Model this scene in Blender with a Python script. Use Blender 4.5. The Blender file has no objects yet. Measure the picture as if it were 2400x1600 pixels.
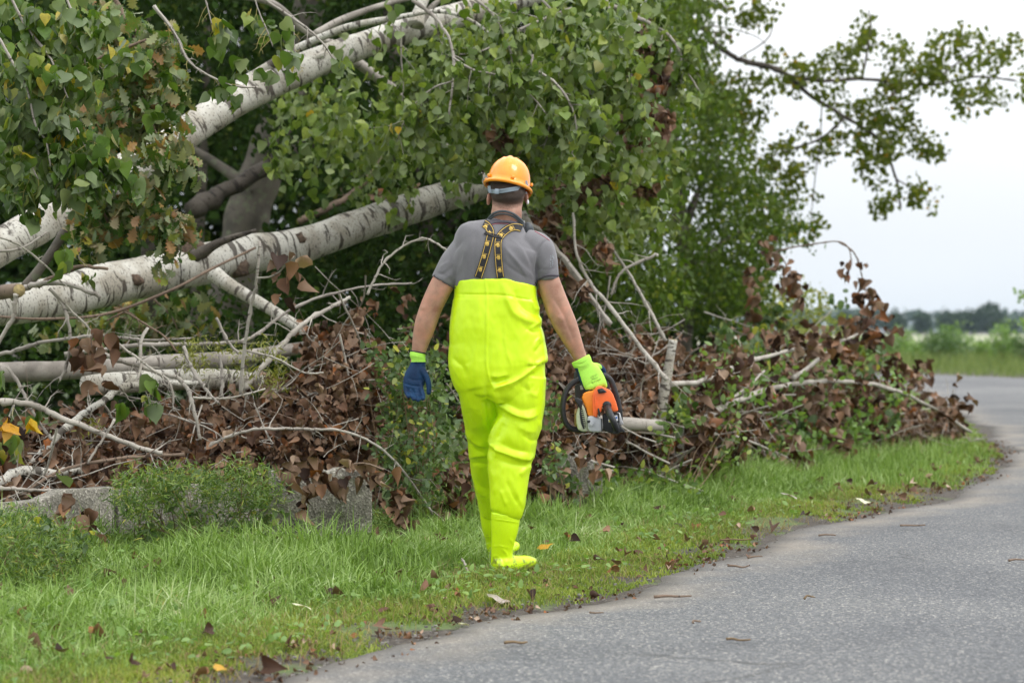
import bpy, math, random
import numpy as np
from mathutils import Vector, Matrix
from mathutils.bvhtree import BVHTree

SC = bpy.context.scene
COL = SC.collection
PI = math.pi
R = math.radians
rng = np.random.default_rng(7)
random.seed(7)

# ------------------------------------------------------------------ camera
F = 4667.0            # focal length in pixels of the 2400 px wide photograph (70 mm)
HZ = 775.0            # row of the horizon
CH = 1.10             # camera height
cam = bpy.data.cameras.new('camera')
camo = bpy.data.objects.new('camera', cam)
COL.objects.link(camo)
camo.location = (0, 0, CH)
camo.rotation_euler = (R(90) - math.atan(25 / F), 0, 0)
cam.sensor_width = 36.0
cam.lens = 70.0
cam.clip_start = 0.1
cam.clip_end = 12000
cam.dof.use_dof = True
cam.dof.focus_distance = 9.1
cam.dof.aperture_fstop = 2.9
SC.camera = camo

# ------------------------------------------------------------------ world: bright overcast sky
world = bpy.data.worlds.new('World')
SC.world = world
world.use_nodes = True
nt = world.node_tree
nt.nodes.clear()
def wn(t, **k):
    n = nt.nodes.new(t)
    for a, b in k.items():
        setattr(n, a, b)
    return n
SUN_EL, SUN_AZ = R(46), R(112)      # azimuth clockwise from +Y
sky = wn('ShaderNodeTexSky', sky_type='NISHITA', sun_disc=False, sun_elevation=SUN_EL, sun_rotation=SUN_AZ)
bg_sky = wn('ShaderNodeBackground'); bg_sky.inputs[1].default_value = 0.08
nt.links.new(sky.outputs[0], bg_sky.inputs[0])
tc = wn('ShaderNodeTexCoord')
sep = wn('ShaderNodeSeparateXYZ'); nt.links.new(tc.outputs['Generated'], sep.inputs[0])
ramp = wn('ShaderNodeValToRGB')
cr = ramp.color_ramp
cr.elements[0].position = 0.0; cr.elements[0].color = (0.300, 0.325, 0.352, 1)
cr.elements[1].position = 1.0; cr.elements[1].color = (0.96, 0.965, 0.985, 1)
e = cr.elements.new(0.06); e.color = (0.335, 0.350, 0.368, 1)
e = cr.elements.new(0.15); e.color = (0.41, 0.415, 0.42, 1)
e = cr.elements.new(0.5); e.color = (0.66, 0.665, 0.68, 1)
nt.links.new(sep.outputs[2], ramp.inputs[0])
mp = wn('ShaderNodeMapping'); mp.inputs['Scale'].default_value = (1.2, 1.2, 4.5)
nt.links.new(tc.outputs['Generated'], mp.inputs[0])
nz = wn('ShaderNodeTexNoise'); nz.inputs['Scale'].default_value = 1.6; nz.inputs['Detail'].default_value = 3
nt.links.new(mp.outputs[0], nz.inputs[0])
mr = wn('ShaderNodeMapRange'); mr.inputs[1].default_value = 0.3; mr.inputs[2].default_value = 0.7
mr.inputs[3].default_value = 2.7; mr.inputs[4].default_value = 3.05
nt.links.new(nz.outputs[0], mr.inputs[0])
bg_cl = wn('ShaderNodeBackground')
nt.links.new(ramp.outputs[0], bg_cl.inputs[0]); nt.links.new(mr.outputs[0], bg_cl.inputs[1])
mix = wn('ShaderNodeMixShader'); mix.inputs[0].default_value = 0.93
nt.links.new(bg_sky.outputs[0], mix.inputs[1]); nt.links.new(bg_cl.outputs[0], mix.inputs[2])
wo = wn('ShaderNodeOutputWorld'); nt.links.new(mix.outputs[0], wo.inputs[0])

sun = bpy.data.lights.new('sun', 'SUN')
sun.energy = 1.5; sun.angle = R(22); sun.color = (1.0, 0.965, 0.91)
suno = bpy.data.objects.new('sun', sun); COL.objects.link(suno)
sd_ = Vector((math.sin(SUN_AZ) * math.cos(SUN_EL), math.cos(SUN_AZ) * math.cos(SUN_EL), math.sin(SUN_EL)))
suno.rotation_euler = sd_.to_track_quat('Z', 'Y').to_euler()
suno.location = (20, -20, 30)

SC.view_settings.view_transform = 'Standard'
SC.view_settings.look = 'None'
SC.view_settings.exposure = 0.06
SC.view_settings.gamma = 1.0
SC.view_settings.use_curve_mapping = False
SC.render.engine = 'CYCLES'
SC.cycles.max_bounces = 8
SC.cycles.diffuse_bounces = 4
SC.cycles.transmission_bounces = 4
SC.cycles.transparent_max_bounces = 8
SC.cycles.volume_bounces = 0

# ------------------------------------------------------------------ helpers
def P(px, py, d):
    return Vector(((px - 1200) / F * d, d, CH - (py - HZ) / F * d))

def tag(o, label=None, cat=None, group=None, kind=None):
    if label: o['label'] = label
    if cat: o['category'] = cat
    if group: o['group'] = group
    if kind: o['kind'] = kind
    return o

def empty(name, loc, label=None, cat=None, group=None):
    o = bpy.data.objects.new(name, None)
    COL.objects.link(o)
    o.location = loc
    o.empty_display_size = 0.1
    tag(o, label, cat, group)
    return o

def link(name, me, mat=None, parent=None):
    if mat is not None and not me.materials:
        me.materials.append(mat)
    o = bpy.data.objects.new(name, me)
    COL.objects.link(o)
    if parent is not None:
        o.parent = parent
        if not parent.get('_c'):
            o.location = -root_loc(parent)
    return o

def root_loc(p):
    v = Vector(p.location)
    while p.parent is not None:
        p = p.parent
        v = v + Vector(p.location)
    return v

def np_mesh(name, V, polys, smooth=True):
    """V (n,3); polys: list of int arrays (m,k)."""
    me = bpy.data.meshes.new(name)
    V = np.asarray(V, dtype=np.float32)
    polys = [np.asarray(p, dtype=np.int32) for p in polys if len(p)]
    nl = sum(p.size for p in polys); npoly = sum(len(p) for p in polys)
    me.vertices.add(len(V)); me.loops.add(nl); me.polygons.add(npoly)
    me.vertices.foreach_set('co', V.ravel())
    me.loops.foreach_set('vertex_index', np.concatenate([p.ravel() for p in polys]))
    st = []; s = 0
    for p in polys:
        k = p.shape[1]
        st.append(s + np.arange(len(p)) * k); s += p.size
    me.polygons.foreach_set('loop_start', np.concatenate(st).astype(np.int32))
    me.polygons.foreach_set('use_smooth', np.full(npoly, smooth))
    me.update(calc_edges=True)
    return me

class MB:
    """collects pieces into one mesh (verts + polygons of mixed size, optional uv per vertex)"""
    def __init__(s):
        s.V = []; s.Fq = []; s.Ft = []; s.UV = []; s.n = 0
    def add(s, V, quads=None, tris=None, uv=None):
        V = np.asarray(V, dtype=np.float64).reshape(-1, 3)
        if quads is not None and len(quads): s.Fq.append(np.asarray(quads, dtype=np.int64) + s.n)
        if tris is not None and len(tris): s.Ft.append(np.asarray(tris, dtype=np.int64) + s.n)
        s.V.append(V)
        s.UV.append(np.zeros((len(V), 2)) if uv is None else np.asarray(uv))
        s.n += len(V)
    def tris(s):
        return sum(len(a) * 2 for a in s.Fq) + sum(len(a) for a in s.Ft)
    def mesh(s, name, smooth=True, uv=True):
        P_ = []
        if s.Fq: P_.append(np.concatenate(s.Fq))
        if s.Ft: P_.append(np.concatenate(s.Ft))
        V = np.concatenate(s.V)
        me = np_mesh(name, V, P_, smooth)
        if uv:
            U = np.concatenate(s.UV)
            lay = me.uv_layers.new(name='UVMap')
            li = np.concatenate([p.ravel() for p in P_])
            lay.data.foreach_set('uv', U[li].astype(np.float32).ravel())
        return me
    def build(s, name, mat, parent=None, smooth=True, uv=True):
        return link(name, s.mesh(name, smooth, uv), mat, parent)

def catmull(pts, k=6):
    """smooth a polyline of (n,c) values"""
    p = np.asarray(pts, dtype=float)
    if len(p) < 3: 
        t = np.linspace(0, 1, k + 1)[:, None]
        return p[0] * (1 - t) + p[-1] * t
    a = np.vstack([2 * p[0] - p[1], p, 2 * p[-1] - p[-2]])
    out = []
    for i in range(1, len(a) - 2):
        p0, p1, p2, p3 = a[i - 1], a[i], a[i + 1], a[i + 2]
        for t in np.linspace(0, 1, k, endpoint=False):
            out.append(0.5 * ((2 * p1) + (-p0 + p2) * t + (2 * p0 - 5 * p1 + 4 * p2 - p3) * t * t + (-p0 + 3 * p1 - 3 * p2 + p3) * t ** 3))
    out.append(p[-1])
    return np.array(out)

def tube(mb, pts, rad, n=6, cap=True, wob=0.0, seed=0, flat=None):
    """round tube along pts (m,3) with radii rad (m)"""
    pts = np.asarray(pts, dtype=float); m = len(pts)
    rad = np.broadcast_to(np.asarray(rad, dtype=float), (m,))
    T = np.gradient(pts, axis=0); T /= np.linalg.norm(T, axis=1)[:, None] + 1e-12
    ref = np.array([0.0, 1.0, 0.0])           # seam away from the camera
    if abs(T[0] @ ref) > 0.9: ref = np.array([0, 0, 1.0])
    u = ref - T[0] * (T[0] @ ref); u /= np.linalg.norm(u)
    rr = np.random.default_rng(seed)
    ph = rr.random(6) * 6.28
    ang = np.arange(n + 1) / n * 2 * PI
    L = np.concatenate([[0], np.cumsum(np.linalg.norm(np.diff(pts, axis=0), axis=1))])
    V = []; UV = []
    for i in range(m):
        u = u - T[i] * (T[i] @ u); u /= np.linalg.norm(u) + 1e-12
        w = np.cross(T[i], u)
        r = rad[i] * (1 + wob * (np.sin(3 * ang + ph[0] + L[i] * 7) * .5 + np.sin(2 * ang + ph[1] - L[i] * 4.1) * .5 + .6 * np.sin(L[i] * 17 + ph[2])))
        r[-1] = r[0]
        V.append(pts[i] + np.outer(np.cos(ang) * r, u) + np.outer(np.sin(ang) * r, w))
        UV.append(np.stack([ang / (2 * PI) * 2 * PI * rad.max(), np.full(n + 1, L[i])], 1))
    V = np.concatenate(V); UV = np.concatenate(UV)
    q = []
    for i in range(m - 1):
        a = i * (n + 1)
        for j in range(n):
            q.append((a + j, a + j + 1, a + n + 1 + j + 1, a + n + 1 + j))
    tr = []
    if cap:
        k = len(V)
        V = np.vstack([V, pts[0], pts[-1]]); UV = np.vstack([UV, [0, 0], [0, L[-1]]])
        a = (m - 1) * (n + 1)
        for j in range(n):
            tr.append((k, j + 1, j)); tr.append((k + 1, a + j, a + j + 1))
    mb.add(V, q, tr, UV)

def box(mb, c, s, rot=None):
    c = np.asarray(c, float); s = np.asarray(s, float) / 2
    V = np.array([[x, y, z] for x in (-1, 1) for y in (-1, 1) for z in (-1, 1)]) * s
    if rot is not None: V = V @ np.array(rot).T
    mb.add(V + c, [(0, 1, 3, 2), (4, 6, 7, 5), (0, 4, 5, 1), (2, 3, 7, 6), (0, 2, 6, 4), (1, 5, 7, 3)])

def bevel_mesh(me, w, seg=2, angle=35):
    """bevel the sharp edges of a mesh; returns a new mesh"""
    o = bpy.data.objects.new('tmp', me); COL.objects.link(o)
    m = o.modifiers.new('b', 'BEVEL'); m.width = w; m.segments = seg; m.limit_method = 'ANGLE'; m.angle_limit = R(angle)
    dg = bpy.context.evaluated_depsgraph_get(); dg.update()
    out = bpy.data.meshes.new_from_object(o.evaluated_get(dg))
    bpy.data.objects.remove(o)
    for p in out.polygons: p.use_smooth = True
    return out

def remesh(V, polys_list, voxel, smooth=4, fac=0.5):
    """union of closed shells [(V, quads, tris)...] into one smooth continuous mesh"""
    mb = MB()
    for (v, q, t) in polys_list: mb.add(v, q, t)
    me = mb.mesh('tmp', uv=False)
    o = bpy.data.objects.new('tmp', me); COL.objects.link(o)
    m = o.modifiers.new('r', 'REMESH'); m.mode = 'VOXEL'; m.voxel_size = voxel; m.use_smooth_shade = True
    if smooth:
        s = o.modifiers.new('s', 'SMOOTH'); s.factor = fac; s.iterations = smooth
    dg = bpy.context.evaluated_depsgraph_get(); dg.update()
    out = bpy.data.meshes.new_from_object(o.evaluated_get(dg))
    bpy.data.objects.remove(o)
    bpy.data.meshes.remove(me)
    return out

# ------------------------------------------------------------------ materials
def new_mat(name):
    m = bpy.data.materials.new(name); m.use_nodes = True
    t = m.node_tree; t.nodes.clear()
    out = t.nodes.new('ShaderNodeOutputMaterial')
    b = t.nodes.new('ShaderNodeBsdfPrincipled')
    t.links.new(b.outputs[0], out.inputs[0])
    return m, t, b, out

def N(t, ty, **k):
    n = t.nodes.new(ty)
    for a, b in k.items():
        if a.startswith('i_'):
            key = a[2:]
            n.inputs[int(key) if key.isdigit() else key.replace('_', ' ')].default_value = b
        else:
            setattr(n, a, b)
    return n

def rampn(t, fac, stops, interp='LINEAR'):
    r = t.nodes.new('ShaderNodeValToRGB'); c = r.color_ramp; c.interpolation = interp
    while len(c.elements) < len(stops): c.elements.new(0.5)
    for e_, (p, col) in zip(c.elements, stops):
        e_.position = p; e_.color = (*col, 1) if len(col) == 3 else col
    t.links.new(fac, r.inputs[0])
    return r

def mixc(t, fac, a, b, mode='MIX'):
    m = t.nodes.new('ShaderNodeMix'); m.data_type = 'RGBA'; m.blend_type = mode
    for s_, v in ((0, fac), (6, a), (7, b)):
        if hasattr(v, 'is_linked') or hasattr(v, 'links'):
            t.links.new(v, m.inputs[s_])
        else:
            m.inputs[s_].default_value = v if not isinstance(v, tuple) else ((*v, 1) if len(v) == 3 else v)
    return m.outputs[2]

def math_(t, op, a, b=None, clamp=False):
    m = t.nodes.new('ShaderNodeMath'); m.operation = op; m.use_clamp = clamp
    for i, v in enumerate((a, b)):
        if v is None: continue
        if isinstance(v, (int, float)): m.inputs[i].default_value = v
        else: t.links.new(v, m.inputs[i])
    return m.outputs[0]

def bump(t, b, h, strength=0.3, dist=0.01):
    n = N(t, 'ShaderNodeBump', i_Strength=strength, i_Distance=dist)
    t.links.new(h, n.inputs['Height']); t.links.new(n.outputs[0], b.inputs['Normal'])

def solid(name, col, rough=0.5, noise=0.12, scale=30, bmp=0.1, bd=0.002, metal=0.0, spec=0.35, coat=0.0):
    m, t, b, _ = new_mat(name)
    tc_ = N(t, 'ShaderNodeTexCoord')
    nz_ = N(t, 'ShaderNodeTexNoise', i_Scale=scale, i_Detail=4.0)
    t.links.new(tc_.outputs['Object'], nz_.inputs[0])
    lo = tuple(c * (1 - noise) for c in col); hi = tuple(min(1, c * (1 + noise)) for c in col)
    r = rampn(t, nz_.outputs[0], [(0.3, lo), (0.7, hi)])
    t.links.new(r.outputs[0], b.inputs['Base Color'])
    b.inputs['Roughness'].default_value = rough; b.inputs['Metallic'].default_value = metal
    b.inputs['Specular IOR Level'].default_value = spec
    b.inputs['Coat Weight'].default_value = coat
    if bmp: bump(t, b, nz_.outputs[0], bmp, bd)
    return m

def leaf_mat(name, stops, back=None, rough=0.42, transl=0.3, veins=True, spec=0.45, patch=None):
    """stops: ramp over a random value per leaf; back: tint of the underside"""
    m, t, b, out = new_mat(name)
    g = N(t, 'ShaderNodeNewGeometry'); oi = N(t, 'ShaderNodeObjectInfo')
    f = math_(t, 'FRACT', math_(t, 'ADD', g.outputs['Random Per Island'], oi.outputs['Random']))
    r = rampn(t, f, stops)
    c = r.outputs[0]
    tc_ = N(t, 'ShaderNodeTexCoord')
    if veins:
        nz_ = N(t, 'ShaderNodeTexNoise', i_Scale=60.0, i_Detail=3.0)
        t.links.new(tc_.outputs['Object'], nz_.inputs[0])
        rr = rampn(t, nz_.outputs[0], [(0.3, (0.78, 0.78, 0.78)), (0.7, (1.15, 1.15, 1.15))])
        c = mixc(t, 1.0, c, rr.outputs[0], 'MULTIPLY')
    if patch is not None:
        nz2 = N(t, 'ShaderNodeTexNoise', i_Scale=patch[1], i_Detail=2.0)
        t.links.new(tc_.outputs['Object'], nz2.inputs[0])
        pr = rampn(t, nz2.outputs[0], [(patch[2], (0, 0, 0)), (patch[2] + 0.06, (1, 1, 1))])
        c = mixc(t, pr.outputs[0], c, patch[0])
    if back is not None:
        c2 = mixc(t, 0.6, c, back)
        c = mixc(t, g.outputs['Backfacing'], c, c2)
    t.links.new(c, b.inputs['Base Color'])
    b.inputs['Roughness'].default_value = rough
    b.inputs['Specular IOR Level'].default_value = spec
    tr = N(t, 'ShaderNodeBsdfTranslucent')
    gam = mixc(t, 1.0, c, (1.3, 1.35, 0.55), 'MULTIPLY')
    t.links.new(gam, tr.inputs[0])
    mx = N(t, 'ShaderNodeMixShader', i_0=transl)
    t.links.new(b.outputs[0], mx.inputs[1]); t.links.new(tr.outputs[0], mx.inputs[2])
    t.links.new(mx.outputs[0], out.inputs[0])
    return m

HAZE_DENSITY = 0.00012
M = {}
# the leaf colours
M['leaf'] = leaf_mat('poplar_leaf', [(0.0, (0.048, 0.0924, 0.012)), (0.35, (0.099, 0.1652, 0.0216)), (0.7, (0.1725, 0.245, 0.0456)), (0.96, (0.27, 0.336, 0.072)), (0.99, (0.27, 0.308, 0.048)), (1.0, (0.54, 0.364, 0.036))], back=(0.17, 0.21, 0.11), transl=0.25, spec=0.28)
M['leaf_top'] = leaf_mat('poplar_leaf_fresh', [(0.0, (0.035, 0.0744, 0.009)), (0.4, (0.0688, 0.1344, 0.016)), (0.8, (0.125, 0.204, 0.028)), (0.94, (0.25, 0.288, 0.05)), (1.0, (0.525, 0.36, 0.03))], back=(0.16, 0.20, 0.11), transl=0.28, patch=((0.16, 0.12, 0.03), 35, 0.70), spec=0.28)
M['leaf_dark'] = leaf_mat('shade_painted_leaf', [(0.0, (0.008, 0.020, 0.003)), (0.5, (0.018, 0.041, 0.006)), (0.9, (0.036, 0.075, 0.012)), (1.0, (0.10, 0.12, 0.02))], back=(0.035, 0.055, 0.02), transl=0.28, veins=False, spec=0.06, rough=.7)  # gloom of the deep wood is put into these lowered leaf colours
M['leaf_mid'] = leaf_mat('mid_green_leaf', [(0.0, (0.03, 0.0616, 0.006)), (0.5, (0.069, 0.1232, 0.012)), (0.9, (0.1275, 0.203, 0.0216)), (1.0, (0.27, 0.294, 0.036))], back=(0.08, 0.11, 0.03), transl=0.4, veins=False, spec=0.2)
M['leaf_sky'] = leaf_mat('sky_branch_leaf', [(0.0, (0.058, 0.0858, 0.0066)), (0.6, (0.1131, 0.1534, 0.0132)), (0.95, (0.1885, 0.208, 0.022)), (1.0, (0.348, 0.208, 0.022))], back=(0.09, 0.12, 0.03), transl=0.5, veins=False, spec=0.2)
M['leaf_small'] = leaf_mat('small_shrub_leaf', [(0.0, (0.0345, 0.0715, 0.0144)), (0.5, (0.069, 0.1265, 0.0288)), (0.85, (0.1265, 0.198, 0.045)), (1.0, (0.368, 0.363, 0.045))], back=(0.13, 0.18, 0.10), transl=0.25, spec=0.22)
M['oak'] = leaf_mat('oak_leaf', [(0.0, (0.035, 0.085, 0.015)), (0.45, (0.075, 0.145, 0.025)), (0.68, (0.13, 0.19, 0.04)), (0.82, (0.28, 0.27, 0.04)), (0.92, (0.32, 0.19, 0.06)), (1.0, (0.36, 0.22, 0.14))], back=(0.24, 0.26, 0.16), transl=0.22, patch=((0.27, 0.13, 0.05), 22, 0.62), spec=0.22)
M['brown'] = leaf_mat('dead_leaf', [(0.0, (0.026, 0.013, 0.008)), (0.3, (0.062, 0.031, 0.018)), (0.55, (0.11, 0.056, 0.032)), (0.74, (0.18, 0.105, 0.068)), (0.86, (0.26, 0.088, 0.022)), (0.94, (0.32, 0.215, 0.15)), (1.0, (0.48, 0.36, 0.27))], back=(0.22, 0.145, 0.095), rough=0.5, transl=0.10, spec=0.15)
M['yellow'] = leaf_mat('yellow_leaf', [(0.0, (0.55, 0.38, 0.02)), (1.0, (0.62, 0.30, 0.02))], transl=0.3, patch=((0.25, 0.13, 0.02), 45, 0.6))
M['bush'] = leaf_mat('bush_leaf', [(0.0, (0.11, 0.20, 0.05)), (0.6, (0.17, 0.29, 0.07)), (1.0, (0.24, 0.36, 0.09))], transl=0.35, veins=False)
M['bush_dark'] = leaf_mat('dark_bush_leaf', [(0.0, (0.05, 0.10, 0.03)), (1.0, (0.11, 0.2, 0.05))], transl=0.3, veins=False)
M['yellowgreen'] = leaf_mat('yellow_green_leaf', [(0.0, (0.15, 0.20, 0.05)), (0.6, (0.25, 0.30, 0.06)), (1.0, (0.36, 0.33, 0.08))], transl=0.35, veins=False)
M['mistletoe'] = leaf_mat('mistletoe_leaf', [(0.0, (0.10, 0.12, 0.02)), (1.0, (0.28, 0.29, 0.04))], transl=0.2, veins=False)
M['fern'] = leaf_mat('feathery_leaf', [(0.0, (0.05, 0.10, 0.02)), (0.6, (0.12, 0.20, 0.04)), (0.9, (0.22, 0.30, 0.06)), (1.0, (0.34, 0.32, 0.06))], transl=0.3, veins=False)
M['farleaf'] = leaf_mat('far_tree_leaf', [(0.0, (0.022, 0.045, 0.02)), (1.0, (0.045, 0.075, 0.03))], transl=0.15, veins=False, spec=0.1)

def grass_mat(name, stops, gloss=0.4):
    m, t, b, out = new_mat(name)
    g = N(t, 'ShaderNodeNewGeometry')
    tc_ = N(t, 'ShaderNodeTexCoord')
    nz_ = N(t, 'ShaderNodeTexNoise', i_Scale=1.3, i_Detail=3.0)
    t.links.new(tc_.outputs['Object'], nz_.inputs[0])
    f = math_(t, 'ADD', math_(t, 'MULTIPLY', g.outputs['Random Per Island'], 0.62), math_(t, 'MULTIPLY', math_(t, 'SUBTRACT', nz_.outputs[0], 0.33, True), 1.05), True)
    r = rampn(t, f, stops)
    t.links.new(r.outputs[0], b.inputs['Base Color'])
    b.inputs['Roughness'].default_value = gloss
    b.inputs['Specular IOR Level'].default_value = 0.3
    tr = N(t, 'ShaderNodeBsdfTranslucent')
    t.links.new(mixc(t, 1.0, r.outputs[0], (1.2, 1.3, 0.6), 'MULTIPLY'), tr.inputs[0])
    mx = N(t, 'ShaderNodeMixShader', i_0=0.3)
    t.links.new(b.outputs[0], mx.inputs[1]); t.links.new(tr.outputs[0], mx.inputs[2]); t.links.new(mx.outputs[0], out.inputs[0])
    return m
M['grass'] = grass_mat('grass_blade', [(0.0, (0.06, 0.11, 0.02)), (0.3, (0.14, 0.235, 0.04)), (0.6, (0.25, 0.37, 0.10)), (0.85, (0.38, 0.49, 0.21)), (0.95, (0.52, 0.58, 0.36)), (1.0, (0.50, 0.38, 0.17))])  # pale greyish stops paint highlights and glints into the blade colour
M['moss'] = grass_mat('short_turf', [(0.0, (0.08, 0.12, 0.025)), (0.4, (0.18, 0.25, 0.045)), (0.75, (0.31, 0.37, 0.07)), (.95, (.42, .42, .10)), (1.0, (0.40, 0.27, 0.10))], 0.6)

def bark_mat(name, base, lo, mark, fine=1.0, marks=0.5, scars=0.6, rough=0.7, lichen=None):
    """pale bark with dark lenticels running round the stem (uv: metres round, metres along)"""
    m, t, b, _ = new_mat(name)
    uv = N(t, 'ShaderNodeUVMap')
    tc_ = N(t, 'ShaderNodeTexCoord')
    nb = N(t, 'ShaderNodeTexNoise', i_Scale=6.0, i_Detail=6.0); t.links.new(tc_.outputs['Object'], nb.inputs[0])
    c = rampn(t, nb.outputs[0], [(0.36, lo), (0.56, base)]).outputs[0]
    # small dark ticks
    mp1 = N(t, 'ShaderNodeMapping'); mp1.inputs['Scale'].default_value = (45 * fine, 120 * fine, 1); t.links.new(uv.outputs[0], mp1.inputs[0])
    n1 = N(t, 'ShaderNodeTexNoise', i_Scale=1.0, i_Detail=2.0, i_Distortion=0.3); t.links.new(mp1.outputs[0], n1.inputs[0])
    k1 = rampn(t, n1.outputs[0], [(1 - marks * .72, (0, 0, 0)), (1 - marks * .72 + .05, (1, 1, 1))]).outputs[0]
    # longer rings
    mp2 = N(t, 'ShaderNodeMapping'); mp2.inputs['Scale'].default_value = (4.0 * fine, 26 * fine, 1); t.links.new(uv.outputs[0], mp2.inputs[0])
    n2 = N(t, 'ShaderNodeTexNoise', i_Scale=1.0, i_Detail=4.0, i_Distortion=0.8); t.links.new(mp2.outputs[0], n2.inputs[0])
    k2 = rampn(t, n2.outputs[0], [(scars, (0, 0, 0)), (scars + .03, (1, 1, 1))]).outputs[0]
    # rough dark scars
    mp3 = N(t, 'ShaderNodeMapping'); mp3.inputs['Scale'].default_value = (5 * fine, 7 * fine, 1); t.links.new(uv.outputs[0], mp3.inputs[0])
    n3 = N(t, 'ShaderNodeTexNoise', i_Scale=1.0, i_Detail=6.0, i_Distortion=0.4, i_Roughness=0.7); t.links.new(mp3.outputs[0], n3.inputs[0])
    k3 = rampn(t, n3.outputs[0], [(scars + .02, (0, 0, 0)), (scars + .08, (1, 1, 1))]).outputs[0]
    k = math_(t, 'MAXIMUM', math_(t, 'MAXIMUM', k1, k2), k3)
    c = mixc(t, math_(t, 'MULTIPLY', k, 0.88), c, mark)
    if lichen:
        n4 = N(t, 'ShaderNodeTexNoise', i_Scale=14.0, i_Detail=5.0); t.links.new(tc_.outputs['Object'], n4.inputs[0])
        c = mixc(t, rampn(t, n4.outputs[0], [(0.55, (0, 0, 0)), (0.65, (.8, .8, .8))]).outputs[0], c, lichen)
    t.links.new(c, b.inputs['Base Color']); b.inputs['Roughness'].default_value = rough
    b.inputs['Specular IOR Level'].default_value = 0.25
    h = math_(t, 'SUBTRACT', math_(t, 'MULTIPLY', nb.outputs[0], 0.5), math_(t, 'MULTIPLY', k, 0.6))
    bump(t, b, h, 0.5, 0.006)
    return m
M['white_bark'] = bark_mat('white_bark', (0.50, 0.485, 0.43), (0.33, 0.305, 0.25), (0.04, 0.030, 0.022), fine=1.0, marks=0.56, scars=0.568)
M['grey_bark'] = bark_mat('grey_bark', (0.36, 0.33, 0.29), (0.20, 0.18, 0.155), (0.07, 0.055, 0.045), fine=2.2, marks=0.5, scars=0.62)
M['pale_twig'] = bark_mat('pale_twig_bark', (0.42, 0.39, 0.34), (0.25, 0.225, 0.19), (0.09, 0.07, 0.055), fine=3.0, marks=0.48, scars=0.62)
M['brown_twig'] = bark_mat('brown_twig_bark', (0.20, 0.145, 0.105), (0.12, 0.085, 0.062), (0.05, 0.035, 0.028), fine=3.0, marks=0.5, scars=0.62)
M['dark_bark'] = bark_mat('dark_bark', (0.10, 0.085, 0.068), (0.06, 0.05, 0.04), (0.025, 0.02, 0.016), fine=0.8, marks=0.55, scars=0.55)
M['mid_bark'] = bark_mat('furrowed_bark', (0.115, 0.10, 0.08), (0.07, 0.062, 0.05), (0.03, 0.026, 0.02), fine=0.8, marks=0.5, scars=0.66, lichen=(0.13, 0.15, 0.09))
M['knot'] = solid('rough_dark_knot', (.10, .07, .05), .95, .6, 45, .8, .01)
M['straw'] = grass_mat('dry_straw', [(0.0, (0.14, 0.10, 0.05)), (0.5, (0.28, 0.21, 0.10)), (1.0, (0.42, 0.34, 0.18))], 0.7)
M['bank_grass'] = grass_mat('bank_grass_blade', [(0.0, (0.07, 0.11, 0.03)), (0.5, (0.15, 0.21, 0.06)), (1.0, (0.28, 0.32, 0.12))], .7)
M['green_twig'] = solid('green_shoot', (0.22, 0.24, 0.07), 0.6)
M['petiole'] = solid('leaf_stalk', (0.30, 0.26, 0.08), 0.6)
M['stem_brown'] = solid('dry_stem', (0.16, 0.11, 0.06), 0.8)
M['cutwood'] = solid('cut_wood', (0.42, 0.33, 0.16), 0.8, noise=0.35, scale=60)

# ------------------------------------------------------------------ ground, road
LE = np.array([(-4.4, 3.0), (-2.3, 4.6), (-0.78, 6.22), (-0.30, 7.08), (-0.02, 7.7), (0.35, 8.15), (0.62, 8.75), (0.95, 9.5), (1.46, 10.7), (2.02, 11.75), (2.95, 13.4), (3.7, 15.2), (4.42, 17.8), (4.98, 20.7), (5.75, 25.0), (6.47, 30.2), (7.28, 35.4), (7.9, 40.0), (7.7, 44.5), (5.8, 48.5), (1.0, 54), (-6, 59), (-20, 66), (-60, 84)])
REDGE = np.array([(1.0, -2), (3.2, 3.0), (5.0, 7.0), (6.6, 11), (8.3, 16), (9.6, 22), (10.7, 30), (11.75, 38), (12.2, 42.5), (11.9, 46), (10.3, 50.6), (7.0, 55.0), (1, 61), (-6, 66), (-20, 73), (-60, 91)])
def edge_x(y):
    return np.interp(y, LE[:, 1], LE[:, 0])
def edge_s(x, y):
    """rough distance to the verge side of the road edge (positive on the verge)"""
    dy = 0.05
    sl = (edge_x(y + dy) - edge_x(y - dy)) / (2 * dy)
    return (edge_x(y) - x) / np.sqrt(1 + sl * sl)
def sm(a): 
    a = np.clip(a, 0, 1); return a * a * (3 - 2 * a)
def vnoise(x, y, sc, seed=0):
    r = np.random.default_rng(seed); tab = r.random((64, 64))
    X = x * sc; Y = y * sc
    xi = np.floor(X).astype(int); yi = np.floor(Y).astype(int); fx = sm(X - xi); fy = sm(Y - yi)
    g = lambda a, b: tab[a % 64, b % 64]
    return (g(xi, yi) * (1 - fx) * (1 - fy) + g(xi + 1, yi) * fx * (1 - fy) + g(xi, yi + 1) * (1 - fx) * fy + g(xi + 1, yi + 1) * fx * fy)
def gh(x, y):
    x = np.asarray(x, float); y = np.asarray(y, float)
    s = edge_s(x, y)
    h = -0.014 + 0.016 * sm(s / 0.35) + 0.04 * sm((s - 0.8) / 1.6)
    h = h + sm(s / 0.6) * (vnoise(x, y, 1.7, 3) - .5) * 0.035 + sm(s / .2) * (vnoise(x, y, 7.0, 4) - .5) * 0.012
    far = sm((y - 58) / 10)
    h = h * (1 - far) + far * (-0.02 + (vnoise(x, y, .12, 5) - .5) * .1)
    return h

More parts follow.
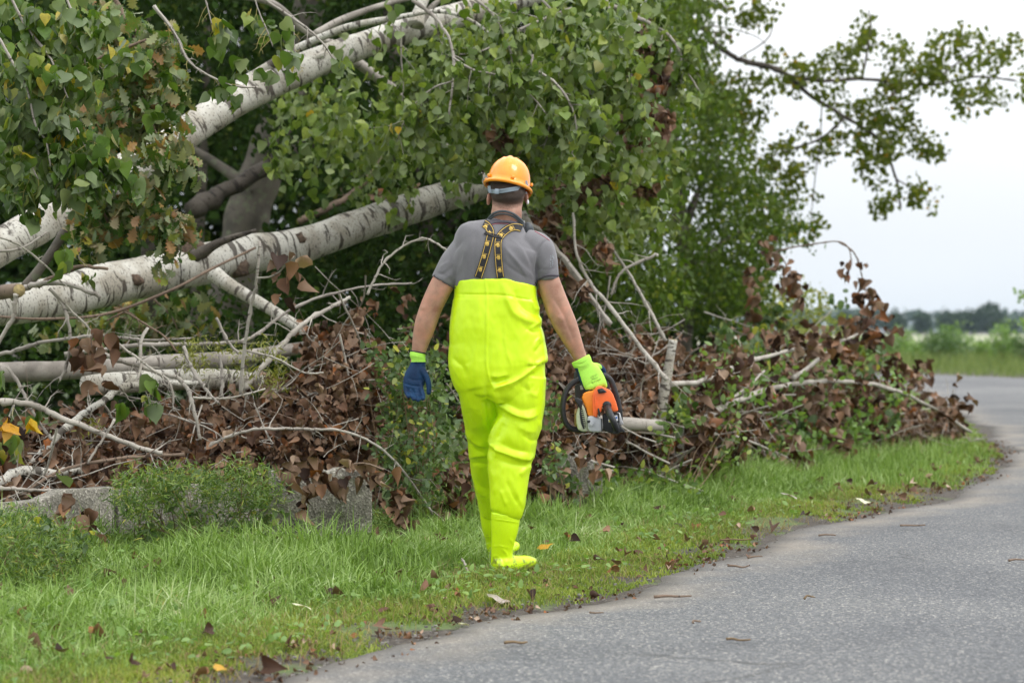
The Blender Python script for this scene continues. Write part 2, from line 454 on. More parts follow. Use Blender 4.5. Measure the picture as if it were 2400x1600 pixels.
def grade(lo, hi, c0, c1, step, g=1.22):
    a = list(np.arange(c0, c1 + 1e-6, step)); s = step
    while a[-1] < hi: s *= g; a.append(a[-1] + s)
    s = step; b = []
    v = c0
    while v > lo: s *= g; v -= s; b.append(v)
    return np.array(b[::-1] + a)
gx = grade(-4500, 4500, -6, 8, 0.10)
gy = grade(-4500, 4500, 4.5, 26, 0.11)
GX, GY = np.meshgrid(gx, gy, indexing='ij')
GZ = gh(GX, GY)
# level ground under the road
nxx, nyy = GX.shape
idx = np.arange(nxx * nyy).reshape(nxx, nyy)
quads = np.stack([idx[:-1, :-1], idx[1:, :-1], idx[1:, 1:], idx[:-1, 1:]], -1).reshape(-1, 4)
gme = np_mesh('ground', np.stack([GX.ravel(), GY.ravel(), GZ.ravel()], 1), [quads])
at = gme.attributes.new('edge', 'FLOAT', 'POINT'); at.data.foreach_set('value', edge_s(GX, GY).ravel().astype(np.float32))
m, t, b, _ = new_mat('verge_soil')
tc_ = N(t, 'ShaderNodeTexCoord'); av = N(t, 'ShaderNodeAttribute', attribute_name='edge')
n1 = N(t, 'ShaderNodeTexNoise', i_Scale=3.0, i_Detail=8.0); t.links.new(tc_.outputs['Object'], n1.inputs[0])
n2 = N(t, 'ShaderNodeTexNoise', i_Scale=45.0, i_Detail=6.0, i_Roughness=0.7); t.links.new(tc_.outputs['Object'], n2.inputs[0])
soil = rampn(t, n2.outputs[0], [(0.3, (0.028, 0.022, 0.017)), (0.5, (0.06, 0.05, 0.04)), (0.72, (0.13, 0.11, 0.09))]).outputs[0]
grn = rampn(t, n2.outputs[0], [(0.3, (0.055, 0.09, 0.025)), (0.7, (0.12, 0.17, 0.045))]).outputs[0]
f = math_(t, 'ADD', math_(t, 'MULTIPLY', av.outputs['Fac'], 1.5), math_(t, 'MULTIPLY', math_(t, 'SUBTRACT', n1.outputs[0], 0.5), 3.0))
f = rampn(t, f, [(0.25, (0, 0, 0)), (0.6, (1, 1, 1))]).outputs[0]
c = mixc(t, f, soil, grn)
t.links.new(c, b.inputs['Base Color']); b.inputs['Roughness'].default_value = 0.9
bump(t, b, n2.outputs[0], 0.8, 0.012)
go = link('ground', gme, m); tag(go, kind='structure')

def resample(pl, step):
    p = catmull(pl, 12); d = np.concatenate([[0], np.cumsum(np.linalg.norm(np.diff(p, axis=0), axis=1))])
    s = np.arange(0, d[-1], step)
    return np.stack([np.interp(s, d, p[:, 0]), np.interp(s, d, p[:, 1])], 1), s
lp, ls = resample(LE[:-1], 0.04)
rp = np.stack([np.interp(np.linspace(0, 1, len(lp)), np.linspace(0, 1, len(resample(REDGE[:-1], 0.2)[0])), resample(REDGE[:-1], 0.2)[0][:, k]) for k in (0, 1)], 1)
T_ = np.gradient(lp, axis=0); T_ /= np.linalg.norm(T_, axis=1)[:, None]; NL = np.stack([-T_[:, 1], T_[:, 0]], 1)
rag = (vnoise(ls, ls * 0, 1.1, 11) - .5) * .22 + (vnoise(ls, ls * 0 + 3, 4.0, 12) - .5) * .09 + (vnoise(ls, ls * 0 + 9, 14., 13) - .5) * .035
lp = lp + NL * (rag[:, None] * np.clip(1.6 - ls[:, None] * .0, .2, 1))
cols = []; ratio = np.array([0, 0.006, 0.014, 0.03, 0.06, 0.12, 0.2, 0.35, 0.5, 0.65, 0.8, 0.9, 1.0])
prof = np.array([-0.012, -0.002, 0.001, 0.003, 0.006, 0.012, 0.018, 0.026, 0.03, 0.026, 0.018, 0.01, -0.004])
RV = []; RA = []
for k_, r_ in enumerate(ratio):
    q = lp * (1 - r_) + rp * r_
    z = prof[k_] + (vnoise(q[:, 0], q[:, 1], 0.7, 21) - .5) * 0.008 * (k_ > 1)
    RV.append(np.column_stack([q, z])); RA.append(np.linalg.norm(q - lp, axis=1))
RV = np.stack(RV, 1); RA = np.stack(RA, 1); n_, k_ = RV.shape[:2]
ix = np.arange(n_ * k_).reshape(n_, k_)
rq = np.stack([ix[:-1, :-1], ix[:-1, 1:], ix[1:, 1:], ix[1:, :-1]], -1).reshape(-1, 4)
rme = np_mesh('road', RV.reshape(-1, 3), [rq])
at = rme.attributes.new('edge', 'FLOAT', 'POINT'); at.data.foreach_set('value', RA.ravel().astype(np.float32))
m, t, b, _ = new_mat('worn_asphalt')
tc_ = N(t, 'ShaderNodeTexCoord'); av = N(t, 'ShaderNodeAttribute', attribute_name='edge')
vo = N(t, 'ShaderNodeTexVoronoi', i_Scale=125.0); t.links.new(tc_.outputs['Object'], vo.inputs[0])
hs = N(t, 'ShaderNodeSeparateColor'); t.links.new(vo.outputs['Color'], hs.inputs[0])
ag = rampn(t, hs.outputs[0], [(0.0, (0.060, 0.063, 0.067)), (0.5, (0.102, 0.107, 0.111)), (0.85, (0.150, 0.154, 0.156)), (0.95, (0.24, 0.235, 0.22)), (1.0, (0.40, 0.38, 0.34))]).outputs[0]
nb = N(t, 'ShaderNodeTexNoise', i_Scale=0.9, i_Detail=6.0); t.links.new(tc_.outputs['Object'], nb.inputs[0])
c = mixc(t, 1.0, ag, rampn(t, nb.outputs[0], [(0.3, (0.86, 0.87, 0.89)), (0.7, (1.14, 1.13, 1.11))]).outputs[0], 'MULTIPLY')
nf = N(t, 'ShaderNodeTexNoise', i_Scale=220.0, i_Detail=2.0); t.links.new(tc_.outputs['Object'], nf.inputs[0])
sand = rampn(t, nf.outputs[0], [(0.3, (0.17, 0.15, 0.12)), (0.7, (0.33, 0.29, 0.235))]).outputs[0]
ns = N(t, 'ShaderNodeTexNoise', i_Scale=1.6, i_Detail=7.0, i_Roughness=0.62); t.links.new(tc_.outputs['Object'], ns.inputs[0])
fe = math_(t, 'SUBTRACT', 1.0, math_(t, 'DIVIDE', av.outputs['Fac'], 1.0), True)
fs = math_(t, 'MULTIPLY', fe, ns.outputs[0])
fs = rampn(t, fs, [(0.26, (0, 0, 0)), (0.52, (.75, .75, .75))]).outputs[0]
vc = N(t, 'ShaderNodeTexVoronoi', i_Scale=.55, feature='DISTANCE_TO_EDGE'); nd = N(t, 'ShaderNodeTexNoise', i_Scale=3.0, i_Detail=6.0); t.links.new(tc_.outputs['Object'], nd.inputs[0])
wv_ = N(t, 'ShaderNodeVectorMath', operation='MULTIPLY_ADD'); t.links.new(nd.outputs['Color'], wv_.inputs[0]); wv_.inputs[1].default_value = (.55, .55, 0); t.links.new(tc_.outputs['Object'], wv_.inputs[2]); t.links.new(wv_.outputs[0], vc.inputs[0])
ck = rampn(t, vc.outputs['Distance'], [(0.0, (1, 1, 1)), (0.006, (0, 0, 0))]).outputs[0]
nk = N(t, 'ShaderNodeTexNoise', i_Scale=.45, i_Detail=3.0); t.links.new(tc_.outputs['Object'], nk.inputs[0])
ck = math_(t, 'MULTIPLY', ck, rampn(t, nk.outputs[0], [(.50, (0, 0, 0)), (.6, (.75, .75, .75))]).outputs[0])
nst = N(t, 'ShaderNodeTexNoise', i_Scale=.35, i_Detail=5.0, i_Roughness=.6, i_Distortion=.6); t.links.new(tc_.outputs['Object'], nst.inputs[0])
c = mixc(t, 1.0, c, rampn(t, nst.outputs[0], [(.35, (.74, .75, .77)), (.5, (1, 1, 1)), (.68, (1.16, 1.15, 1.12))]).outputs[0], 'MULTIPLY')
c = mixc(t, fs, c, sand)
c = mixc(t, ck, c, (.03, .03, .03))
fd = rampn(t, av.outputs['Fac'], [(0.0, (1, 1, 1)), (0.05, (.9, .9, .9)), (0.16, (0, 0, 0))]).outputs[0]
c = mixc(t, math_(t, 'MULTIPLY', fd, 0.75), c, (0.055, 0.052, 0.048))
t.links.new(c, b.inputs['Base Color']); b.inputs['Roughness'].default_value = 0.75
b.inputs['Specular IOR Level'].default_value = 0.35
bump(t, b, math_(t, 'ADD', vo.outputs['Distance'], nf.outputs[0]), 0.45, 0.004)
M['asphalt'] = m
tag(link('road', rme, m), kind='structure')

# pale crop field beyond the far bank
fm, t, b, _ = new_mat('dry_field')
tc_ = N(t, 'ShaderNodeTexCoord'); n1 = N(t, 'ShaderNodeTexNoise', i_Scale=0.02, i_Detail=6.0); t.links.new(tc_.outputs['Object'], n1.inputs[0])
c = rampn(t, n1.outputs[0], [(0.42, (0.18, 0.22, 0.09)), (0.5, (0.34, 0.32, 0.24)), (0.6, (0.50, 0.47, 0.42))]).outputs[0]
t.links.new(c, b.inputs['Base Color']); b.inputs['Roughness'].default_value = 0.9
fx = np.linspace(-500, 900, 60); fy = np.linspace(140, 520, 30)
FX, FY = np.meshgrid(fx, fy, indexing='ij'); fi = np.arange(FX.size).reshape(FX.shape)
FZ = 0.09 + (vnoise(FX, FY, 0.03, 31) - .5) * 0.1
tag(link('field', np_mesh('field', np.stack([FX.ravel(), FY.ravel(), FZ.ravel()], 1), [np.stack([fi[:-1, :-1], fi[1:, :-1], fi[1:, 1:], fi[:-1, 1:]], -1).reshape(-1, 4)]), fm), kind='structure')

# ------------------------------------------------------------------ leaf scatter machinery
def fan_leaf(rim, rib, fold=0.12, curl=0.2, stalk=0.45, twist=0.0, wave=0.0, cup=0.0):
    """rim: right hand outline from base to tip; rib: positions along the midrib"""
    rim = np.array(rim, float)
    ribp = np.array([(0, y) for y in rib], float)
    left = rim.copy(); left[:, 0] *= -1
    base = np.array([[0, 0]]); tip = np.array([[0, rim[-1, 1]]])
    pts = np.vstack([base, ribp, tip, rim[:-1], left[:-1]])
    nr = len(rib); nm = len(rim) - 1
    x, y = pts[:, 0], pts[:, 1]
    z = fold * np.abs(x) - curl * (y ** 2) + twist * x * y + wave * np.sin(y * 9 + np.sign(x) * 1.3) * np.abs(x) + cup * x * x * 3
    V = np.column_stack([x, y, z])
    tr = []
    ribidx = [0] + list(range(1, nr + 1)) + [nr + 1]
    def side(off, flip):
        r = [0] + [off + i for i in range(nm)] + [nr + 1]
        a = 0
        for i in range(len(r) - 1):
            ym = (V[r[i], 1] + V[r[i + 1], 1]) / 2
            while a < len(ribidx) - 2 and abs(V[ribidx[a + 1], 1] - V[r[i], 1]) < abs(V[ribidx[a], 1] - V[r[i], 1]):
                tr.append((ribidx[a], r[i], ribidx[a + 1]) if not flip else (ribidx[a + 1], r[i], ribidx[a])); a += 1
            if ribidx[a] != r[i] and ribidx[a] != r[i + 1]:
                tr.append((ribidx[a], r[i], r[i + 1]) if not flip else (ribidx[a], r[i + 1], r[i]))
        while a < len(ribidx) - 2:
            tr.append((ribidx[a], r[-2], ribidx[a + 1]) if not flip else (ribidx[a + 1], r[-2], ribidx[a])); a += 1
    side(nr + 2, False); side(nr + 2 + nm, True)
    if stalk:
        k = len(V)
        V = np.vstack([V, [[-0.012, 0, 0], [0.012, 0, 0], [0.0, -stalk, stalk * .15]]])
        tr.append((k, k + 1, k + 2))
    return V, np.array(tr)
POP = [(0.30, -0.03), (0.47, 0.16), (0.45, 0.40), (0.27, 0.68), (0.10, 0.88), (0.0, 1.05)]
POPT = [fan_leaf(POP, (0.22, 0.55, .8), 0.15, 0.15), fan_leaf(POP, (0.22, 0.55, .8), -0.12, 0.25, wave=.15), fan_leaf(POP, (0.22, 0.55, .8), 0.3, -0.1, twist=.3), fan_leaf(POP, (0.22, 0.55, .8), 0.05, 0.4, twist=-.3, wave=.2)]
BRN = [fan_leaf(POP, (0.2, 0.45, .7, .88), 0.5, 0.35, twist=.5, cup=.4), fan_leaf(POP, (0.2, 0.45, .7, .88), -0.35, 0.6, wave=.3, cup=-.5), fan_leaf(POP, (0.2, 0.45, .7, .88), 0.9, -0.25, twist=.3), fan_leaf(POP, (0.2, 0.45, .7, .88), 0.2, 0.7, twist=-.6, wave=.25, cup=.6)]
OAKR = [(0.07, 0.08), (0.10, 0.20), (0.22, 0.26), (0.13, 0.36), (0.33, 0.46), (0.17, 0.55), (0.36, 0.68), (0.19, 0.74), (0.24, 0.88), (0.09, 0.92), (0.0, 1.0)]
OAK = [fan_leaf(OAKR, (0.2, 0.4, .6, .8), .1, .2, stalk=.1), fan_leaf(OAKR, (0.2, 0.4, .6, .8), -.2, .35, stalk=.1, twist=.3), fan_leaf(OAKR, (0.2, 0.4, .6, .8), .35, -.1, stalk=.1, wave=.2)]
OV = [(0.22, 0.12), (0.30, 0.38), (0.22, 0.7), (0.0, 1.0)]
OVT = [fan_leaf(OV, (0.35, .7), .15, .2, stalk=.12), fan_leaf(OV, (0.35, .7), -.2, .3, stalk=.12, twist=.3)]
NARROW = [fan_leaf([(0.07, 0.2), (0.085, 0.5), (0.0, 1.0)], (0.4,), .2, .3, stalk=0), fan_leaf([(0.06, 0.2), (0.07, 0.5), (0.0, 1.0)], (0.4,), .2, -.2, stalk=0)]
CARD = [(np.array([[0, 0, 0], [.38, .3, .08], [.3, .62, -.05], [0, 1, 0], [-.38, .3, .08], [-.3, .62, -.05], [0, .45, -.06]]), np.array([(6, 0, 1), (6, 1, 2), (6, 2, 3), (6, 4, 0), (6, 5, 4), (6, 3, 5)]))]
ROUNDT = [fan_leaf([(0.30, 0.08), (0.42, 0.38), (0.28, 0.75), (0.0, 0.9)], (0.4,), .1, .2, stalk=.2)]
_lm = {}

def frames(tip, spread, flat=None, g=None):
    """orientation matrices: columns x, leaf axis, normal"""
    g = g or rng
    t_ = tip / (np.linalg.norm(tip, axis=1)[:, None] + 1e-9)
    nrm = g.normal(size=t_.shape)
    if flat is not None: nrm = nrm * (1 - flat) + np.array([0, 0, 1.0]) * flat * 1.6
    nrm -= t_ * np.sum(nrm * t_, 1)[:, None]; nrm /= np.linalg.norm(nrm, axis=1)[:, None] + 1e-9
    x = np.cross(t_, nrm)
    return np.stack([x, t_, nrm], -1)

def leaf_cloud(name, pos, tips, size, temps, mat, parent, parts=0, flat=None, part_name='leaf', stuff_name='leaves', g=None):
    """one mesh of real leaves; the PARTS that show largest are objects of their own"""
    g = g or rng
    pos = np.asarray(pos, float); n = len(pos)
    if n == 0: return
    Rm = frames(tips, 0, flat, g)
    size = np.broadcast_to(size, (n,)) * g.uniform(0.5, 1.25, n)
    vi = g.integers(0, len(temps), n)
    d = pos[:, 1]
    px = 1200 + pos[:, 0] / d * F; py = HZ - (pos[:, 2] - CH) / d * F
    big = size / d * ((px > -20) & (px < 2420) & (py > -20) & (py < 1620))
    order = np.argsort(-big)
    sep_ = np.zeros(n, bool)
    if parts:
        sep_[order[:min(parts, n)]] = True
        if n <= parts: sep_[:] = True
    rl = root_loc(parent)
    for i in np.nonzero(sep_)[0]:
        key = (mat.name, id(temps), int(vi[i]))
        if key not in _lm:
            V, tr = temps[vi[i]]
            me = np_mesh(part_name, V, [tr]); me.materials.append(mat); _lm[key] = me
        o = bpy.data.objects.new(part_name, _lm[key]); COL.objects.link(o); o.parent = parent
        mt = Matrix([list(Rm[i][r_] * size[i]) + [pos[i][r_] - rl[r_]] for r_ in range(3)] + [[0, 0, 0, 1]])
        o.matrix_basis = mt
    rest = ~sep_
    if rest.any():
        Vs = []; Ts = []; off = 0
        for k in range(len(temps)):
            sel = np.nonzero(rest & (vi == k))[0]
            if not len(sel): continue
            V, tr = temps[k]
            W = np.einsum('nij,vj->nvi', Rm[sel], V) * size[sel][:, None, None] + pos[sel][:, None, :]
            Vs.append(W.reshape(-1, 3)); Ts.append((tr[None] + (off + np.arange(len(sel)) * len(V))[:, None, None]).reshape(-1, 3)); off += W.shape[0] * len(V)
        me = np_mesh(stuff_name, np.concatenate(Vs), [np.concatenate(Ts)])
        o = link(stuff_name, me, mat, parent); o['kind'] = 'stuff'
        return o

def down(n, k=0.6, g=None):
    g = g or rng
    return np.column_stack([g.normal(0, k, n), g.normal(0, k, n), -np.ones(n) + g.normal(0, k * .5, n)])
def anyd(n, g=None):
    g = g or rng
    v = g.normal(size=(n, 3)); return v

def clusters(blobs, per, rad, g=None, droop=1.0):
    """blobs: (px,py,rpx,rpy,d0,d1,nclusters). Returns leaf points grouped round cluster centres in space"""
    g = g or rng
    out = []
    for (px, py, rx, ry, d0, d1, nc) in blobs:
        a = g.random(nc) * 2 * PI; r = np.sqrt(g.random(nc))
        X = px + np.cos(a) * r * rx; Y = py + np.sin(a) * r * ry; D = g.uniform(d0, d1, nc)
        C = np.column_stack([(X - 1200) / F * D, D, CH - (Y - HZ) / F * D])
        q = g.normal(size=(nc, per, 3)); q *= (g.random((nc, per, 1)) ** .5) / (np.linalg.norm(q, axis=2, keepdims=True)) * rad; q[..., 2] *= droop; q[..., :2] /= droop ** .5
        out.append((C[:, None] + q).reshape(-1, 3))
    return np.concatenate(out)

# ------------------------------------------------------------------ branches
def ppath(pts, d0, d1, k=6, dd=None):
    p = catmull(np.array(pts, float), k)
    L = np.concatenate([[0], np.cumsum(np.linalg.norm(np.diff(p, axis=0), axis=1))]); L /= L[-1]
    d = d0 + (d1 - d0) * L if dd is None else np.interp(L, np.linspace(0, 1, len(dd)), dd)
    return np.column_stack([(p[:, 0] - 1200) / F * d, d, CH - (p[:, 1] - HZ) / F * d]), d, L

def stem(mb, pts, d0, d1, hw0, hw1, n=7, k=6, wob=0.06, seed=1, dd=None, knots=True):
    W, d, L = ppath(pts, d0, d1, k, dd)
    r = (hw0 + (hw1 - hw0) * L) / F * d
    if knots:
        rr = np.random.default_rng(seed)
        r = r * (1 + (rr.random(len(r)) ** 6) * .5)
        W = W + rr.normal(0, 1, W.shape) * (r[:, None] * .18)
    tube(mb, W, r, n, True, wob, seed)
    return W, r

def twigs(mb, W, r, n, ln, up=0.0, seed=1, t0=0.1, rad=0.0016, nseg=5, sub=2, spread=1.0):
    """side twigs from a stem; returns points and directions where leaves can hang"""
    g = np.random.default_rng(seed)
    LP = []; LD = []
    m = len(W)
    for i in range(n):
        f = t0 + (1 - t0) * (i + g.random()) / n
        k = min(int(f * (m - 1)), m - 2); fr = f * (m - 1) - k
        p = W[k] * (1 - fr) + W[k + 1] * fr
        T = W[k + 1] - W[k]; T /= np.linalg.norm(T) + 1e-9
        q = g.normal(size=3); q -= T * (q @ T); q /= np.linalg.norm(q)
        dvec = T * 0.55 + q * spread; dvec[2] += up; dvec /= np.linalg.norm(dvec)
        l = ln * g.uniform(.45, 1.25)
        pts = [p]; dv = dvec.copy()
        for s in range(nseg):
            dv = dv + g.normal(0, .16, 3) + np.array([0, 0, -0.10 if up <= 0 else .03]); dv /= np.linalg.norm(dv)
            pts.append(pts[-1] + dv * l / nseg)
        pts = np.array(pts)
        r0 = min(max(rad * 1.6, r[k] * .45), rad * 3)
        tube(mb, pts, np.linspace(r0, rad * .5, len(pts)), 4, False, 0, i)
        for s in range(1, len(pts)):
            LP.append(pts[s]); LD.append(pts[s] - pts[s - 1])
        if sub:
            a, b_ = twigs(mb, pts, np.full(len(pts), rad), sub, l * .45, up, seed * 31 + i, 0.3, rad * .6, 3, 0, spread)
            LP += list(a); LD += list(b_)
    return np.array(LP).reshape(-1, 3), np.array(LD).reshape(-1, 3)

def at_nodes(LP, per, jit, g):
    return (np.repeat(LP, per, 0) + g.normal(0, jit, (len(LP) * per, 3)))

def branch(label, pts, d0, d1, hw0, hw1, mat='pale_twig', name='broken_branch', cat='branch', group=None, tw=0, tl=0.25, up=0, leaf=None, per=2, lsize=0.07, parts=300, seed=1, n=7, jit=0.02, extra=None, dd=None, sub=2, dk=0.5):
    W0 = P(pts[0][0], pts[0][1], d0 if dd is None else dd[0])
    e_ = empty(name, W0, label, cat, group)
    mb = MB(); W, r = stem(mb, pts, d0, d1, hw0, hw1, n, 6, .06, seed, dd)
    mb.build('limb', M[mat], e_)
    g = np.random.default_rng(seed + 99)
    if tw:
        mt = MB(); LP, LD = twigs(mt, W, r, tw, tl, up, seed, sub=sub)
        mt.build('twigs' if tw > 1 else 'twig', M[mat], e_)['kind'] = 'stuff'
        if leaf:
            pos = at_nodes(LP, per, jit, g); tips = down(len(pos), dk, g)
            leaf_cloud('leaf', pos, tips, lsize, {'brown': BRN, 'leaf': POPT, 'leaf_top': POPT, 'leaf_sky': POPT}.get(leaf, POPT), M[leaf], e_, parts, g=g)
    return e_

# ---------------------------------------------------------------- the white fallen trunks
def limb_tube(e_, nm, pts, d0, d1, hws, mat, n=20, seed=1, k=10, wob=.035, dd=None):
    W, d, L = ppath(pts, d0, d1, k, dd)
    r = np.interp(L, np.linspace(0, 1, len(hws)), hws) / F * d
    g = np.random.default_rng(seed)
    W = W + np.cumsum(g.normal(0, 1, W.shape), 0) * (r[:, None] * .010)
    mb = MB(); tube(mb, W, r, n, True, wob, seed)
    return mb.build(nm, M[mat], e_), W, r

lowT = empty('fallen_tree', P(0, 760, 11.6), 'thick white-barked trunk with black scars slanting up behind the hard hat', 'tree')
_o, WL, RL = limb_tube(lowT, 'trunk', [(-170, 735), (-40, 722), (125, 700), (250, 668), (459, 622), (600, 590), (714, 572), (868, 520), (1038, 465), (1130, 437), (1190, 420)], 11.4, 14.4, [45, 45, 49, 51, 49, 46, 43, 40, 38, 35, 30], 'white_bark', 28, 3)
limb_tube(lowT, 'trunk_base', [(-140, 733), (-300, 762), (-520, 830), (-760, 960), (-860, 1030)], 11.45, 11.0, [44, 47, 52, 58, 64], 'white_bark', 24, 8)
for (kx, ky, kr, sd_k) in ((452, 590, 30, 1), (700, 560, 17, 2), (316, 655, 16, 3), (905, 510, 14, 4), (560, 630, 22, 5)):
    d = 11.4 + (kx + 170) / 1460 * 3.4 - .12
    dd_ = np.hypot(1200 + WL[:, 0] / WL[:, 1] * F - kx, 0); k_ = int(dd_.argmin()); d = float(WL[k_, 1] - RL[k_] * 1.0 + .03); c_ = P(kx, ky, d); r_ = kr / F * d
    th = np.linspace(0, 2 * PI, 13)[:-1]
    V = [c_ + Vector((0, -.05, 0))]; 
    for q_, rr_ in ((.35, .75), (.7, .9), (1.0, 1.0)):
        for a_ in th: V.append(c_ + Vector((math.cos(a_) * r_ * rr_ * (1.3 if sd_k % 2 else 1) * (1 + .25 * math.sin(a_ * 3 + sd_k) + .12 * math.sin(a_ * 7)), -.05 + .05 * q_ ** 2 + .01 * math.sin(a_ * 5 + q_ * 9), math.sin(a_) * r_ * rr_ * (1 + .2 * math.sin(a_ * 4 + sd_k * 2)))))
    tr = [(0, 1 + j, 1 + (j + 1) % 12) for j in range(12)]; qd = [(1 + k * 12 + j, 1 + (k + 1) * 12 + j, 1 + (k + 1) * 12 + (j + 1) % 12, 1 + k * 12 + (j + 1) % 12) for k in range(2) for j in range(12)]
    kb = MB(); kb.add([tuple(v) for v in V], qd, tr); kb.build('knot', M['knot'], lowT, uv=False)
for kv, kq, kt in ((None, None, None),):
    pass
limb_tube(lowT, 'limb', [(500, 640), (535, 665), (615, 712), (680, 752), (735, 788), (810, 835)], 12.4, 12.0, [20, 15, 14, 13, 12, 10], 'white_bark', 14, 5)
limb_tube(lowT, 'limb', [(455, 600), (520, 566), (600, 540)], 12.5, 12.4, [16, 9, 4], 'dark_bark', 10, 6)
limb_tube(lowT, 'limb', [(0, 742), (100, 747), (250, 735), (400, 680), (500, 628), (600, 580)], 11.5, 12.2, [3, 3.5, 4, 4, 3.5, 3], 'brown_twig', 6, 7)

upT = empty('fallen_tree', P(-40, 600, 12.0), 'smooth white trunk leaning highest across the woods, broken over towards the top edge', 'tree')
limb_tube(upT, 'trunk', [(-120, 640), (-40, 600), (60, 545), (200, 462), (345, 372), (430, 318), (600, 214), (800, 128), (1000, 62), (1208, 0), (1450, -70), (1700, -160)], 11.8, 15, [46, 44, 42, 41, 38, 36, 32, 31, 27, 24, 20, 14], 'white_bark', 26, 11)
limb_tube(upT, 'trunk_base', [(-95, 627), (-250, 705), (-480, 840), (-700, 990)], 11.85, 11.9, [45, 50, 56, 62], 'white_bark', 22, 9)
limb_tube(upT, 'limb', [(548, 205), (640, 150), (690, 118), (760, 85), (830, 60), (950, 38), (1010, 28), (1060, 32), (1110, 52), (1148, 80)], 13.2, 12.8, [11, 11, 11, 9, 9, 8, 6, 5, 4, 3], 'white_bark', 12, 12)
limb_tube(upT, 'limb', [(620, 178), (700, 150), (760, 128)], 13.2, 13.3, [9, 9, 7], 'white_bark', 10, 13)
limb_tube(upT, 'limb', [(740, 80), (800, 48), (870, 22), (960, -4)], 13.2, 13.4, [9, 8, 7, 6], 'grey_bark', 10, 14)
limb_tube(upT, 'limb', [(975, 60), (985, 20), (1000, -20)], 13.5, 13.6, [20, 13, 12], 'white_bark', 14, 15)
limb_tube(upT, 'limb', [(985, 55), (1020, 10), (1080, -30)], 13.6, 13.6, [10, 6, 5], 'grey_bark', 10, 16)
limb_tube(upT, 'limb', [(828, 140), (880, 178), (936, 222), (987, 288), (1048, 350), (1100, 420)], 14.6, 15.8, [13, 12, 11, 11, 10, 8], 'grey_bark', 12, 17)
limb_tube(upT, 'limb', [(560, -10), (640, 10), (700, 60), (745, 90), (800, 105)], 13.6, 14, [8, 8, 8, 8, 6], 'grey_bark', 10, 18)
# hanging green crown of that tree
mt = MB(); allP = []
for i, (pts, d0, d1, h0, h1, nt_) in enumerate([
    ([(967, 0), (1018, 41), (1052, 88), (1062, 136), (1062, 190), (1052, 270)], 12.2, 12.0, 4, 2.5, 6),
    ([(1246, 129), (1252, 160), (1303, 197), (1337, 245), (1351, 300), (1340, 360)], 12.0, 11.8, 3, 1.5, 8),
    ([(1378, -5), (1446, 20), (1514, 51), (1569, 85), (1596, 126), (1600, 153), (1640, 215)], 13.5, 13.0, 4.5, 2, 12),
    ([(1260, -10), (1300, 35), (1330, 90), (1345, 150), (1378, 190), (1385, 240)], 12.5, 12.4, 3, 1.5, 10),
    ([(1100, -10), (1150, 30), (1180, 80), (1200, 140), (1190, 210)], 12.3, 12.2, 3, 1.5, 10),
    ([(1420, -10), (1440, 60), (1470, 120), (1480, 200), (1465, 270)], 12.8, 12.7, 3, 1.5, 10),
    ([(1062, 136), (1110, 165), (1180, 180), (1240, 220), (1290, 280)], 12.0, 11.9, 2.5, 1.5, 10),
    ([(1062, 190), (1010, 210), (960, 260), (930, 330)], 12.0, 12, 2, 1, 8),
    ([(940, 60), (940, 130), (946, 200), (940, 260)], 12.4, 12.4, 2.5, 1, 6),
    ([(1340, 20), (1240, 60), (1130, 120), (1040, 130)], 12.8, 12.3, 3, 1.5, 10),
    ([(1160, 60), (1190, 230), (1170, 330), (1130, 400)], 12.6, 12.4, 2.5, 1, 10),
    ([(1500, 60), (1440, 150), (1400, 260), (1400, 340)], 12.8, 12.5, 2.5, 1, 10),
    ([(1330, 90), (1300, 220), (1280, 330), (1250, 400)], 12.7, 12.5, 2.5, 1, 9)]):
    W, r = stem(mt, pts, d0, d1, h0 * 1.15, h1, 6, 6, .05, 40 + i)
    a, b_ = twigs(mt, W, r, nt_, .22, -.1, 60 + i, 0.15, .0014)
    allP.append(a)
mt.build('limb', M['grey_bark'], upT)
allP = np.concatenate(allP); g = np.random.default_rng(5)
pos = at_nodes(allP, 2, .022, g)
ex = clusters([(1280, 110, 270, 120, 12.0, 13.8, 62), (1120, 270, 330, 120, 12.2, 14.2, 62), (1420, 230, 110, 220, 12.2, 14, 50), (860, 300, 150, 170, 13, 14.5, 30), (1480, 430, 120, 170, 13, 15, 34), (760, 360, 130, 100, 13, 15, 16), (980, 180, 130, 140, 12.3, 14, 24), (700, 250, 70, 90, 13.5, 15, 8), (1320, 420, 110, 90, 13, 14.5, 20), (980, 400, 120, 50, 13, 14.5, 10)], 17, .125, g, 2.2)
pos = np.concatenate([pos, ex])
leaf_cloud('leaf', pos, down(len(pos), .55, g), .068, POPT, M['leaf'], upT, 300, g=g)
# dead leaves caught in it
pos = clusters([(1165, 345, 35, 45, 12.2, 12.6, 5), (1500, 190, 25, 180, 13, 14.5, 16), (1400, 440, 130, 34, 13, 14.5, 17), (930, 450, 60, 14, 14.8, 15.4, 6), (1550, 220, 30, 130, 13, 14, 16), (1380, 620, 80, 90, 12.6, 14, 10), (1290, 520, 40, 30, 13, 14, 4)], 11, .06, g)
leaf_cloud('leaf', pos, down(len(pos), .5, g), .075, BRN, M['brown'], upT, 80, stuff_name='dead_leaves', g=g)

